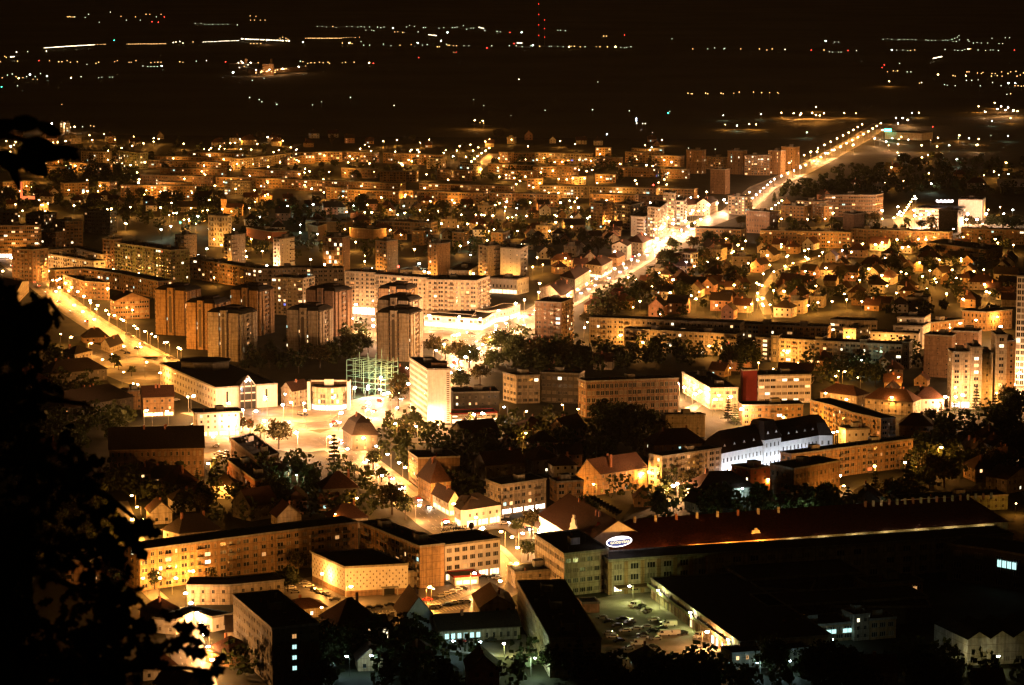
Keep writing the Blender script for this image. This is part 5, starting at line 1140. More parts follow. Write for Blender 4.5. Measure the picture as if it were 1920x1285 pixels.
LS = """987,406o 1044,406o 1072,407w 1072,426o 1106,407o 1082,372o 1085,390p 969,391w 999,501o 1018,497s 1060,485o 1012,532O 1015,542o 1106,509o 1135,489p 1178,521o 1263,525o
1302,500o 1326,492o 1346,485o 1372,475o 1392,467o 1429,536o 1327,539s 1311,548s 1296,555o 1305,561O 1409,571o 1430,560O 1096,615O 1101,605o 1165,629O 1187,577s 1238,590s 1096,335o 1191,339O 1295,371w
1309,369o 1325,360O 1397,367O 1405,361O 1362,381p 1295,401O 1309,396O 1320,395O 1345,382p 1252,409P 1287,492b 975,340o 985,332o 968,346o 1000,352o 1012,344o 1466,377O 1460,381o 1454,385o 1447,392O 1465,411O
1514,412o 1547,411o 1562,400O 1654,411o 1676,409O 1746,345W 1717,373P 1875,389o 1853,394o 1899,394W 1618,446o 1682,450O 1722,449O 1736,450O 1762,450o 1784,451O 1806,445o 1866,449O 1871,456o 1900,460o 1761,488o
1629,505O 1699,514o 1598,520o 1612,526o 1527,514o 1530,537o 1583,552o 1470,547O 1472,500o 1487,494o 1515,486O 1451,510o 1444,572O 1536,481s 1659,343s 1870,595O 1830,601O 1800,607O 1781,615o 1775,624O 1562,619O
1465,459o 1579,470b 1787,430p 29,329o 79,329o 20,355s 60,352o 29,384o 80,385o 139,386O 209,392O 244,389O 301,390O 358,391o 380,396s 389,395o 417,393o 434,397s 156,361O 164,359O 129,357o 184,359s 257,324o
261,337O 301,360o 360,362o 403,349O 371,406W 320,425W 302,431W 338,418g 388,467W 415,460o 372,479w 462,482O 471,449o 460,471o 5,509O 181,490O 197,505O 21,484P 157,557o 170,569o 180,580O 204,590O 227,599O 257,617O
284,627O 308,643o 338,655O 114,627o 107,526O 99,526o 111,540O 129,546o 202,542O 354,412o 561,327O 571,324o 580,322O 539,387w 587,384W 664,386W 757,387w 650,398O 697,399O 684,399o 759,400O 807,378o 852,381o 759,369o
715,371O 865,403o 908,404o 924,405O 952,409o 894,419s 563,422w 582,487O 786,495W 804,512P 684,480s 684,491o 228,278o 248,274o 269,269o 288,266o 383,280s 396,278o 413,275o 432,269o 441,268o 471,281o 545,277o 523,282O 513,286o
507,293o 497,296o 525,305o 503,313O 560,303o 272,305O 245,310O 203,283o 52,275o 27,272o 108,267o 123,265O 173,263o 195,252s 744,263o 788,268s 910,266o 897,277o 887,283o 741,285o 786,286o 696,284o 832,287o 752,307o
693,307o 653,305o 990,275o 1007,300o 1054,304o 1163,308O 1223,290O 1212,310O 1222,277w 772,303o 1513,249w 1465,212o 1488,213O 1502,213O 1523,212O 1537,217O 1545,213O 1530,201o 1583,212o 1605,213s 1427,215w 1356,217w
1360,234s 1382,236w 1405,233o 1418,234o 1680,222p 1693,222P 1702,225O 1710,212w 1723,212o 1665,246g 1673,260w 1690,257o 1686,293w 1794,299W 1728,273O 1757,275o 1780,273w 1817,260w 1832,272P 1835,261o 1890,255w 1860,227w
1895,222o 1835,200O 1865,193O 1877,200p 1885,207P 1847,210P 1908,209O 1667,153O 1532,285O 1520,286O 556,891w 629,965s 422,912o 669,935o 640,775P 690,725P 741,795p 780,800p 812,755o 888,778P 905,776P 945,764c 1084,768o 987,772o 986,813o
1312,823O 1342,750P 1348,742O 1370,745P 1390,768P 1313,735P 1216,886O 1262,912P 1270,908P 1367,882s 1378,812O 1512,812O 1469,783O 1548,738O 1587,750O 1672,746O 1685,708o 1616,676w 1562,812O 1570,810o 1640,875O 1697,868O 1765,840O
1748,862o 1575,893p 1582,912o 1440,900o 1773,745P 1792,745P 1868,738O 1805,742P 1485,754O 1515,786o 1335,968w 1495,955w 1660,949c 1392,917c 1001,1173y 1022,1204y 1003,1235w 1234,1108y 1294,1150y 1365,1201y 1326,1186p 1180,1100y 650,1232c 696,1231c 604,1077O 658,1101O 806,1102O 813,1105s
603,1140o 330,1085O 300,1085O 362,1072O 268,1085o 240,1010O 283,998O 248,975O 1905,655P 1912,700P 1900,720P 905,992P 980,1001p 960,1008O 530,760P 480,772P 440,790P 400,820p 425,785P 390,870O 1050,1000P 1015,992P 275,770p 290,778O
258,722O 313,772p 352,745O 455,770P 497,745b 495,790P 545,755p 535,740p 300,700O 250,720o 232,698o 275,680O 210,665o 192,675o 232,650O 262,645o 220,730o 275,755o 720,740P 745,765p 845,700P 880,660P 700,600P 660,598P 830,610P 900,600P 940,600P 975,595P"""
import re as _re
for tok in LS.split():
    g_ = _re.match(r'(\d+),(\d+)(\w)', tok); x, y, k = int(g_[1]), int(g_[2]), g_[3]
    lamp(x, y, k, 6.5 if y > 880 else (7 if k in 'oswc' else 9))
for i in range(12): lamp(1190 + i * 60, 1036 - i * 4.3, 'o' if i < 5 else 'z', 8)  # row added behind the factory to bring up the mill eave and roof
for x, y in ((1012, 1000), (1040, 1010), (1068, 1022)): lamp(x, y, 'P', 6)
for x_, y_ in ((1532, 285), (1548, 288), (1560, 282), (1640, 260), (1662, 266), (1684, 271), (1702, 226), (1684, 232), (1655, 244), (1600, 272), (1500, 312)): lamp(x_, y_, 'Q', 10)
for (x, y) in ((1715, 405), (1742, 402), (1812, 412), (1832, 412), (1240, 428), (1262, 420), (1285, 415), (700, 612), (860, 628), (930, 612), (1232, 448), (555, 812)): lamp(x, y, 'X', 11)  # strong lamps; those by the shopping hall are added to whiten it
for poly in SLABS + [NAMED[k][1] for k in ('long east slab', 'right half of the east slab', 'slab at the right edge', 'banded block at the left edge', 'row with stair towers', 'long slab behind the arch towers')]:  # fill lamps added to brighten the slab fronts, not known street lamps
    a_, b_ = v2(poly[0]), v2(poly[1]); L_ = (b_ - a_).length; u_ = (b_ - a_) / L_; k_ = max(1, int(L_ / 42))
    for i in range(k_):
        if R.random() < .8: c_ = a_ + u_ * L_ * (i + R.uniform(.2, .8)) / k_ + Vector((u_.y, -u_.x)) * R.uniform(8, 13); lamp(0, 0, R.choice('ooos'), R.choice([6, 7, 8]), ground=c_)
for key, k_c, st_, sd_ in (('long east apartment row', 'O', 26, 9), ('dark-roofed five-storey row standing in front of the bright apartment row', 'O', 34, 11), ('row with stair towers', 'O', 28, 10), ('long hillside apartment row', 'o', 30, 8), ('great ten-storey slab', 'o', 34, 12), ('curved apartment block', 'o', 32, 9), ('olive apartment block', 'O', 30, 9), ('steep red-roofed house', 'o', 30, 9),
        ('terraced white flats', 'O', 24, 8), ('long lower front of the white terraced flats', 'O', 22, 9), ('gabled balcony house', 'O', 30, 8), ('brown office', 'o', 34, 12), ('pale corner flats', 'o', 26, 11), ('floodlit yellow row', 'P', 20, 6), ('leftmost two-tone tower', 'O', 30, 9), ('second two-tone tower', 'O', 30, 9), ('brightest two-tone tower', 'Q', 30, 9), ('gridded tower', 'O', 30, 9), ('two-tone tower behind the civic block', 'O', 30, 9), ('two-tone tower at the bright lamp', 'O', 30, 9), ('two-tone tower by the pale tower', 'O', 30, 9), ('pale tower', 'O', 22, 9), ('tall white tower', 'o', 20, 9), ('third arch tower_', 'O', 20, 12)):  # lamps added at the foot of these buildings to light their walls
    if key not in NAMED: continue
    poly = NAMED[key][1]; a_, b_ = v2(poly[0]), v2(poly[1]); L_ = (b_ - a_).length; u_ = (b_ - a_) / L_; k_ = max(1, int(L_ / st_))
    for i in range(k_): lamp(0, 0, k_c, 7, ground=a_ + u_ * L_ * (i + R.uniform(.3, .7)) / k_ + Vector((u_.y, -u_.x)) * sd_)
for poly_, n_, ks in (([(0, 262), (1260, 266), (1280, 345), (1240, 395), (0, 395)], 150, 'ooosp'), ([(1130, 585), (1240, 505), (1330, 462), (1900, 475), (1895, 585), (1380, 598)], 62, 'oooO'), ([(440, 395), (1100, 395), (1180, 430), (1000, 505), (440, 495)], 64, 'oooOsw'), ([(0, 395), (440, 395), (440, 450), (160, 440), (0, 420)], 22, 'oosw'), ([(1560, 270), (1910, 260), (1900, 360), (1700, 370)], 16, 'oswO'), ([(1180, 700), (1700, 700), (1680, 740), (1200, 700)], 8, 'os')):
    k_ = 0
    while k_ < n_:
        q_ = (R.uniform(0, 1900), R.uniform(262, 760))
        if inpoly(q_, poly_):
            k_ += 1; g_ = v2(P(*q_))
            if all((g_ - c_).length > r_f * .8 for c_, r_f, _p in FOOT): lamp(0, 0, R.choice(ks), 7, ground=g_)
for x_, y_, k_ in ((690, 768, 'Q'), (620, 830, 'p'), (665, 729, 'W'), (690, 730, 'W'), (712, 731, 'W'), (1790, 1225, 'z'), (1872, 1232, 'z'), (1680, 1114, 'y'), (1420, 1243, 'c'), (1480, 1240, 'c'), (1560, 1200, 'c'), (900, 1205, 'c'), (945, 1208, 'y'), (850, 1203, 'c'), (1905, 945, 's'), (1730, 958, 's')): lamp(x_, y_, k_, 5)  # low lamps added to brighten the square, steel frame and works walls
# floodlights washing the school, hidden behind the block in front of it
r_, p_ = nm('blue-lit school')
for i in range(7):
    c = v2(p_[0]).lerp(v2(p_[2]), (i + .5) / 7) + Vector((-1, -9)); t = empty('floodlight', (c.x, c.y, 0)); AUTO.append((t, 'blue-white ground floodlight', *proj(Vector((c.x, c.y, 0)))))
    m = M(); m.box((0, 0), (1, 0), (0, 1), .8, .5, .2, .9, 'pole'); m.build('lamp_housing', t); o = bpy.data.objects.new('lamp_light', LD['b']); COL.objects.link(o); o.parent = t; o.location = (0, .5, 1.3); t['group'] = 'school floodlights'
r_, p_ = nm('white slab hotel')
c = v2(p_[1]).lerp(v2(p_[2]), .3) + Vector((-1, -5)); lamp(0, 0, 'P', 4, rz=0, ground=(c.x, c.y))
c = v2(P(1820, 418)); 
for dx in (-22, -5, 12, 28): lamp(0, 0, 'X', 9, ground=(c.x + dx, c.y - 12))
c = v2(P(1735, 412))
for dx, dy in ((-40, 0), (-25, -10), (-10, 5), (10, -5), (-30, -35), (-10, -40), (12, 20), (-45, 30), (-20, 40)): lamp(0, 0, 'P', 8, ground=(c.x + dx, c.y + dy))
for i in range(8): lamp(1690 + i * 3.6, 405 - i * 5.2, 'O', 8)
# neon letter blobs and bands on the shopping hall
t = empty('neon_sign', P(1750, 386, 14)); tag(t, 'row of glowing white letters along the shopping hall roof', 'sign')
for i in range(9): m = M(); q = P(1757 + i * 3.6, 377 + (i % 2), 17) - t.location; m.ball(q, 1.0, .6, 1.3, 'neon', 6, 4); m.build('letter', t)

# ================================================================ TREES
def crown_mesh(name, rad, hgt, clumps, leaves, mt, seed, conifer=False, z0=2.5):
    r = random.Random(seed); m = M()
    for c in range(clumps):
        if conifer:
            t_ = r.random() ** .75; rr_ = rad * (1 - t_) * r.uniform(.55, 1.05) + .15; a = r.uniform(0, 2 * PI); lay = round(t_ * 9) / 9
            ctr = Vector((rr_ * math.cos(a), rr_ * math.sin(a), z0 * .5 + hgt * lay - rr_ * .25)); sz = .55 + .9 * (1 - t_); fl = .35
        else:
            a = r.uniform(0, 2 * PI); b = math.asin(r.uniform(-.75, 1)); q = r.uniform(.45, 1.0); wob = 1 + .25 * math.sin(3 * a + seed) + .15 * math.sin(5 * b + seed * 2)
            ctr = Vector((rad * q * wob * math.cos(a) * math.cos(b), rad * q * wob * math.sin(a) * math.cos(b), z0 + hgt * .5 + hgt * .5 * q * math.sin(b))); sz = rad * r.uniform(.2, .38); fl = .8
        for l in range(leaves):
            p = ctr + Vector((r.gauss(0, sz * .55), r.gauss(0, sz * .55), r.gauss(0, sz * .45 * fl)))
            s = r.uniform(.22, .42) * (rad / 4) ** .3; n = Vector((r.gauss(0, 1), r.gauss(0, 1), r.gauss(.3, 1))).normalized(); a1 = n.orthogonal().normalized(); a2 = n.cross(a1)
            m.face([p - a1 * s * 1.3, p - a2 * s, p + a1 * s * 1.3, p + a2 * s], mt)
    return m.mesh(name)
def trunk_mesh(h, r0, seed, limbs=5, rad=3):
    r = random.Random(seed); m = M(); m.tube((0, 0, -.2), (0, 0, h), r0, r0 * .55, 'bark', 7)
    for i in range(limbs):
        a = 2 * PI * i / limbs + r.uniform(-.4, .4); z = h * r.uniform(.6, .95); m.tube((0, 0, z), (math.cos(a) * rad * .6, math.sin(a) * rad * .6, z + rad * r.uniform(.5, .9)), r0 * .4, r0 * .12, 'bark', 5)
    return m.mesh('trunk')
TP = []
for i, (rad, hg, cl, lv, mt, con, z0, nm_) in enumerate([(3.6, 6.5, 60, 16, 'leaf_a', 0, 2.2, 'broad leafy tree'), (4.6, 8.5, 80, 16, 'leaf_b', 0, 2.6, 'large spreading tree'), (2.3, 5.0, 40, 14, 'leaf_a', 0, 2.0, 'small round tree'),
        (3.0, 9.0, 60, 16, 'leaf_b', 0, 2.2, 'tall narrow tree'), (2.7, 12, 110, 12, 'needle', 1, 1.5, 'dark spruce'), (3.4, 15, 150, 12, 'needle', 1, 1.8, 'tall dark spruce'), (5.6, 9.5, 110, 18, 'leaf_a', 0, 2.4, 'very wide tree')]):
    TP.append((crown_mesh('crown', rad, hg, cl, lv, mt, i + 3, con, z0), trunk_mesh(z0 + hg * (.35 if not con else .95), .16 + rad * .05, i, 0 if con else 5, rad), rad, z0 + hg, nm_))
NT = [0]
def tree(px, py, k, s=None, hpx=None, ground=None):
    "base of the trunk at photo pixel; hpx: height wanted in photo pixels"
    g = v2(P(px, py)) if ground is None else ground
    cr, tr, rad, H, nm_ = TP[k]
    if s is None:
        s = 1.0
        if hpx: s = hpx / ((py + 80) / 240) / H
    t = empty('tree', (g.x, g.y, 0), R.uniform(0, 6.28)); t.scale = (s, s, s * R.uniform(.9, 1.1)); inst(tr, 'trunk', t); inst(cr, 'crown', t)
    q = proj(Vector((g.x, g.y, H * s * .6))); AUTO.append((t, nm_, q[0], q[1])); t['group'] = 'town trees'; NT[0] += 1
    TR.append((g, rad * s)); return t
TR = []
for a in """523,842,1,58 415,812,0,30 441,812,3,30 456,810,3,27 469,812,3,28 488,822,2,26 627,885,5,70 747,770,3,64 748,735,0,40 815,672,1,42 835,675,0,28 890,672,4,28 867,676,4,14 955,622,5,34 665,895,2,28 680,912,2,24 700,935,2,30 700,880,0,32 715,905,0,30
735,965,1,58 760,975,0,42 700,960,4,36 665,930,4,30 970,1005,2,34 997,1000,1,46 990,1050,0,38 760,830,1,36 745,822,0,34 812,815,2,30 690,800,0,18 672,800,0,16 215,690,0,24 222,694,2,18 247,706,2,22 1395,695,6,58 1370,690,1,40 1565,640,3,22 1250,920,0,26 1293,920,1,40
1130,800,6,50 1160,810,6,60 1190,805,1,56 1215,815,6,48 1240,825,1,40 1110,640,3,22 1140,640,2,18 1365,790,5,48 1378,796,5,44 1790,775,5,40 1765,785,4,36 1830,775,5,50 1865,790,5,56 1890,775,1,50 1905,790,6,60 1745,800,1,36 1720,900,5,80 1745,910,1,60 1770,915,1,60 1640,940,5,60 1670,945,1,50 1700,950,1,56 1600,955,0,30
1055,1262,5,98 1085,1275,5,84 1105,1280,5,80 1040,1270,6,60 1120,1290,1,50 1160,1300,1,44 1180,1300,0,36 540,1110,6,48 1100,980,6,52 560,1075,1,44 545,1060,0,36 490,1055,0,30 610,1040,3,26 400,1095,3,34 290,1105,0,36 370,908,4,30 402,888,4,26 600,745,0,18 665,1050,3,22
1620,420,0,22 1640,422,1,26 1745,428,1,24 1728,432,0,20 1800,428,4,26 1815,430,1,26 1830,430,1,24 1860,430,6,26 1880,432,6,30 1905,432,6,30 1700,425,0,16 1455,425,1,20 1480,425,0,18 1530,425,1,20 1560,425,0,18 1300,432,0,16 1390,425,1,22 1420,430,0,18
860,680,1,46 880,690,6,44 915,660,1,36 940,665,6,50 970,680,6,52 1000,690,1,48 1030,685,6,48 1060,690,1,50 900,720,1,40 1090,690,0,36 600,690,1,44 620,680,0,38 650,660,1,36 675,658,1,34 690,662,0,30 560,700,0,30 505,690,1,34 485,700,0,30 650,640,1,30 460,700,0,26
1245,520,1,24 1262,510,6,26 1228,535,1,26 1200,552,6,26 1172,568,1,26 1145,584,6,26 1122,600,1,26 1098,612,1,26 1180,575,6,36 1210,560,1,32 1240,560,1,34 1270,560,6,34 1150,590,1,36 1300,470,1,30 1330,465,6,32 1360,460,1,26 1260,470,6,24""".split():
    f = a.split(','); tree(float(f[0]), float(f[1]), int(f[2]), hpx=float(f[3]))

def lampclose(g, r):
    for l in LAMPG:
        dx = abs(l.x - g.x); dy = l.y - g.y
        if dx < r and -r < dy < r + 30: return True
    return False
# ================================================================ HOUSES and filler trees
def clear(g, r, roads=True):
    for c, q, poly in FOOT:
        if (g - c).length < q + r:
            if poly is None or (g - c).length < 6: return False
            # distance to polygon
            n = len(poly); ins = True; dm = 1e9
            for i in range(n):
                a, b = v2(poly[i]), v2(poly[(i + 1) % n]); e = b - a
                if e.x * (g.y - a.y) - e.y * (g.x - a.x) < 0: ins = False
                t_ = max(0, min(1, (g - a).dot(e) / e.dot(e))); dm = min(dm, (a + e * t_ - g).length)
            if ins or dm < r: return False
    if roads:
        for Q, wd in ROADS:
            for a, b in zip(Q, Q[1:]):
                if abs(a.y - g.y) > 80: continue
                e = b - a; t_ = max(0, min(1, (g - a).dot(e) / e.dot(e)))
                if (a + e * t_ - g).length < wd + r: return False
    return True
HP = []
for i, (W0, D0, h, rise, kind, wl, rm) in enumerate([(10, 8, 5, 3.5, 'g', 'cream', 'tile'), (13, 9, 5.5, 4, 'g', 'white', 'tile'), (12, 10, 6, 4, 'h', 'ochre', 'tile'), (16, 9, 5, 4, 'g', 'cream', 'tile_brown'), (11, 11, 6.5, 4, 'h', 'white', 'tile_brown'), (9, 8, 4, 3.5, 'g', 'ochre', 'tile'), (18, 10, 6, 4.5, 'h', 'cream', 'tile'), (12, 9, 7, 4, 'g', 'pink', 'tile_brown'), (14, 10, 8, 0, 'f', 'cream', None)]):
    rr = random.Random(i + 50); poly = [Vector(q) for q in ((-W0 / 2, -D0 / 2), (W0 / 2, -D0 / 2), (W0 / 2, D0 / 2), (-W0 / 2, D0 / 2))]
    t = empty('house', (0, 0, 0)); W = M(); F = []
    for j in range(4): facade(W, F, poly[j], poly[(j + 1) % 4], h, 'hou', 0, rr, .10, None, wl)
    W.build('wall', t); emit_windows(F, t, False)
    if kind == 'f': flat_roof(t, poly, h, rr)
    else: pitched_roof(t, poly, h, rise, kind, rr, wl, rm)
    HP.append([t, max(W0, D0) / 2 + 1, ('gabled' if kind == 'g' else 'hip-roofed' if kind == 'h' else 'flat-roofed') + ' ' + {'cream': 'cream', 'white': 'white', 'ochre': 'ochre', 'pink': 'pink'}[wl] + ' house', False])
NH = [0]
def house(g, k, rz, s=1.0):
    t = HP[k][0]
    if HP[k][3]: t = cp(t, (g.x, g.y, 0), rz, s)
    else: HP[k][3] = True; t.location = (g.x, g.y, 0); t.rotation_euler = (0, 0, rz); t.scale = (s, s, s)
    q = proj(Vector((g.x, g.y, 4))); AUTO.append((t, HP[k][2], q[0], q[1])); t['group'] = 'town houses'; FOOT.append((g, HP[k][1] * s, None)); NH[0] += 1
ZH = [  # photo polygon, houses, trees, street angle
    ([(1100, 590), (1240, 505), (1330, 465), (1560, 448), (1900, 478), (1895, 575), (1560, 595), (1380, 598)], 112, 88, -.35),
    ([(455, 412), (1100, 412), (1180, 420), (1100, 520), (1000, 520), (985, 470), (455, 440)], 40, 46, .1),
    ([(440, 376), (1100, 376), (1100, 410), (440, 410)], 26, 40, .1),
    ([(0, 362), (420, 366), (420, 400), (0, 395)], 14, 34, .1),
    ([(0, 262), (560, 256), (1260, 266), (1260, 277), (560, 277), (0, 275)], 30, 20, .1),
    ([(1180, 690), (1420, 655), (1800, 690), (1700, 760), (1540, 730), (1300, 700)], 10, 18, -.2),
    ([(860, 650), (1080, 650), (1100, 690), (1200, 690), (1090, 700), (940, 690), (860, 760)], 4, 10, 0),
    ([(850, 810), (960, 800), (1080, 850), (1060, 900), (900, 880), (850, 850)], 6, 12, .2),
    ([(1640, 960), (1900, 800), (1920, 930), (1700, 975)], 6, 16, .2),
    ([(1200, 940), (1640, 940), (1640, 970), (1200, 975)], 5, 14, .1),
    ([(210, 870), (560, 900), (640, 970), (300, 980)], 9, 14, .1),
    ([(400, 1195), (1000, 1240), (1000, 1290), (400, 1290)], 4, 10, .1),
    ([(1150, 1265), (1920, 1255), (1920, 1300), (1150, 1300)], 3, 14, .1),
    ([(1120, 470), (1300, 420), (1660, 300), (1700, 310), (1600, 395), (1300, 400)], 6, 24, .1),
    ([(1680, 290), (1900, 290), (1900, 380), (1560, 372)], 3, 16, 0),
    ([(0, 430), (160, 440), (150, 500), (0, 470)], 0, 6, 0),
]
for poly, nh, nt, an in ZH:
    x0, x1 = min(p[0] for p in poly), max(p[0] for p in poly); y0, y1 = min(p[1] for p in poly), max(p[1] for p in poly)
    k = 0; tries = 0
    while k < nh and tries < nh * 40:
        tries += 1; q = (R.uniform(x0, x1), R.uniform(y0, y1))
        if not inpoly(q, poly): continue
        g = v2(P(*q)); hk = R.randrange(8) if R.random() > .05 else 8
        if clear(g, HP[hk][1] + 1.5) and not lampclose(g, HP[hk][1]): house(g, hk, an + R.choice([0, PI / 2]) + R.uniform(-.12, .12) + (R.uniform(-.4, .4) if R.random() < .3 else 0), R.uniform(.9, 1.15)); k += 1
    k = 0; tries = 0
    nt_ = int(nt * .32)
    while k < nt_ and tries < nt * 30:
        tries += 1; q = (R.uniform(x0, x1), R.uniform(y0, y1))
        if not inpoly(q, poly): continue
        g = v2(P(*q))
        if clear(g, 3) and not lampclose(g, 5): tree(0, 0, R.choice([0, 1, 1, 2, 3, 4, 6, 6]), s=R.uniform(.8, 1.3), ground=g); k += 1
# mass of far trees beyond the individual ones
def tree_mass(name, polys, seed, hmin=6, hmax=11):
    r = random.Random(seed); m = M()
    for poly, n in polys:
        x0, x1 = min(p[0] for p in poly), max(p[0] for p in poly); y0, y1 = min(p[1] for p in poly), max(p[1] for p in poly); k = 0
        while k < n:
            q = (r.uniform(x0, x1), r.uniform(y0, y1))
            if not inpoly(q, poly): continue
            k += 1; g = v2(P(*q))
            if not clear(g, 3) or lampclose(g, 4): continue
            h = r.uniform(hmin, hmax); rd = h * .42
            for c in range(46):
                a = r.uniform(0, 2 * PI); b = math.asin(r.uniform(-.9, 1)); rr_ = rd * r.uniform(.5, 1.05)
                p = Vector((g.x + rr_ * math.cos(a) * math.cos(b), g.y + rr_ * math.sin(a) * math.cos(b), h * .55 + h * .42 * math.sin(b))); s = r.uniform(.7, 1.3)
                nn = Vector((r.gauss(0, 1), r.gauss(0, 1), r.gauss(.3, 1))).normalized(); a1 = nn.orthogonal().normalized(); a2 = nn.cross(a1)
                m.face([p - a1 * s, p - a2 * s, p + a1 * s, p + a2 * s], 'leaf_a')
    m.build(name, kind='stuff')
tree_mass('tree_belt', [([(100, 318), (260, 320), (250, 352), (80, 345)], 120), ([(1420, 350), (1640, 340), (1660, 375), (1440, 372)], 90), ([(1490, 325), (1920, 300), (1920, 370), (1700, 365), (1560, 370)], 260),
    ([(440, 372), (1100, 372), (1240, 400), (1100, 470), (600, 440), (440, 440)], 240), ([(0, 360), (420, 362), (420, 402), (0, 396)], 150), ([(1100, 470), (1320, 455), (1900, 470), (1900, 590), (1110, 600)], 260), ([(560, 300), (1260, 300), (1260, 345), (560, 345)], 160),
    ([(0, 275), (560, 275), (560, 330), (0, 330)], 120), ([(1440, 425), (1920, 440), (1920, 470), (1440, 455)], 110)], 5)
tree_mass('tree_grove', [([(850, 655), (930, 625), (1000, 640), (1100, 645), (1170, 680), (1180, 702), (860, 702)], 150), ([(620, 640), (700, 625), (705, 672), (560, 700), (470, 690), (500, 660)], 60), ([(1100, 600), (1240, 515), (1290, 482), (1320, 490), (1220, 570), (1150, 605)], 60), ([(1440, 665), (1720, 665), (1720, 705), (1530, 735), (1530, 700)], 90),
    ([(1100, 805), (1230, 790), (1240, 850), (1100, 870)], 60), ([(860, 800), (1080, 830), (1070, 900), (880, 870)], 80), ([(1740, 800), (1920, 780), (1920, 900), (1780, 910), (1660, 960)], 190), ([(1200, 935), (1700, 945), (1660, 985), (1200, 975)], 130), ([(380, 885), (640, 900), (700, 985), (420, 985)], 90), ([(730, 790), (800, 815), (850, 830), (790, 850), (720, 835)], 30),
    ([(165, 402), (420, 402), (420, 452), (330, 440), (160, 432)], 60), ([(440, 440), (1000, 470), (1000, 500), (440, 495)], 60), ([(200, 870), (380, 885), (420, 985), (250, 960)], 60), ([(640, 1230), (1000, 1250), (1010, 1300), (560, 1300)], 90), ([(1130, 1270), (1920, 1250), (1920, 1310), (1130, 1310)], 140), ([(1160, 650), (1410, 640), (1420, 690), (1180, 690)], 80), ([(0, 655), (110, 670), (160, 720), (250, 770), (230, 835), (150, 850), (0, 870)], 190), ([(0, 870), (200, 880), (240, 960), (225, 1100), (0, 1100)], 170), ([(690, 835), (750, 850), (860, 960), (800, 955), (735, 900)], 26), ([(640, 900), (700, 900), (770, 975), (720, 985), (650, 960)], 26), ([(940, 800), (1080, 800), (1080, 850), (940, 850)], 30), ([(690, 835), (760, 830), (850, 850), (900, 900), (880, 960), (830, 930)], 40), ([(480, 855), (560, 865), (580, 900), (500, 900)], 12), ([(1190, 900), (1300, 930), (1230, 950), (1120, 940)], 20), ([(430, 1200), (500, 1240), (500, 1285), (400, 1285)], 14), ([(640, 1195), (820, 1200), (820, 1240), (640, 1245)], 30)], 9, 7, 13)

m = M(tuple(P(700, 1148)))
for (x0, y0, x1, y1, n_, dx, dy) in ((664, 1150, 745, 1142, 12, -2, 9), (800, 1131, 870, 1108, 12, 8, 5), (806, 1146, 880, 1133, 12, 7, 5), (545, 1092, 610, 1120, 12, 12, -3), (1150, 1172, 1200, 1205, 9, 14, -1), (1225, 1172, 1275, 1198, 8, 14, -2), (885, 988, 955, 974, 11, 3, 6)):
    for i in range(n_):
        a_ = v2(P(x0 + (x1 - x0) * i / n_, y0 + (y1 - y0) * i / n_)); b_ = v2(P(x0 + (x1 - x0) * i / n_ + dx, y0 + (y1 - y0) * i / n_ + dy)); u_ = (b_ - a_).normalized(); n2 = Vector((-u_.y, u_.x)) * .09
        m.face([tuple(p_) + (.05,) for p_ in (a_ - n2, a_ + u_ * 4.6 - n2, a_ + u_ * 4.6 + n2, a_ + n2)], 'paint')
m.build('bay_markings', kind='structure')
# ================================================================ PARKED CARS
def car_proto(paint, van=False):
    t = empty('van' if van else 'parked_car', (0, 0, -50)); L, Wd = (5.2, 2.0) if van else (4.3, 1.75); H1 = 1.1 if van else .82; H2 = 2.1 if van else 1.42
    prof = [(-L / 2, .35), (-L / 2, H1), (-L / 2 + .9, H1 + .04), (-L / 2 + 1.3, H2), (L / 2 - .1, H2), (L / 2, .4)] if van else [(-L / 2, .35), (-L / 2, .66), (-L / 2 + 1.15, H1), (-L / 2 + 1.75, H2 - .03), (L / 2 - 1.3, H2), (L / 2 - .35, .95), (L / 2, .9), (L / 2, .38)]
    m = M(); f = [(x, -Wd / 2, z) for x, z in prof]; g = [(x, Wd / 2, z) for x, z in prof]; m.face(f, paint); m.face(g[::-1], paint)
    for i in range(len(f)): j = (i + 1) % len(f); m.face([f[i], g[i], g[j], f[j]], paint)
    m.build('body', t)
    m = M()
    if van: m.face([(-L / 2 + .93, -Wd * .45, H1 + .1), (-L / 2 + .93, Wd * .45, H1 + .1), (-L / 2 + 1.24, Wd * .42, H2 - .1), (-L / 2 + 1.24, -Wd * .42, H2 - .1)][::-1], 'glass')
    for sd in (-1, 1):
        y = sd * (Wd / 2 + .012); x0, x1 = (-L / 2 + 1.4, -L / 2 + 2.4) if van else (-L / 2 + 1.7, L / 2 - .75)
        q = [(x0 - .3, y, H1 + .05), (x1, y, H1 + .05), (x1 - .25, y, H2 - .12), (x0, y, H2 - .12)]; m.face(q if sd < 0 else q[::-1], 'glass')
    if not van:
        m.face([(-L / 2 + 1.16, -.75, H1 + .03), (-L / 2 + 1.72, -.68, H2 - .08), (-L / 2 + 1.72, .68, H2 - .08), (-L / 2 + 1.16, .75, H1 + .03)], 'glass')
        m.face([(L / 2 - .38, -.75, 1.0), (L / 2 - 1.26, -.68, H2 - .06), (L / 2 - 1.26, .68, H2 - .06), (L / 2 - .38, .75, 1.0)][::-1], 'glass')
    m.build('windows', t)
    for sx in (-L * .3, L * .31):
        for sy in (-1, 1): m = M(); m.tube((sx, sy * (Wd / 2 - .18), .32), (sx, sy * (Wd / 2 + .02), .32), .32, .32, 'tyre', 10); m.build('wheel', t)
    for sy in (-1, 1): m = M(); m.box((-L / 2 - .01, sy * .6), (1, 0), (0, 1), .04, .35, .55, .72, 'frame'); m.build('headlight', t)
    return t
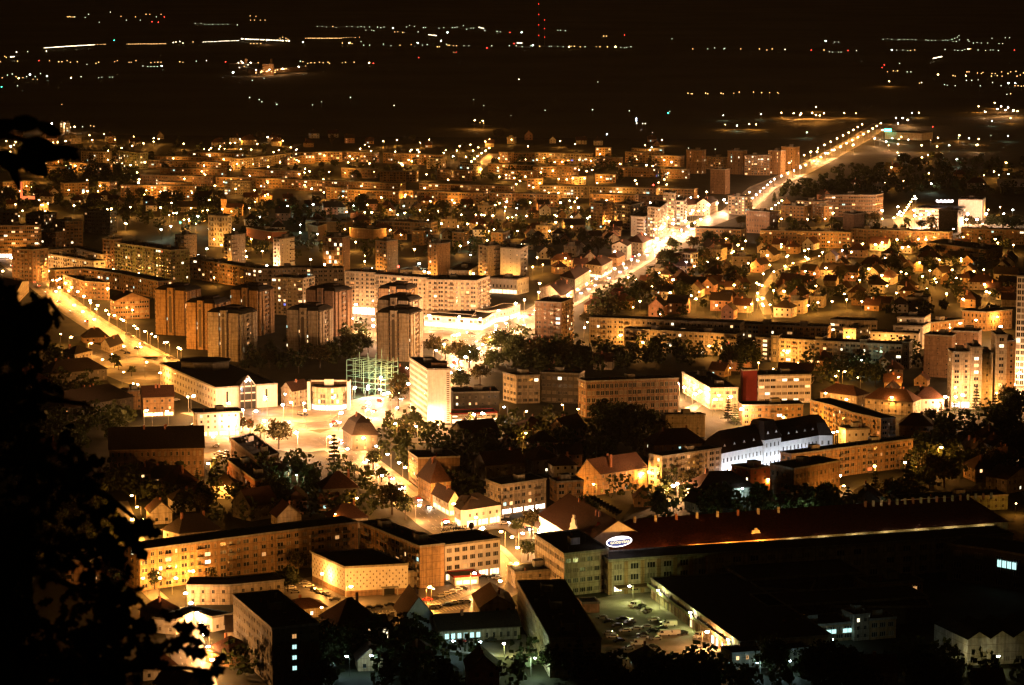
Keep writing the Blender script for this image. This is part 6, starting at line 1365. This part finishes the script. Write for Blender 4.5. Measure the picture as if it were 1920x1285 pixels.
CARS = {k: [car_proto('car_' + k), False] for k in ('white', 'black', 'silver', 'red', 'blue')}; CARS['van'] = [car_proto('car_white', True), False]
def glow(t, L=4.3):
    for sy in (-1, 1):
        m = M(); m.ball((-L / 2 - .1, sy * .6, .65), .3, .3, .25, 'headlight', 6, 4); m.build('headlight_glow', t); m = M(); m.ball((L / 2 + .1, sy * .6, .8), .22, .22, .18, 'taillight', 6, 4); m.build('tail_light', t)
def car(px, py, k, rz, g=None, on=False):
    g = g or P(px, py)
    t = CARS[k][0]
    if CARS[k][1]: t = cp(t, (g.x, g.y, .035), rz)
    else: CARS[k][1] = True; t.location = (g.x, g.y, .035); t.rotation_euler = (0, 0, rz)
    if on: glow(t)
    AUTO.append((t, (k + ' car with lit headlights') if on else ('white delivery van' if k == 'van' else k + ' parked car'), px, py)); t['group'] = 'parked cars'
for a in """890,985,black,1.5 904,982,white,1.5 918,977,white,1.4 930,974,black,1.5 941,972,white,1.5 952,970,silver,1.5 570,1095,silver,.3 560,1090,black,.3 578,1101,white,.3 600,1112,white,2.2 612,1116,silver,2.2 590,1108,black,2.2 628,1126,black,0 545,1105,white,.3 552,1112,silver,.3
672,1144,black,.1 690,1142,black,.1 708,1140,black,.1 730,1136,black,.1 681,1153,white,.1 700,1155,silver,.1 715,1157,silver,.1 735,1154,white,.1 650,1146,silver,.2 800,1127,red,.2 812,1124,black,.2 826,1120,silver,.2 836,1116,white,.2 846,1113,white,.2 857,1108,white,.2 867,1106,black,.2 810,1141,white,.1 818,1140,silver,.1
838,1136,blue,.2 850,1133,white,.2 862,1131,silver,.2 873,1131,silver,.2 925,1083,black,.1 932,1086,silver,.1 905,1084,black,.1 1165,1163,black,.1 1182,1167,silver,.1 1225,1164,white,.2 1240,1180,black,.1 1180,1170,black,.3 1192,1181,silver,.1 1205,1192,black,.1 1205,1199,silver,.1 1245,1192,van,.1 1262,1191,van,.1
1196,1210,van,.1 1148,1196,white,.1 1140,1190,silver,.1 1190,1138,van,.9 1202,1140,black,.9 1312,1196,van,.8 1166,1240,silver,.3 1256,1174,van,.1 845,1208,silver,.2 862,1205,red,.2 876,1203,black,.1 890,1202,silver,.1 920,1203,black,.1 270,646,white,2.4 257,655,black,2.4 238,664,black,.4 291,747,black,0 317,672,silver,2.4 250,634,white,2.4
240,628,silver,2.4 330,752,silver,.3 342,812,black,.3 352,809,silver,.3 405,838,silver,.1 408,852,white,.1 415,853,silver,.1 422,850,black,.1 412,858,white,.1 420,861,silver,.1 400,865,white,.6 570,780,black,.3 562,777,silver,.3 820,648,silver,.4 835,640,black,.4 870,640,silver,.4 885,632,white,.4 905,650,silver,.6 690,618,silver,.2
1250,430,silver,.6 1240,440,black,.6 1262,436,white,.6 1255,446,silver,.6 700,1155,black,.2 660,985,black,.6 707,947,silver,.3 365,798,black,.2 1157,1176,black,.1 1172,1185,white,.1 1212,1178,silver,.1 1222,1186,black,.3 1230,1200,silver,.1 1246,1170,black,.2 1280,1190,black,.8 1214,1148,silver,.9 1160,1204,black,.2 1178,1218,silver,.3 1128,1160,silver,.1 1140,1168,black,.1 1222,1216,black,.2 1130,1235,black,.4""".split():
    f = a.split(','); car(float(f[0]), float(f[1]), f[2], float(f[3]))

for Q, t0, t1, step, off in ((mainQ, s3, LT - 20, 34, 4.5), (mainQ, s3 + 15, LT - 20, 42, -4.5), (RD['south'], 20, 260, 34, 3.2), (RD['west'], 60, 420, 48, -3.5), (RD['west'], 80, 420, 60, 3.5), (RD['civic'], 10, 150, 30, -3), (RD['east'], 5, 90, 26, 2.6)):
    d_, nx_ = 0, t0
    for a_, b_ in zip(Q, Q[1:]):
        e_ = b_ - a_; L_ = e_.length; u_ = e_ / L_
        while nx_ <= d_ + L_ and nx_ < t1:
            c_ = a_ + u_ * (nx_ - d_) + Vector((-u_.y, u_.x)) * off; an_ = math.atan2(u_.y, u_.x) + (0 if off < 0 else PI)
            q_ = proj(Vector((c_.x, c_.y, 0))); car(q_[0], q_[1], R.choice(['white', 'black', 'silver', 'silver', 'blue', 'red']), an_, g=Vector((c_.x, c_.y, 0)), on=True); nx_ += step * R.uniform(.5, 1.6)
        d_ += L_
# ================================================================ FAR LIGHTS ON THE PLAIN
FL = """130,31o3 140,32w3 166,27w3 160,33w2 186,42w2 207,23w3 227,31o2 237,38w2 254,32o2 263,38w2 274,27o3 281,27o2 293,32w2 302,27o2 308,32r2 297,42r2 285,41r2 366,44w2 377,44w2 384,46w2 392,46w2 399,46w3 409,46w2 418,46w2 427,46w2 445,47w3 469,30o2 480,31o2 470,38o2 477,38o2 488,38o2 497,38o2
595,50w2 604,50w2 612,51w2 624,50o4 630,52w2 325,80p5 330,79p4 337,78p5 343,81p4 362,79o3 470,82o4 476,82o4 482,82o4 489,82o4 525,72o3 530,70o3 536,72o3 540,74o3 568,79W5 31,98p6 20,107p5 12,108o3 9,106o3 87,96p5 52,97w3 214,76g3 33,115o4 1,116o3 73,114r2 93,114o2 110,116o5 116,116o4 126,114o3 132,117o3 145,116o4 185,117o4 180,119o3 163,121w2
220,114o3 215,116o2 242,117o3 246,117o2 255,114o3 283,118o3 290,117o3 296,117o4 302,117o3 268,124w3 277,125w3 283,125w3 289,125w3 295,125w3 303,124W4 337,116o4 343,117o2 368,115w3 387,114p3 423,116r3 437,136W8 563,115w4 568,116o3 577,119o3 583,118o4 590,118o3 599,117o3 606,118o3 615,117o4 618,119o3 473,151w3 495,147w2
447,118p5 450,122p5 449,127p4 455,119p5 460,117p5 463,113o3 465,122p4 470,119p5 475,121p4 479,119p4 484,118o4 452,115p4 458,125o4 4,146o3 14,141w3 23,139w4 30,144o4 35,147O5 43,146o3 50,144w3 56,140W5 66,144w3 62,149o2 70,149o2 76,138w3 88,143W5 133,146O4 152,144w4 185,146w2 191,145w2 206,145w2 211,145w2 3,163g4 33,161w3 468,183w5 486,187w4 491,191w4 519,196w5 586,197w3 603,191w2 116,196o2 95,236o5 97,232w4 115,235p5 122,232p5 124,236p5 127,238o4 132,239p4 140,239p3 155,238w3 170,236o3 176,237o3
671,51w2 677,50w2 683,51w2 693,51w2 686,57w2 701,58w2 708,51w3 714,52w3 720,51w2 697,57w2 737,53W3 755,61o3 740,60o3 746,60o2 762,51w2 768,48w2 777,50w2 784,60w3 794,52w3 798,52w2 823,53w2 832,52w2 839,61W4 848,52w2 853,52w2 857,51w2 869,48w2 875,55w3 883,53w2 888,53w2 899,51w2 909,58w3 932,59w3 938,60w2 956,61r2 978,61W3 1046,57w2 1051,57w2 1060,58w2 1132,68o4 1137,68o4 1171,66r2 1260,73w2 650,50w2 660,50w2
642,81o3 655,81O5 660,82o3 677,78w2 682,85w3 693,85w3 719,83w3 733,86w2 750,85o3 771,84o2 783,81W4 792,85w2 801,84w3 827,77W5 820,88o4 824,88o3 837,83w3 840,85o3 843,85o3 850,86o2 856,86o3 870,86w2 879,86w2 913,90r3 922,86w3 955,86w3 968,86w3 979,88w3 995,86w3 999,85W4 1012,87o4 1030,87w2 1034,87w2 1046,87w2 1056,88w2 1067,88O4 1071,87o3 1077,87o4 1088,88o3 1097,88w3 1118,88o2 1125,88o4 1139,88o4 1154,88O6 1164,89w2 1171,90w2 1175,89w2 1183,88w3 964,82r3
648,117o3 642,118o2 664,117o4 692,118O5 700,119r3 855,98r2 851,98o2 785,108r2 973,149p5 657,183w5 739,198p4 888,187w2 907,198w2 1022,207w3 1111,206w5 1180,208w4 1253,212g4 1256,209w2 1193,223b5 1193,226b4 1194,231p4 1205,232p3 1210,232p4 1138,252b2 1121,154w2 900,230o3 907,231o3 958,217w1 1223,249b2
1299,92o3 1327,92w2 1340,90w3 1357,92w2 1359,91w3 1389,92o3 1424,92o4 1438,94o3 1448,92o4 1472,93p4 1521,94r2 1545,94o4 1548,77W4 1565,79w2 1572,79w2 1555,97w2 1561,98w2 1572,98w2 1577,98w2 1590,95r2 1606,95w3 1656,74w2 1664,73w2 1672,74w2 1684,75w2 1687,74w2 1695,74w2 1702,74w2 1710,74w2 1717,75w2 1736,75w2 1740,76w3 1747,76w3 1754,76w2 1768,76w2 1773,75w2 1777,76w2 1785,74w3 1787,78w2 1790,72w2 1795,70w2 1798,67w2 1793,78w3 1799,75w2 1815,75w3 1817,78w2 1825,81w3 1832,80w2 1840,81w2
1852,81w2 1860,72w2 1873,82w2 1880,82w2 1885,71w2 1893,71w2 1672,94W4 1681,94w2 1693,94w2 1702,95w2 1707,95o3 1715,94o3 1772,93w3 1790,94w2 1796,95w3 1804,95w3 1809,93w2 1816,92O5 1820,92o3 1834,94w3 1848,95w2 1857,94w2 1862,94w2 1872,95w3 1902,94r2 1658,122r2 1654,127r1 1687,119w3 1675,133o3 1683,133o4 1664,135o2 1701,135w3 1708,135w3 1759,140O5 1787,142o4 1791,143o3 1811,142O4 1813,135o4 1817,135o3 1833,137o3 1840,138o3 1843,136o3 1860,138o3 1859,143o4 1866,138o3 1870,142o4 1878,135o3 1879,143o3 1890,138o4 1895,135o3 1905,134o4 1907,143o4 1913,141o3 1919,137o4
1812,151w4 1822,151w4 1834,150w2 1728,155p4 1724,156o3 1771,159w3 1776,160w2 1791,161w3 1861,155w3 1838,161w3 1877,161w3 1891,156W4 1904,156W4 1903,161o4 1909,161o4 1915,162o4 1920,161o4 1895,176o4 1888,177w3 1290,175o4 1296,176o3 1298,176o4 1323,175o5 1327,176o4 1352,175o5 1356,176o4 1376,175o2 1386,173o4 1413,173o4 1428,174o4 1443,174o3 1458,174o3 1460,175o2 1659,343o3 1745,263s3 1858,254w2 1797,259w3 1749,238r3 1650,262w2 1797,260w2 1291,278w3 1341,280w3""" 
m = M(); heads = {}
FLC = {'o': 'far_o', 'O': 'lamp_o', 'p': 'far_p', 'w': 'far_w', 'W': 'lamp_w', 'r': 'lamp_r', 'g': 'lamp_g', 'b': 'lamp_b', 's': 'far_o'}
def farlight(x, y, k, s):
    h = 8; g = P(x, y, h); D = g.y; r = D / FPX * (.30 + .13 * s)
    m.tube((g.x, g.y, -.3), (g.x, g.y, h), .15, .12, 'pole', 3); m.ball(g, r, r, r, FLC[k], 6, 4)
for tok in FL.split():
    g_ = _re.match(r'(\d+),(\d+)(\w)(\d)', tok)
    if g_: farlight(float(g_[1]), float(g_[2]), g_[3], int(g_[4]))
def farrow(x0, y0, x1, y1, n, k, s):
    for i in range(n): farlight(x0 + (x1 - x0) * (i + R.uniform(.1, .9)) / n, y0 + (y1 - y0) * (i + .5) / n + R.uniform(-.3, .3), k, R.choice([s, s - 1, s]))
farrow(82, 90, 177, 84, 52, 'p', 3); farrow(177, 84, 200, 83, 8, 'o', 1); farrow(237, 83, 312, 82, 34, 'o', 2); farrow(380, 79, 448, 76, 30, 'p', 2); farrow(450, 73, 545, 77, 26, 'p', 6); farrow(573, 72, 640, 72, 24, 'o', 3); farrow(640, 71, 675, 70, 8, 'o', 1)
farrow(803, 65, 819, 67, 9, 'p', 3); farrow(898, 51, 908, 54, 6, 'p', 3); farrow(969, 81, 979, 81, 6, 'p', 4); farrow(1749, 110, 1767, 106, 12, 'p', 4); farrow(478, 137, 575, 124, 17, 'o', 6); farrow(477, 132, 520, 136, 6, 'o', 4); farrow(125, 32, 141, 32, 6, 'o', 2); farrow(20, 107, 27, 106, 4, 'p', 4)
m.build('distant_lights', kind='stuff')
# lit patches and halls out on the plain
sheet('far_yard', pxpoly([(880, 233), (890, 231), (925, 236), (895, 238)]), .02, 'paving')
sheet('far_yard', pxpoly([(460, 133), (575, 124), (580, 131), (470, 142)]), .02, 'paving')
sheet('far_yard', pxpoly([(1460, 218), (1550, 218), (1600, 226), (1470, 226)]), .02, 'paving')
sheet('far_yard', pxpoly([(1840, 205), (1950, 205), (1960, 216), (1850, 214)]), .02, 'paving')
for (x, y, k) in ((890, 226, 'O'), (905, 227, 'O'), (480, 132, 'P'), (505, 131, 'P'), (530, 129, 'P'), (560, 126, 'P'), (455, 118, 'P'), (470, 118, 'P'), (97, 232, 'P'), (125, 234, 'P'), (140, 238, 'O'), (500, 76, 'P'), (1500, 216, 'O'), (1530, 216, 'O'), (1870, 205, 'P'), (1900, 208, 'P'), (1890, 202, 'P')): lamp(x, y, k, 12)
B('far plant', 'long lamp-lit hall of the factory on the far plain', [(488, 131), (574, 125)], 9, 'bln', wall='ochre', d=30, huts=False)
B('', 'cluster hall of the far plant beneath its silos', [(447, 121), (484, 119)], 10, 'bln', wall='white', d=25, huts=False)
B('', 'shadowy block behind the far plant hall', [(492, 121), (512, 121)], 22, 'bln', wall='ochre', d=20, huts=False)
for i, x in enumerate((461, 509)):
    g = P(x, 127, 0); t = M(tuple(g)); t.tube((g.x, g.y, 0), (g.x, g.y, 20), 3, 2.5, 'ochre', 8); tag(t.build('chimney_stack'), ['silo at the bright end of the far plant', 'chimney stack behind the hall of the far plant'][i], 'chimney stack')
for i, x in enumerate((112, 123)): B('', ['left', 'right'][i] + ' lit block at the far left edge of the plain', [(x, 231), (x + 6, 231)], 15, 'apt', wall='white', d=12, lit=.3)

B('', 'low warehouse with green roof sign by the far road', [(1660, 248), (1728, 251)], 9, 'bln', wall='cream', d=30, huts=False)
m = M(); g = P(1665, 245, 12); m.box((g.x, g.y), (1, 0), (0, 1), 9, .6, 11, 14, 'lamp_g'); m.o = Vector((g.x, g.y, 0)); m.v = [(a - g.x, b - g.y, c) for a, b, c in m.v]; tag(m.build('green_sign'), 'glowing green roof sign on the far warehouse', 'sign')
m = M(tuple(P(46, 368, 10))); g = P(46, 368, 10); m.box((g.x - 3, g.y), (1, 0), (0, 1), 2, .5, 8, 24, 'lit_red'); m.box((g.x + 4, g.y), (1, 0), (0, 1), 12, .5, 7, 10, 'lit_red'); tag(m.build('neon_sign'), 'red L-shaped neon sign at the far left', 'sign')
for i, (x, y, z) in enumerate(((747, 500, 32), (1225, 347, 16), (742, 1020, 0))):
    if z: g = P(x, y, z); m = M(tuple(g)); m.tube((g.x, g.y, z - 12), (g.x, g.y, z), .15, .1, 'pole', 4); m.ball(g, .8, .8, .8, 'lamp_r', 6, 4); tag(m.build('warning_beacon'), ['red beacon mast on the civic block roof', 'red beacon on the far cream slab'][i], 'beacon')

build_lamps()
# ================================================================ AIR
if True:
    m = M(); m.prism([(-16500, -900), (16500, -900), (16500, 26500), (-16500, 26500)], -1.3, 246, 'tar'); hm = bpy.data.materials.new('haze'); hm.use_nodes = True; nt = hm.node_tree; nt.nodes.remove(nt.nodes['Principled BSDF'])
    pv = nt.nodes.new('ShaderNodeVolumePrincipled'); pv.inputs['Density'].default_value = 0.9e-5; pv.inputs['Color'].default_value = (.9, .9, .9, 1); pv.inputs['Anisotropy'].default_value = .3
    nt.links.new(pv.outputs[0], nt.nodes['Material Output'].inputs['Volume']); o = m.build('haze', kind='stuff'); o.data.materials.clear(); o.data.materials.append(hm)
# ================================================================ WOODED SLOPE AND NEAR TREE
m = M(); ny, nx = 16, 14; prof = lambda x, y: 236.5 - .62 * y + 3 * math.sin(x * .07 + y * .05) if y > 3 else 237.5
G = [[(-130 + 260 * i / nx, -40 + 425 * j / ny) for i in range(nx + 1)] for j in range(ny + 1)]
def hz(x, y): return max(-1, min(238.0, 237.0 - .62 * max(0, y - 2) + 1.5 * math.sin(x * .09 + y * .05) * (y > 4)))
for j in range(ny):
    for i in range(nx):
        q = [G[j][i], G[j][i + 1], G[j + 1][i + 1], G[j + 1][i]]; m.face([(x, y, hz(x, y)) for x, y in q], 'lawn')
m.build('hillside', kind='structure')
def leaf_mesh(kind):
    m = M()
    if kind == 0: pr = [(0, 0), (.25, .22), (.55, .27), (.85, .16), (1, 0), (.85, -.16), (.55, -.27), (.25, -.22)]
    else: pr = [(0, 0), (.15, .1), (.28, .26), (.38, .15), (.52, .34), (.62, .17), (.78, .24), (.88, .1), (1, 0), (.88, -.1), (.78, -.24), (.62, -.17), (.52, -.34), (.38, -.15), (.28, -.26), (.15, -.1)]
    c = (.5, 0, -.04); n = len(pr)
    for i in range(n): j = (i + 1) % n; m.face([c, (pr[i][0], pr[i][1], .03 * abs(pr[i][1]) * 4), (pr[j][0], pr[j][1], .03 * abs(pr[j][1]) * 4)], 'near_leaf')
    m.face([(-.25, .012, 0), (-.25, -.012, 0), (0, -.012, 0), (0, .012, 0)], 'near_leaf')
    return m.mesh('leaf')
LM = [leaf_mesh(0), leaf_mesh(1)]
base = Vector((-7.5, 14, hz(-7.5, 14)))
t = empty('foreground_tree', base); tag(t, 'dark unlit tree filling the lower left corner in front of the town', 'tree')
def lm(px, py, d): return PD(px, py, d) - base
def branch(pts, r0, r1, nm_='branch'):
    m = M(); n = len(pts) - 1
    for i in range(n): m.tube(pts[i], pts[i + 1], r0 + (r1 - r0) * i / n, r0 + (r1 - r0) * (i + 1) / n, 'bark', 6)
    m.build(nm_, t)
top = lm(-260, 500, 17); branch([Vector((0, 0, -1)), Vector((.1, 0, 2)), lm(-330, 1250, 17), top], .28, .12, 'trunk')
branch([lm(-330, 1250, 17), lm(60, 1262, 15), lm(265, 1250, 14), lm(318, 1200, 14), lm(372, 1202, 14)], .05, .008)
branch([lm(265, 1250, 14), lm(330, 1212, 14), lm(362, 1198, 14), lm(420, 1232, 14)], .012, .005)
branch([lm(-200, 1285, 15), lm(200, 1240, 14), lm(292, 1252, 14), lm(350, 1253, 14), lm(392, 1257, 14)], .03, .008)
branch([lm(-300, 900, 17), lm(60, 860, 16), lm(200, 930, 16), lm(270, 985, 16)], .05, .008)
branch([lm(-280, 620, 16), lm(20, 590, 15), lm(90, 560, 15), lm(120, 600, 15)], .04, .006); branch([lm(-260, 250, 12), lm(20, 255, 12), lm(90, 275, 12), lm(140, 290, 12)], .02, .004)
branch([lm(-330, 1100, 17), lm(50, 1060, 16), lm(180, 1120, 16)], .05, .01); branch([lm(-300, 750, 17), lm(50, 740, 16), lm(170, 760, 16)], .05, .01)
rr = random.Random(11); LEAF = []
def leaf(px, py, d, L, kind, ang=None):
    LEAF.append((px, py, d, L, kind, rr.uniform(0, 2 * PI) if ang is None else ang))
for (x, y, L, a) in ((45, 232, 62, 0), (92, 240, 58, -.35), (5, 240, 60, .2), (70, 272, 66, .1), (118, 277, 62, .15), (20, 300, 70, -.3), (60, 305, 78, -.75), (35, 315, 80, -1.1), (125, 292, 50, -.5), (90, 288, 60, -.3)): leaf(x - L / 2 * math.cos(a), y + L / 2 * math.sin(a), 12 + rr.uniform(-.4, .4), L / FPX * 12, 0, a)
for (x, y, L, a) in ((270, 990, 60, .1), (250, 1000, 64, -.5), (230, 1010, 70, -1.0), (285, 1000, 50, -.2), (215, 1035, 80, -1.2), (255, 1030, 60, -1.0), (200, 1030, 70, -1.6), (195, 960, 60, .4), (225, 975, 50, 0), (345, 1175, 50, 0), (360, 1200, 46, -.3), (365, 1222, 54, -.2), (385, 1265, 60, -.4), (400, 1258, 50, .4), (340, 1190, 44, 1), (410, 1240, 40, .8), (385, 1180, 44, -.7), (265, 1232, 40, 2), (540, 1070, 34, .2)):
    if x < 500: leaf(x - L / 2 * math.cos(a), y + L / 2 * math.sin(a), 14 + rr.uniform(-.5, .5), L / FPX * 14, 1, a)
edge = lambda y: 50 + 28 * math.sin(y * .045) if y < 660 else (38 + 26 * math.sin(y * .031) if y < 860 else min(195, 100 + (y - 860) * .8) + 30 * math.sin(y * .023))
CL = []
for i in range(62):
    y = rr.uniform(560, 1310); e_ = edge(y); CL.append((rr.uniform(-50, e_) if i % 3 else e_ - rr.uniform(0, 25), y, rr.uniform(16, 42)))
for i in range(1500):
    x, y, s_ = rr.choice(CL); x += rr.gauss(0, s_); y += rr.gauss(0, s_ * .7)
    if rr.random() < .3: x, y = rr.uniform(-60, 60), rr.uniform(980, 1310)
    leaf(x, y, rr.uniform(13, 20), rr.uniform(.07, .13), 1)
for i in range(80):
    leaf(rr.gauss(225, 50), rr.uniform(1130, 1310), rr.uniform(13.5, 16), rr.uniform(.07, .12), 1)
U3 = Vector((0, _s, _c)); R3 = Vector((1, 0, 0)); F3 = Vector((0, _c, -_s))
def leaf_mx(px, py, d, L, a):
    p = PD(px, py, d) - base; x = R3 * math.cos(a) + U3 * math.sin(a); n = (-F3 + Vector((rr.gauss(0, .45), rr.gauss(0, .3), rr.gauss(0, .45)))).normalized()
    yv = n.cross(x).normalized(); x = yv.cross(n); mx = Matrix((x * L, yv * L, n * L)).transposed().to_4x4(); mx.translation = p; return mx
order = sorted(LEAF, key=lambda l: (l[4] == 1 and not (0 < l[0] < 470), -(l[3] / l[2]) - (10 if l[0] > edge(l[1]) - 25 or l[4] == 0 else 0)))
ms = M()
for i, (px, py, d, L, kd, a) in enumerate(order):
    mx = leaf_mx(px, py, d, L, a)
    if i < 300: o = bpy.data.objects.new('leaf', LM[kd]); COL.objects.link(o); o.parent = t; o.matrix_local = mx
    else:
        me = LM[kd]; vs_ = [mx @ v.co for v in me.vertices]
        ms.face([vs_[v] for v in range(0, 0)] or [vs_[me.polygons[0].vertices[0]], vs_[me.polygons[0].vertices[1]], vs_[me.polygons[0].vertices[2]]], 'near_leaf')
        for pl in me.polygons[1:]: ms.face([vs_[v] for v in pl.vertices], 'near_leaf')
ms.build('leaves', t, kind='stuff')

# ================================================================ labels for the many: ordinal by nearest landmark
from collections import defaultdict
LAND2 = [(s_, x, y) for s_, x, y in LAND if s_ and len(s_.split()) <= 8]
LAND2 += [('radio mast pair', 1013, 60), ('far village lights', 1780, 140), ('upper right horizon road', 1650, 235)]
ORD = ['nearest', 'second nearest', 'third nearest', 'fourth nearest', 'fifth nearest', 'sixth nearest', 'seventh nearest', 'eighth nearest', 'ninth nearest', 'tenth nearest', 'eleventh nearest', 'twelfth nearest']
bylook = defaultdict(list)
for o, look, x, y in AUTO: bylook[look].append((o, x, y))
CATS = {'headlights': 'car', 'lamp': 'street lamp', 'floodlight': 'floodlight', 'car': 'parked car', 'van': 'van', 'house': 'house', 'flats': 'building', 'tree': 'tree', 'spruce': 'tree'}
def sector(x, y, lx, ly):
    dx, dy = x - lx, 2 * (y - ly)
    return ('right of' if dx > 0 else 'left of') if abs(dx) > abs(dy) else ('in front of' if dy > 0 else 'behind'), dx * dx + dy * dy
for look, L in bylook.items():
    rk = {}
    for li, (s_, lx, ly) in enumerate(LAND2):
        sec = defaultdict(list)
        for i, (o, x, y) in enumerate(L): d_, q = sector(x, y, lx, ly); sec[d_].append((q, i))
        for d_, S in sec.items():
            S.sort()
            for r_i, (q, i) in enumerate(S[:12]): rk.setdefault(i, []).append((q * (1 + .25 * r_i), r_i, d_, s_))
    for i, (o, x, y) in enumerate(L):
        if i in rk: q, r_i, d_, s_ = min(rk[i]); o['label'] = '%s, %s %s the %s' % (look, ORD[r_i], d_, s_)
        else: o['label'] = look + ' in the crowded far quarter, partly hidden by its neighbours'
        o['category'] = CATS[look.split()[-1]]
print('lamps', NL, len(LSPEC), 'trees', NT, 'houses', NH, 'objects', len(bpy.data.objects), 'unplaced', sum('crowded' in a_[0].get('label', '') for a_ in AUTO))
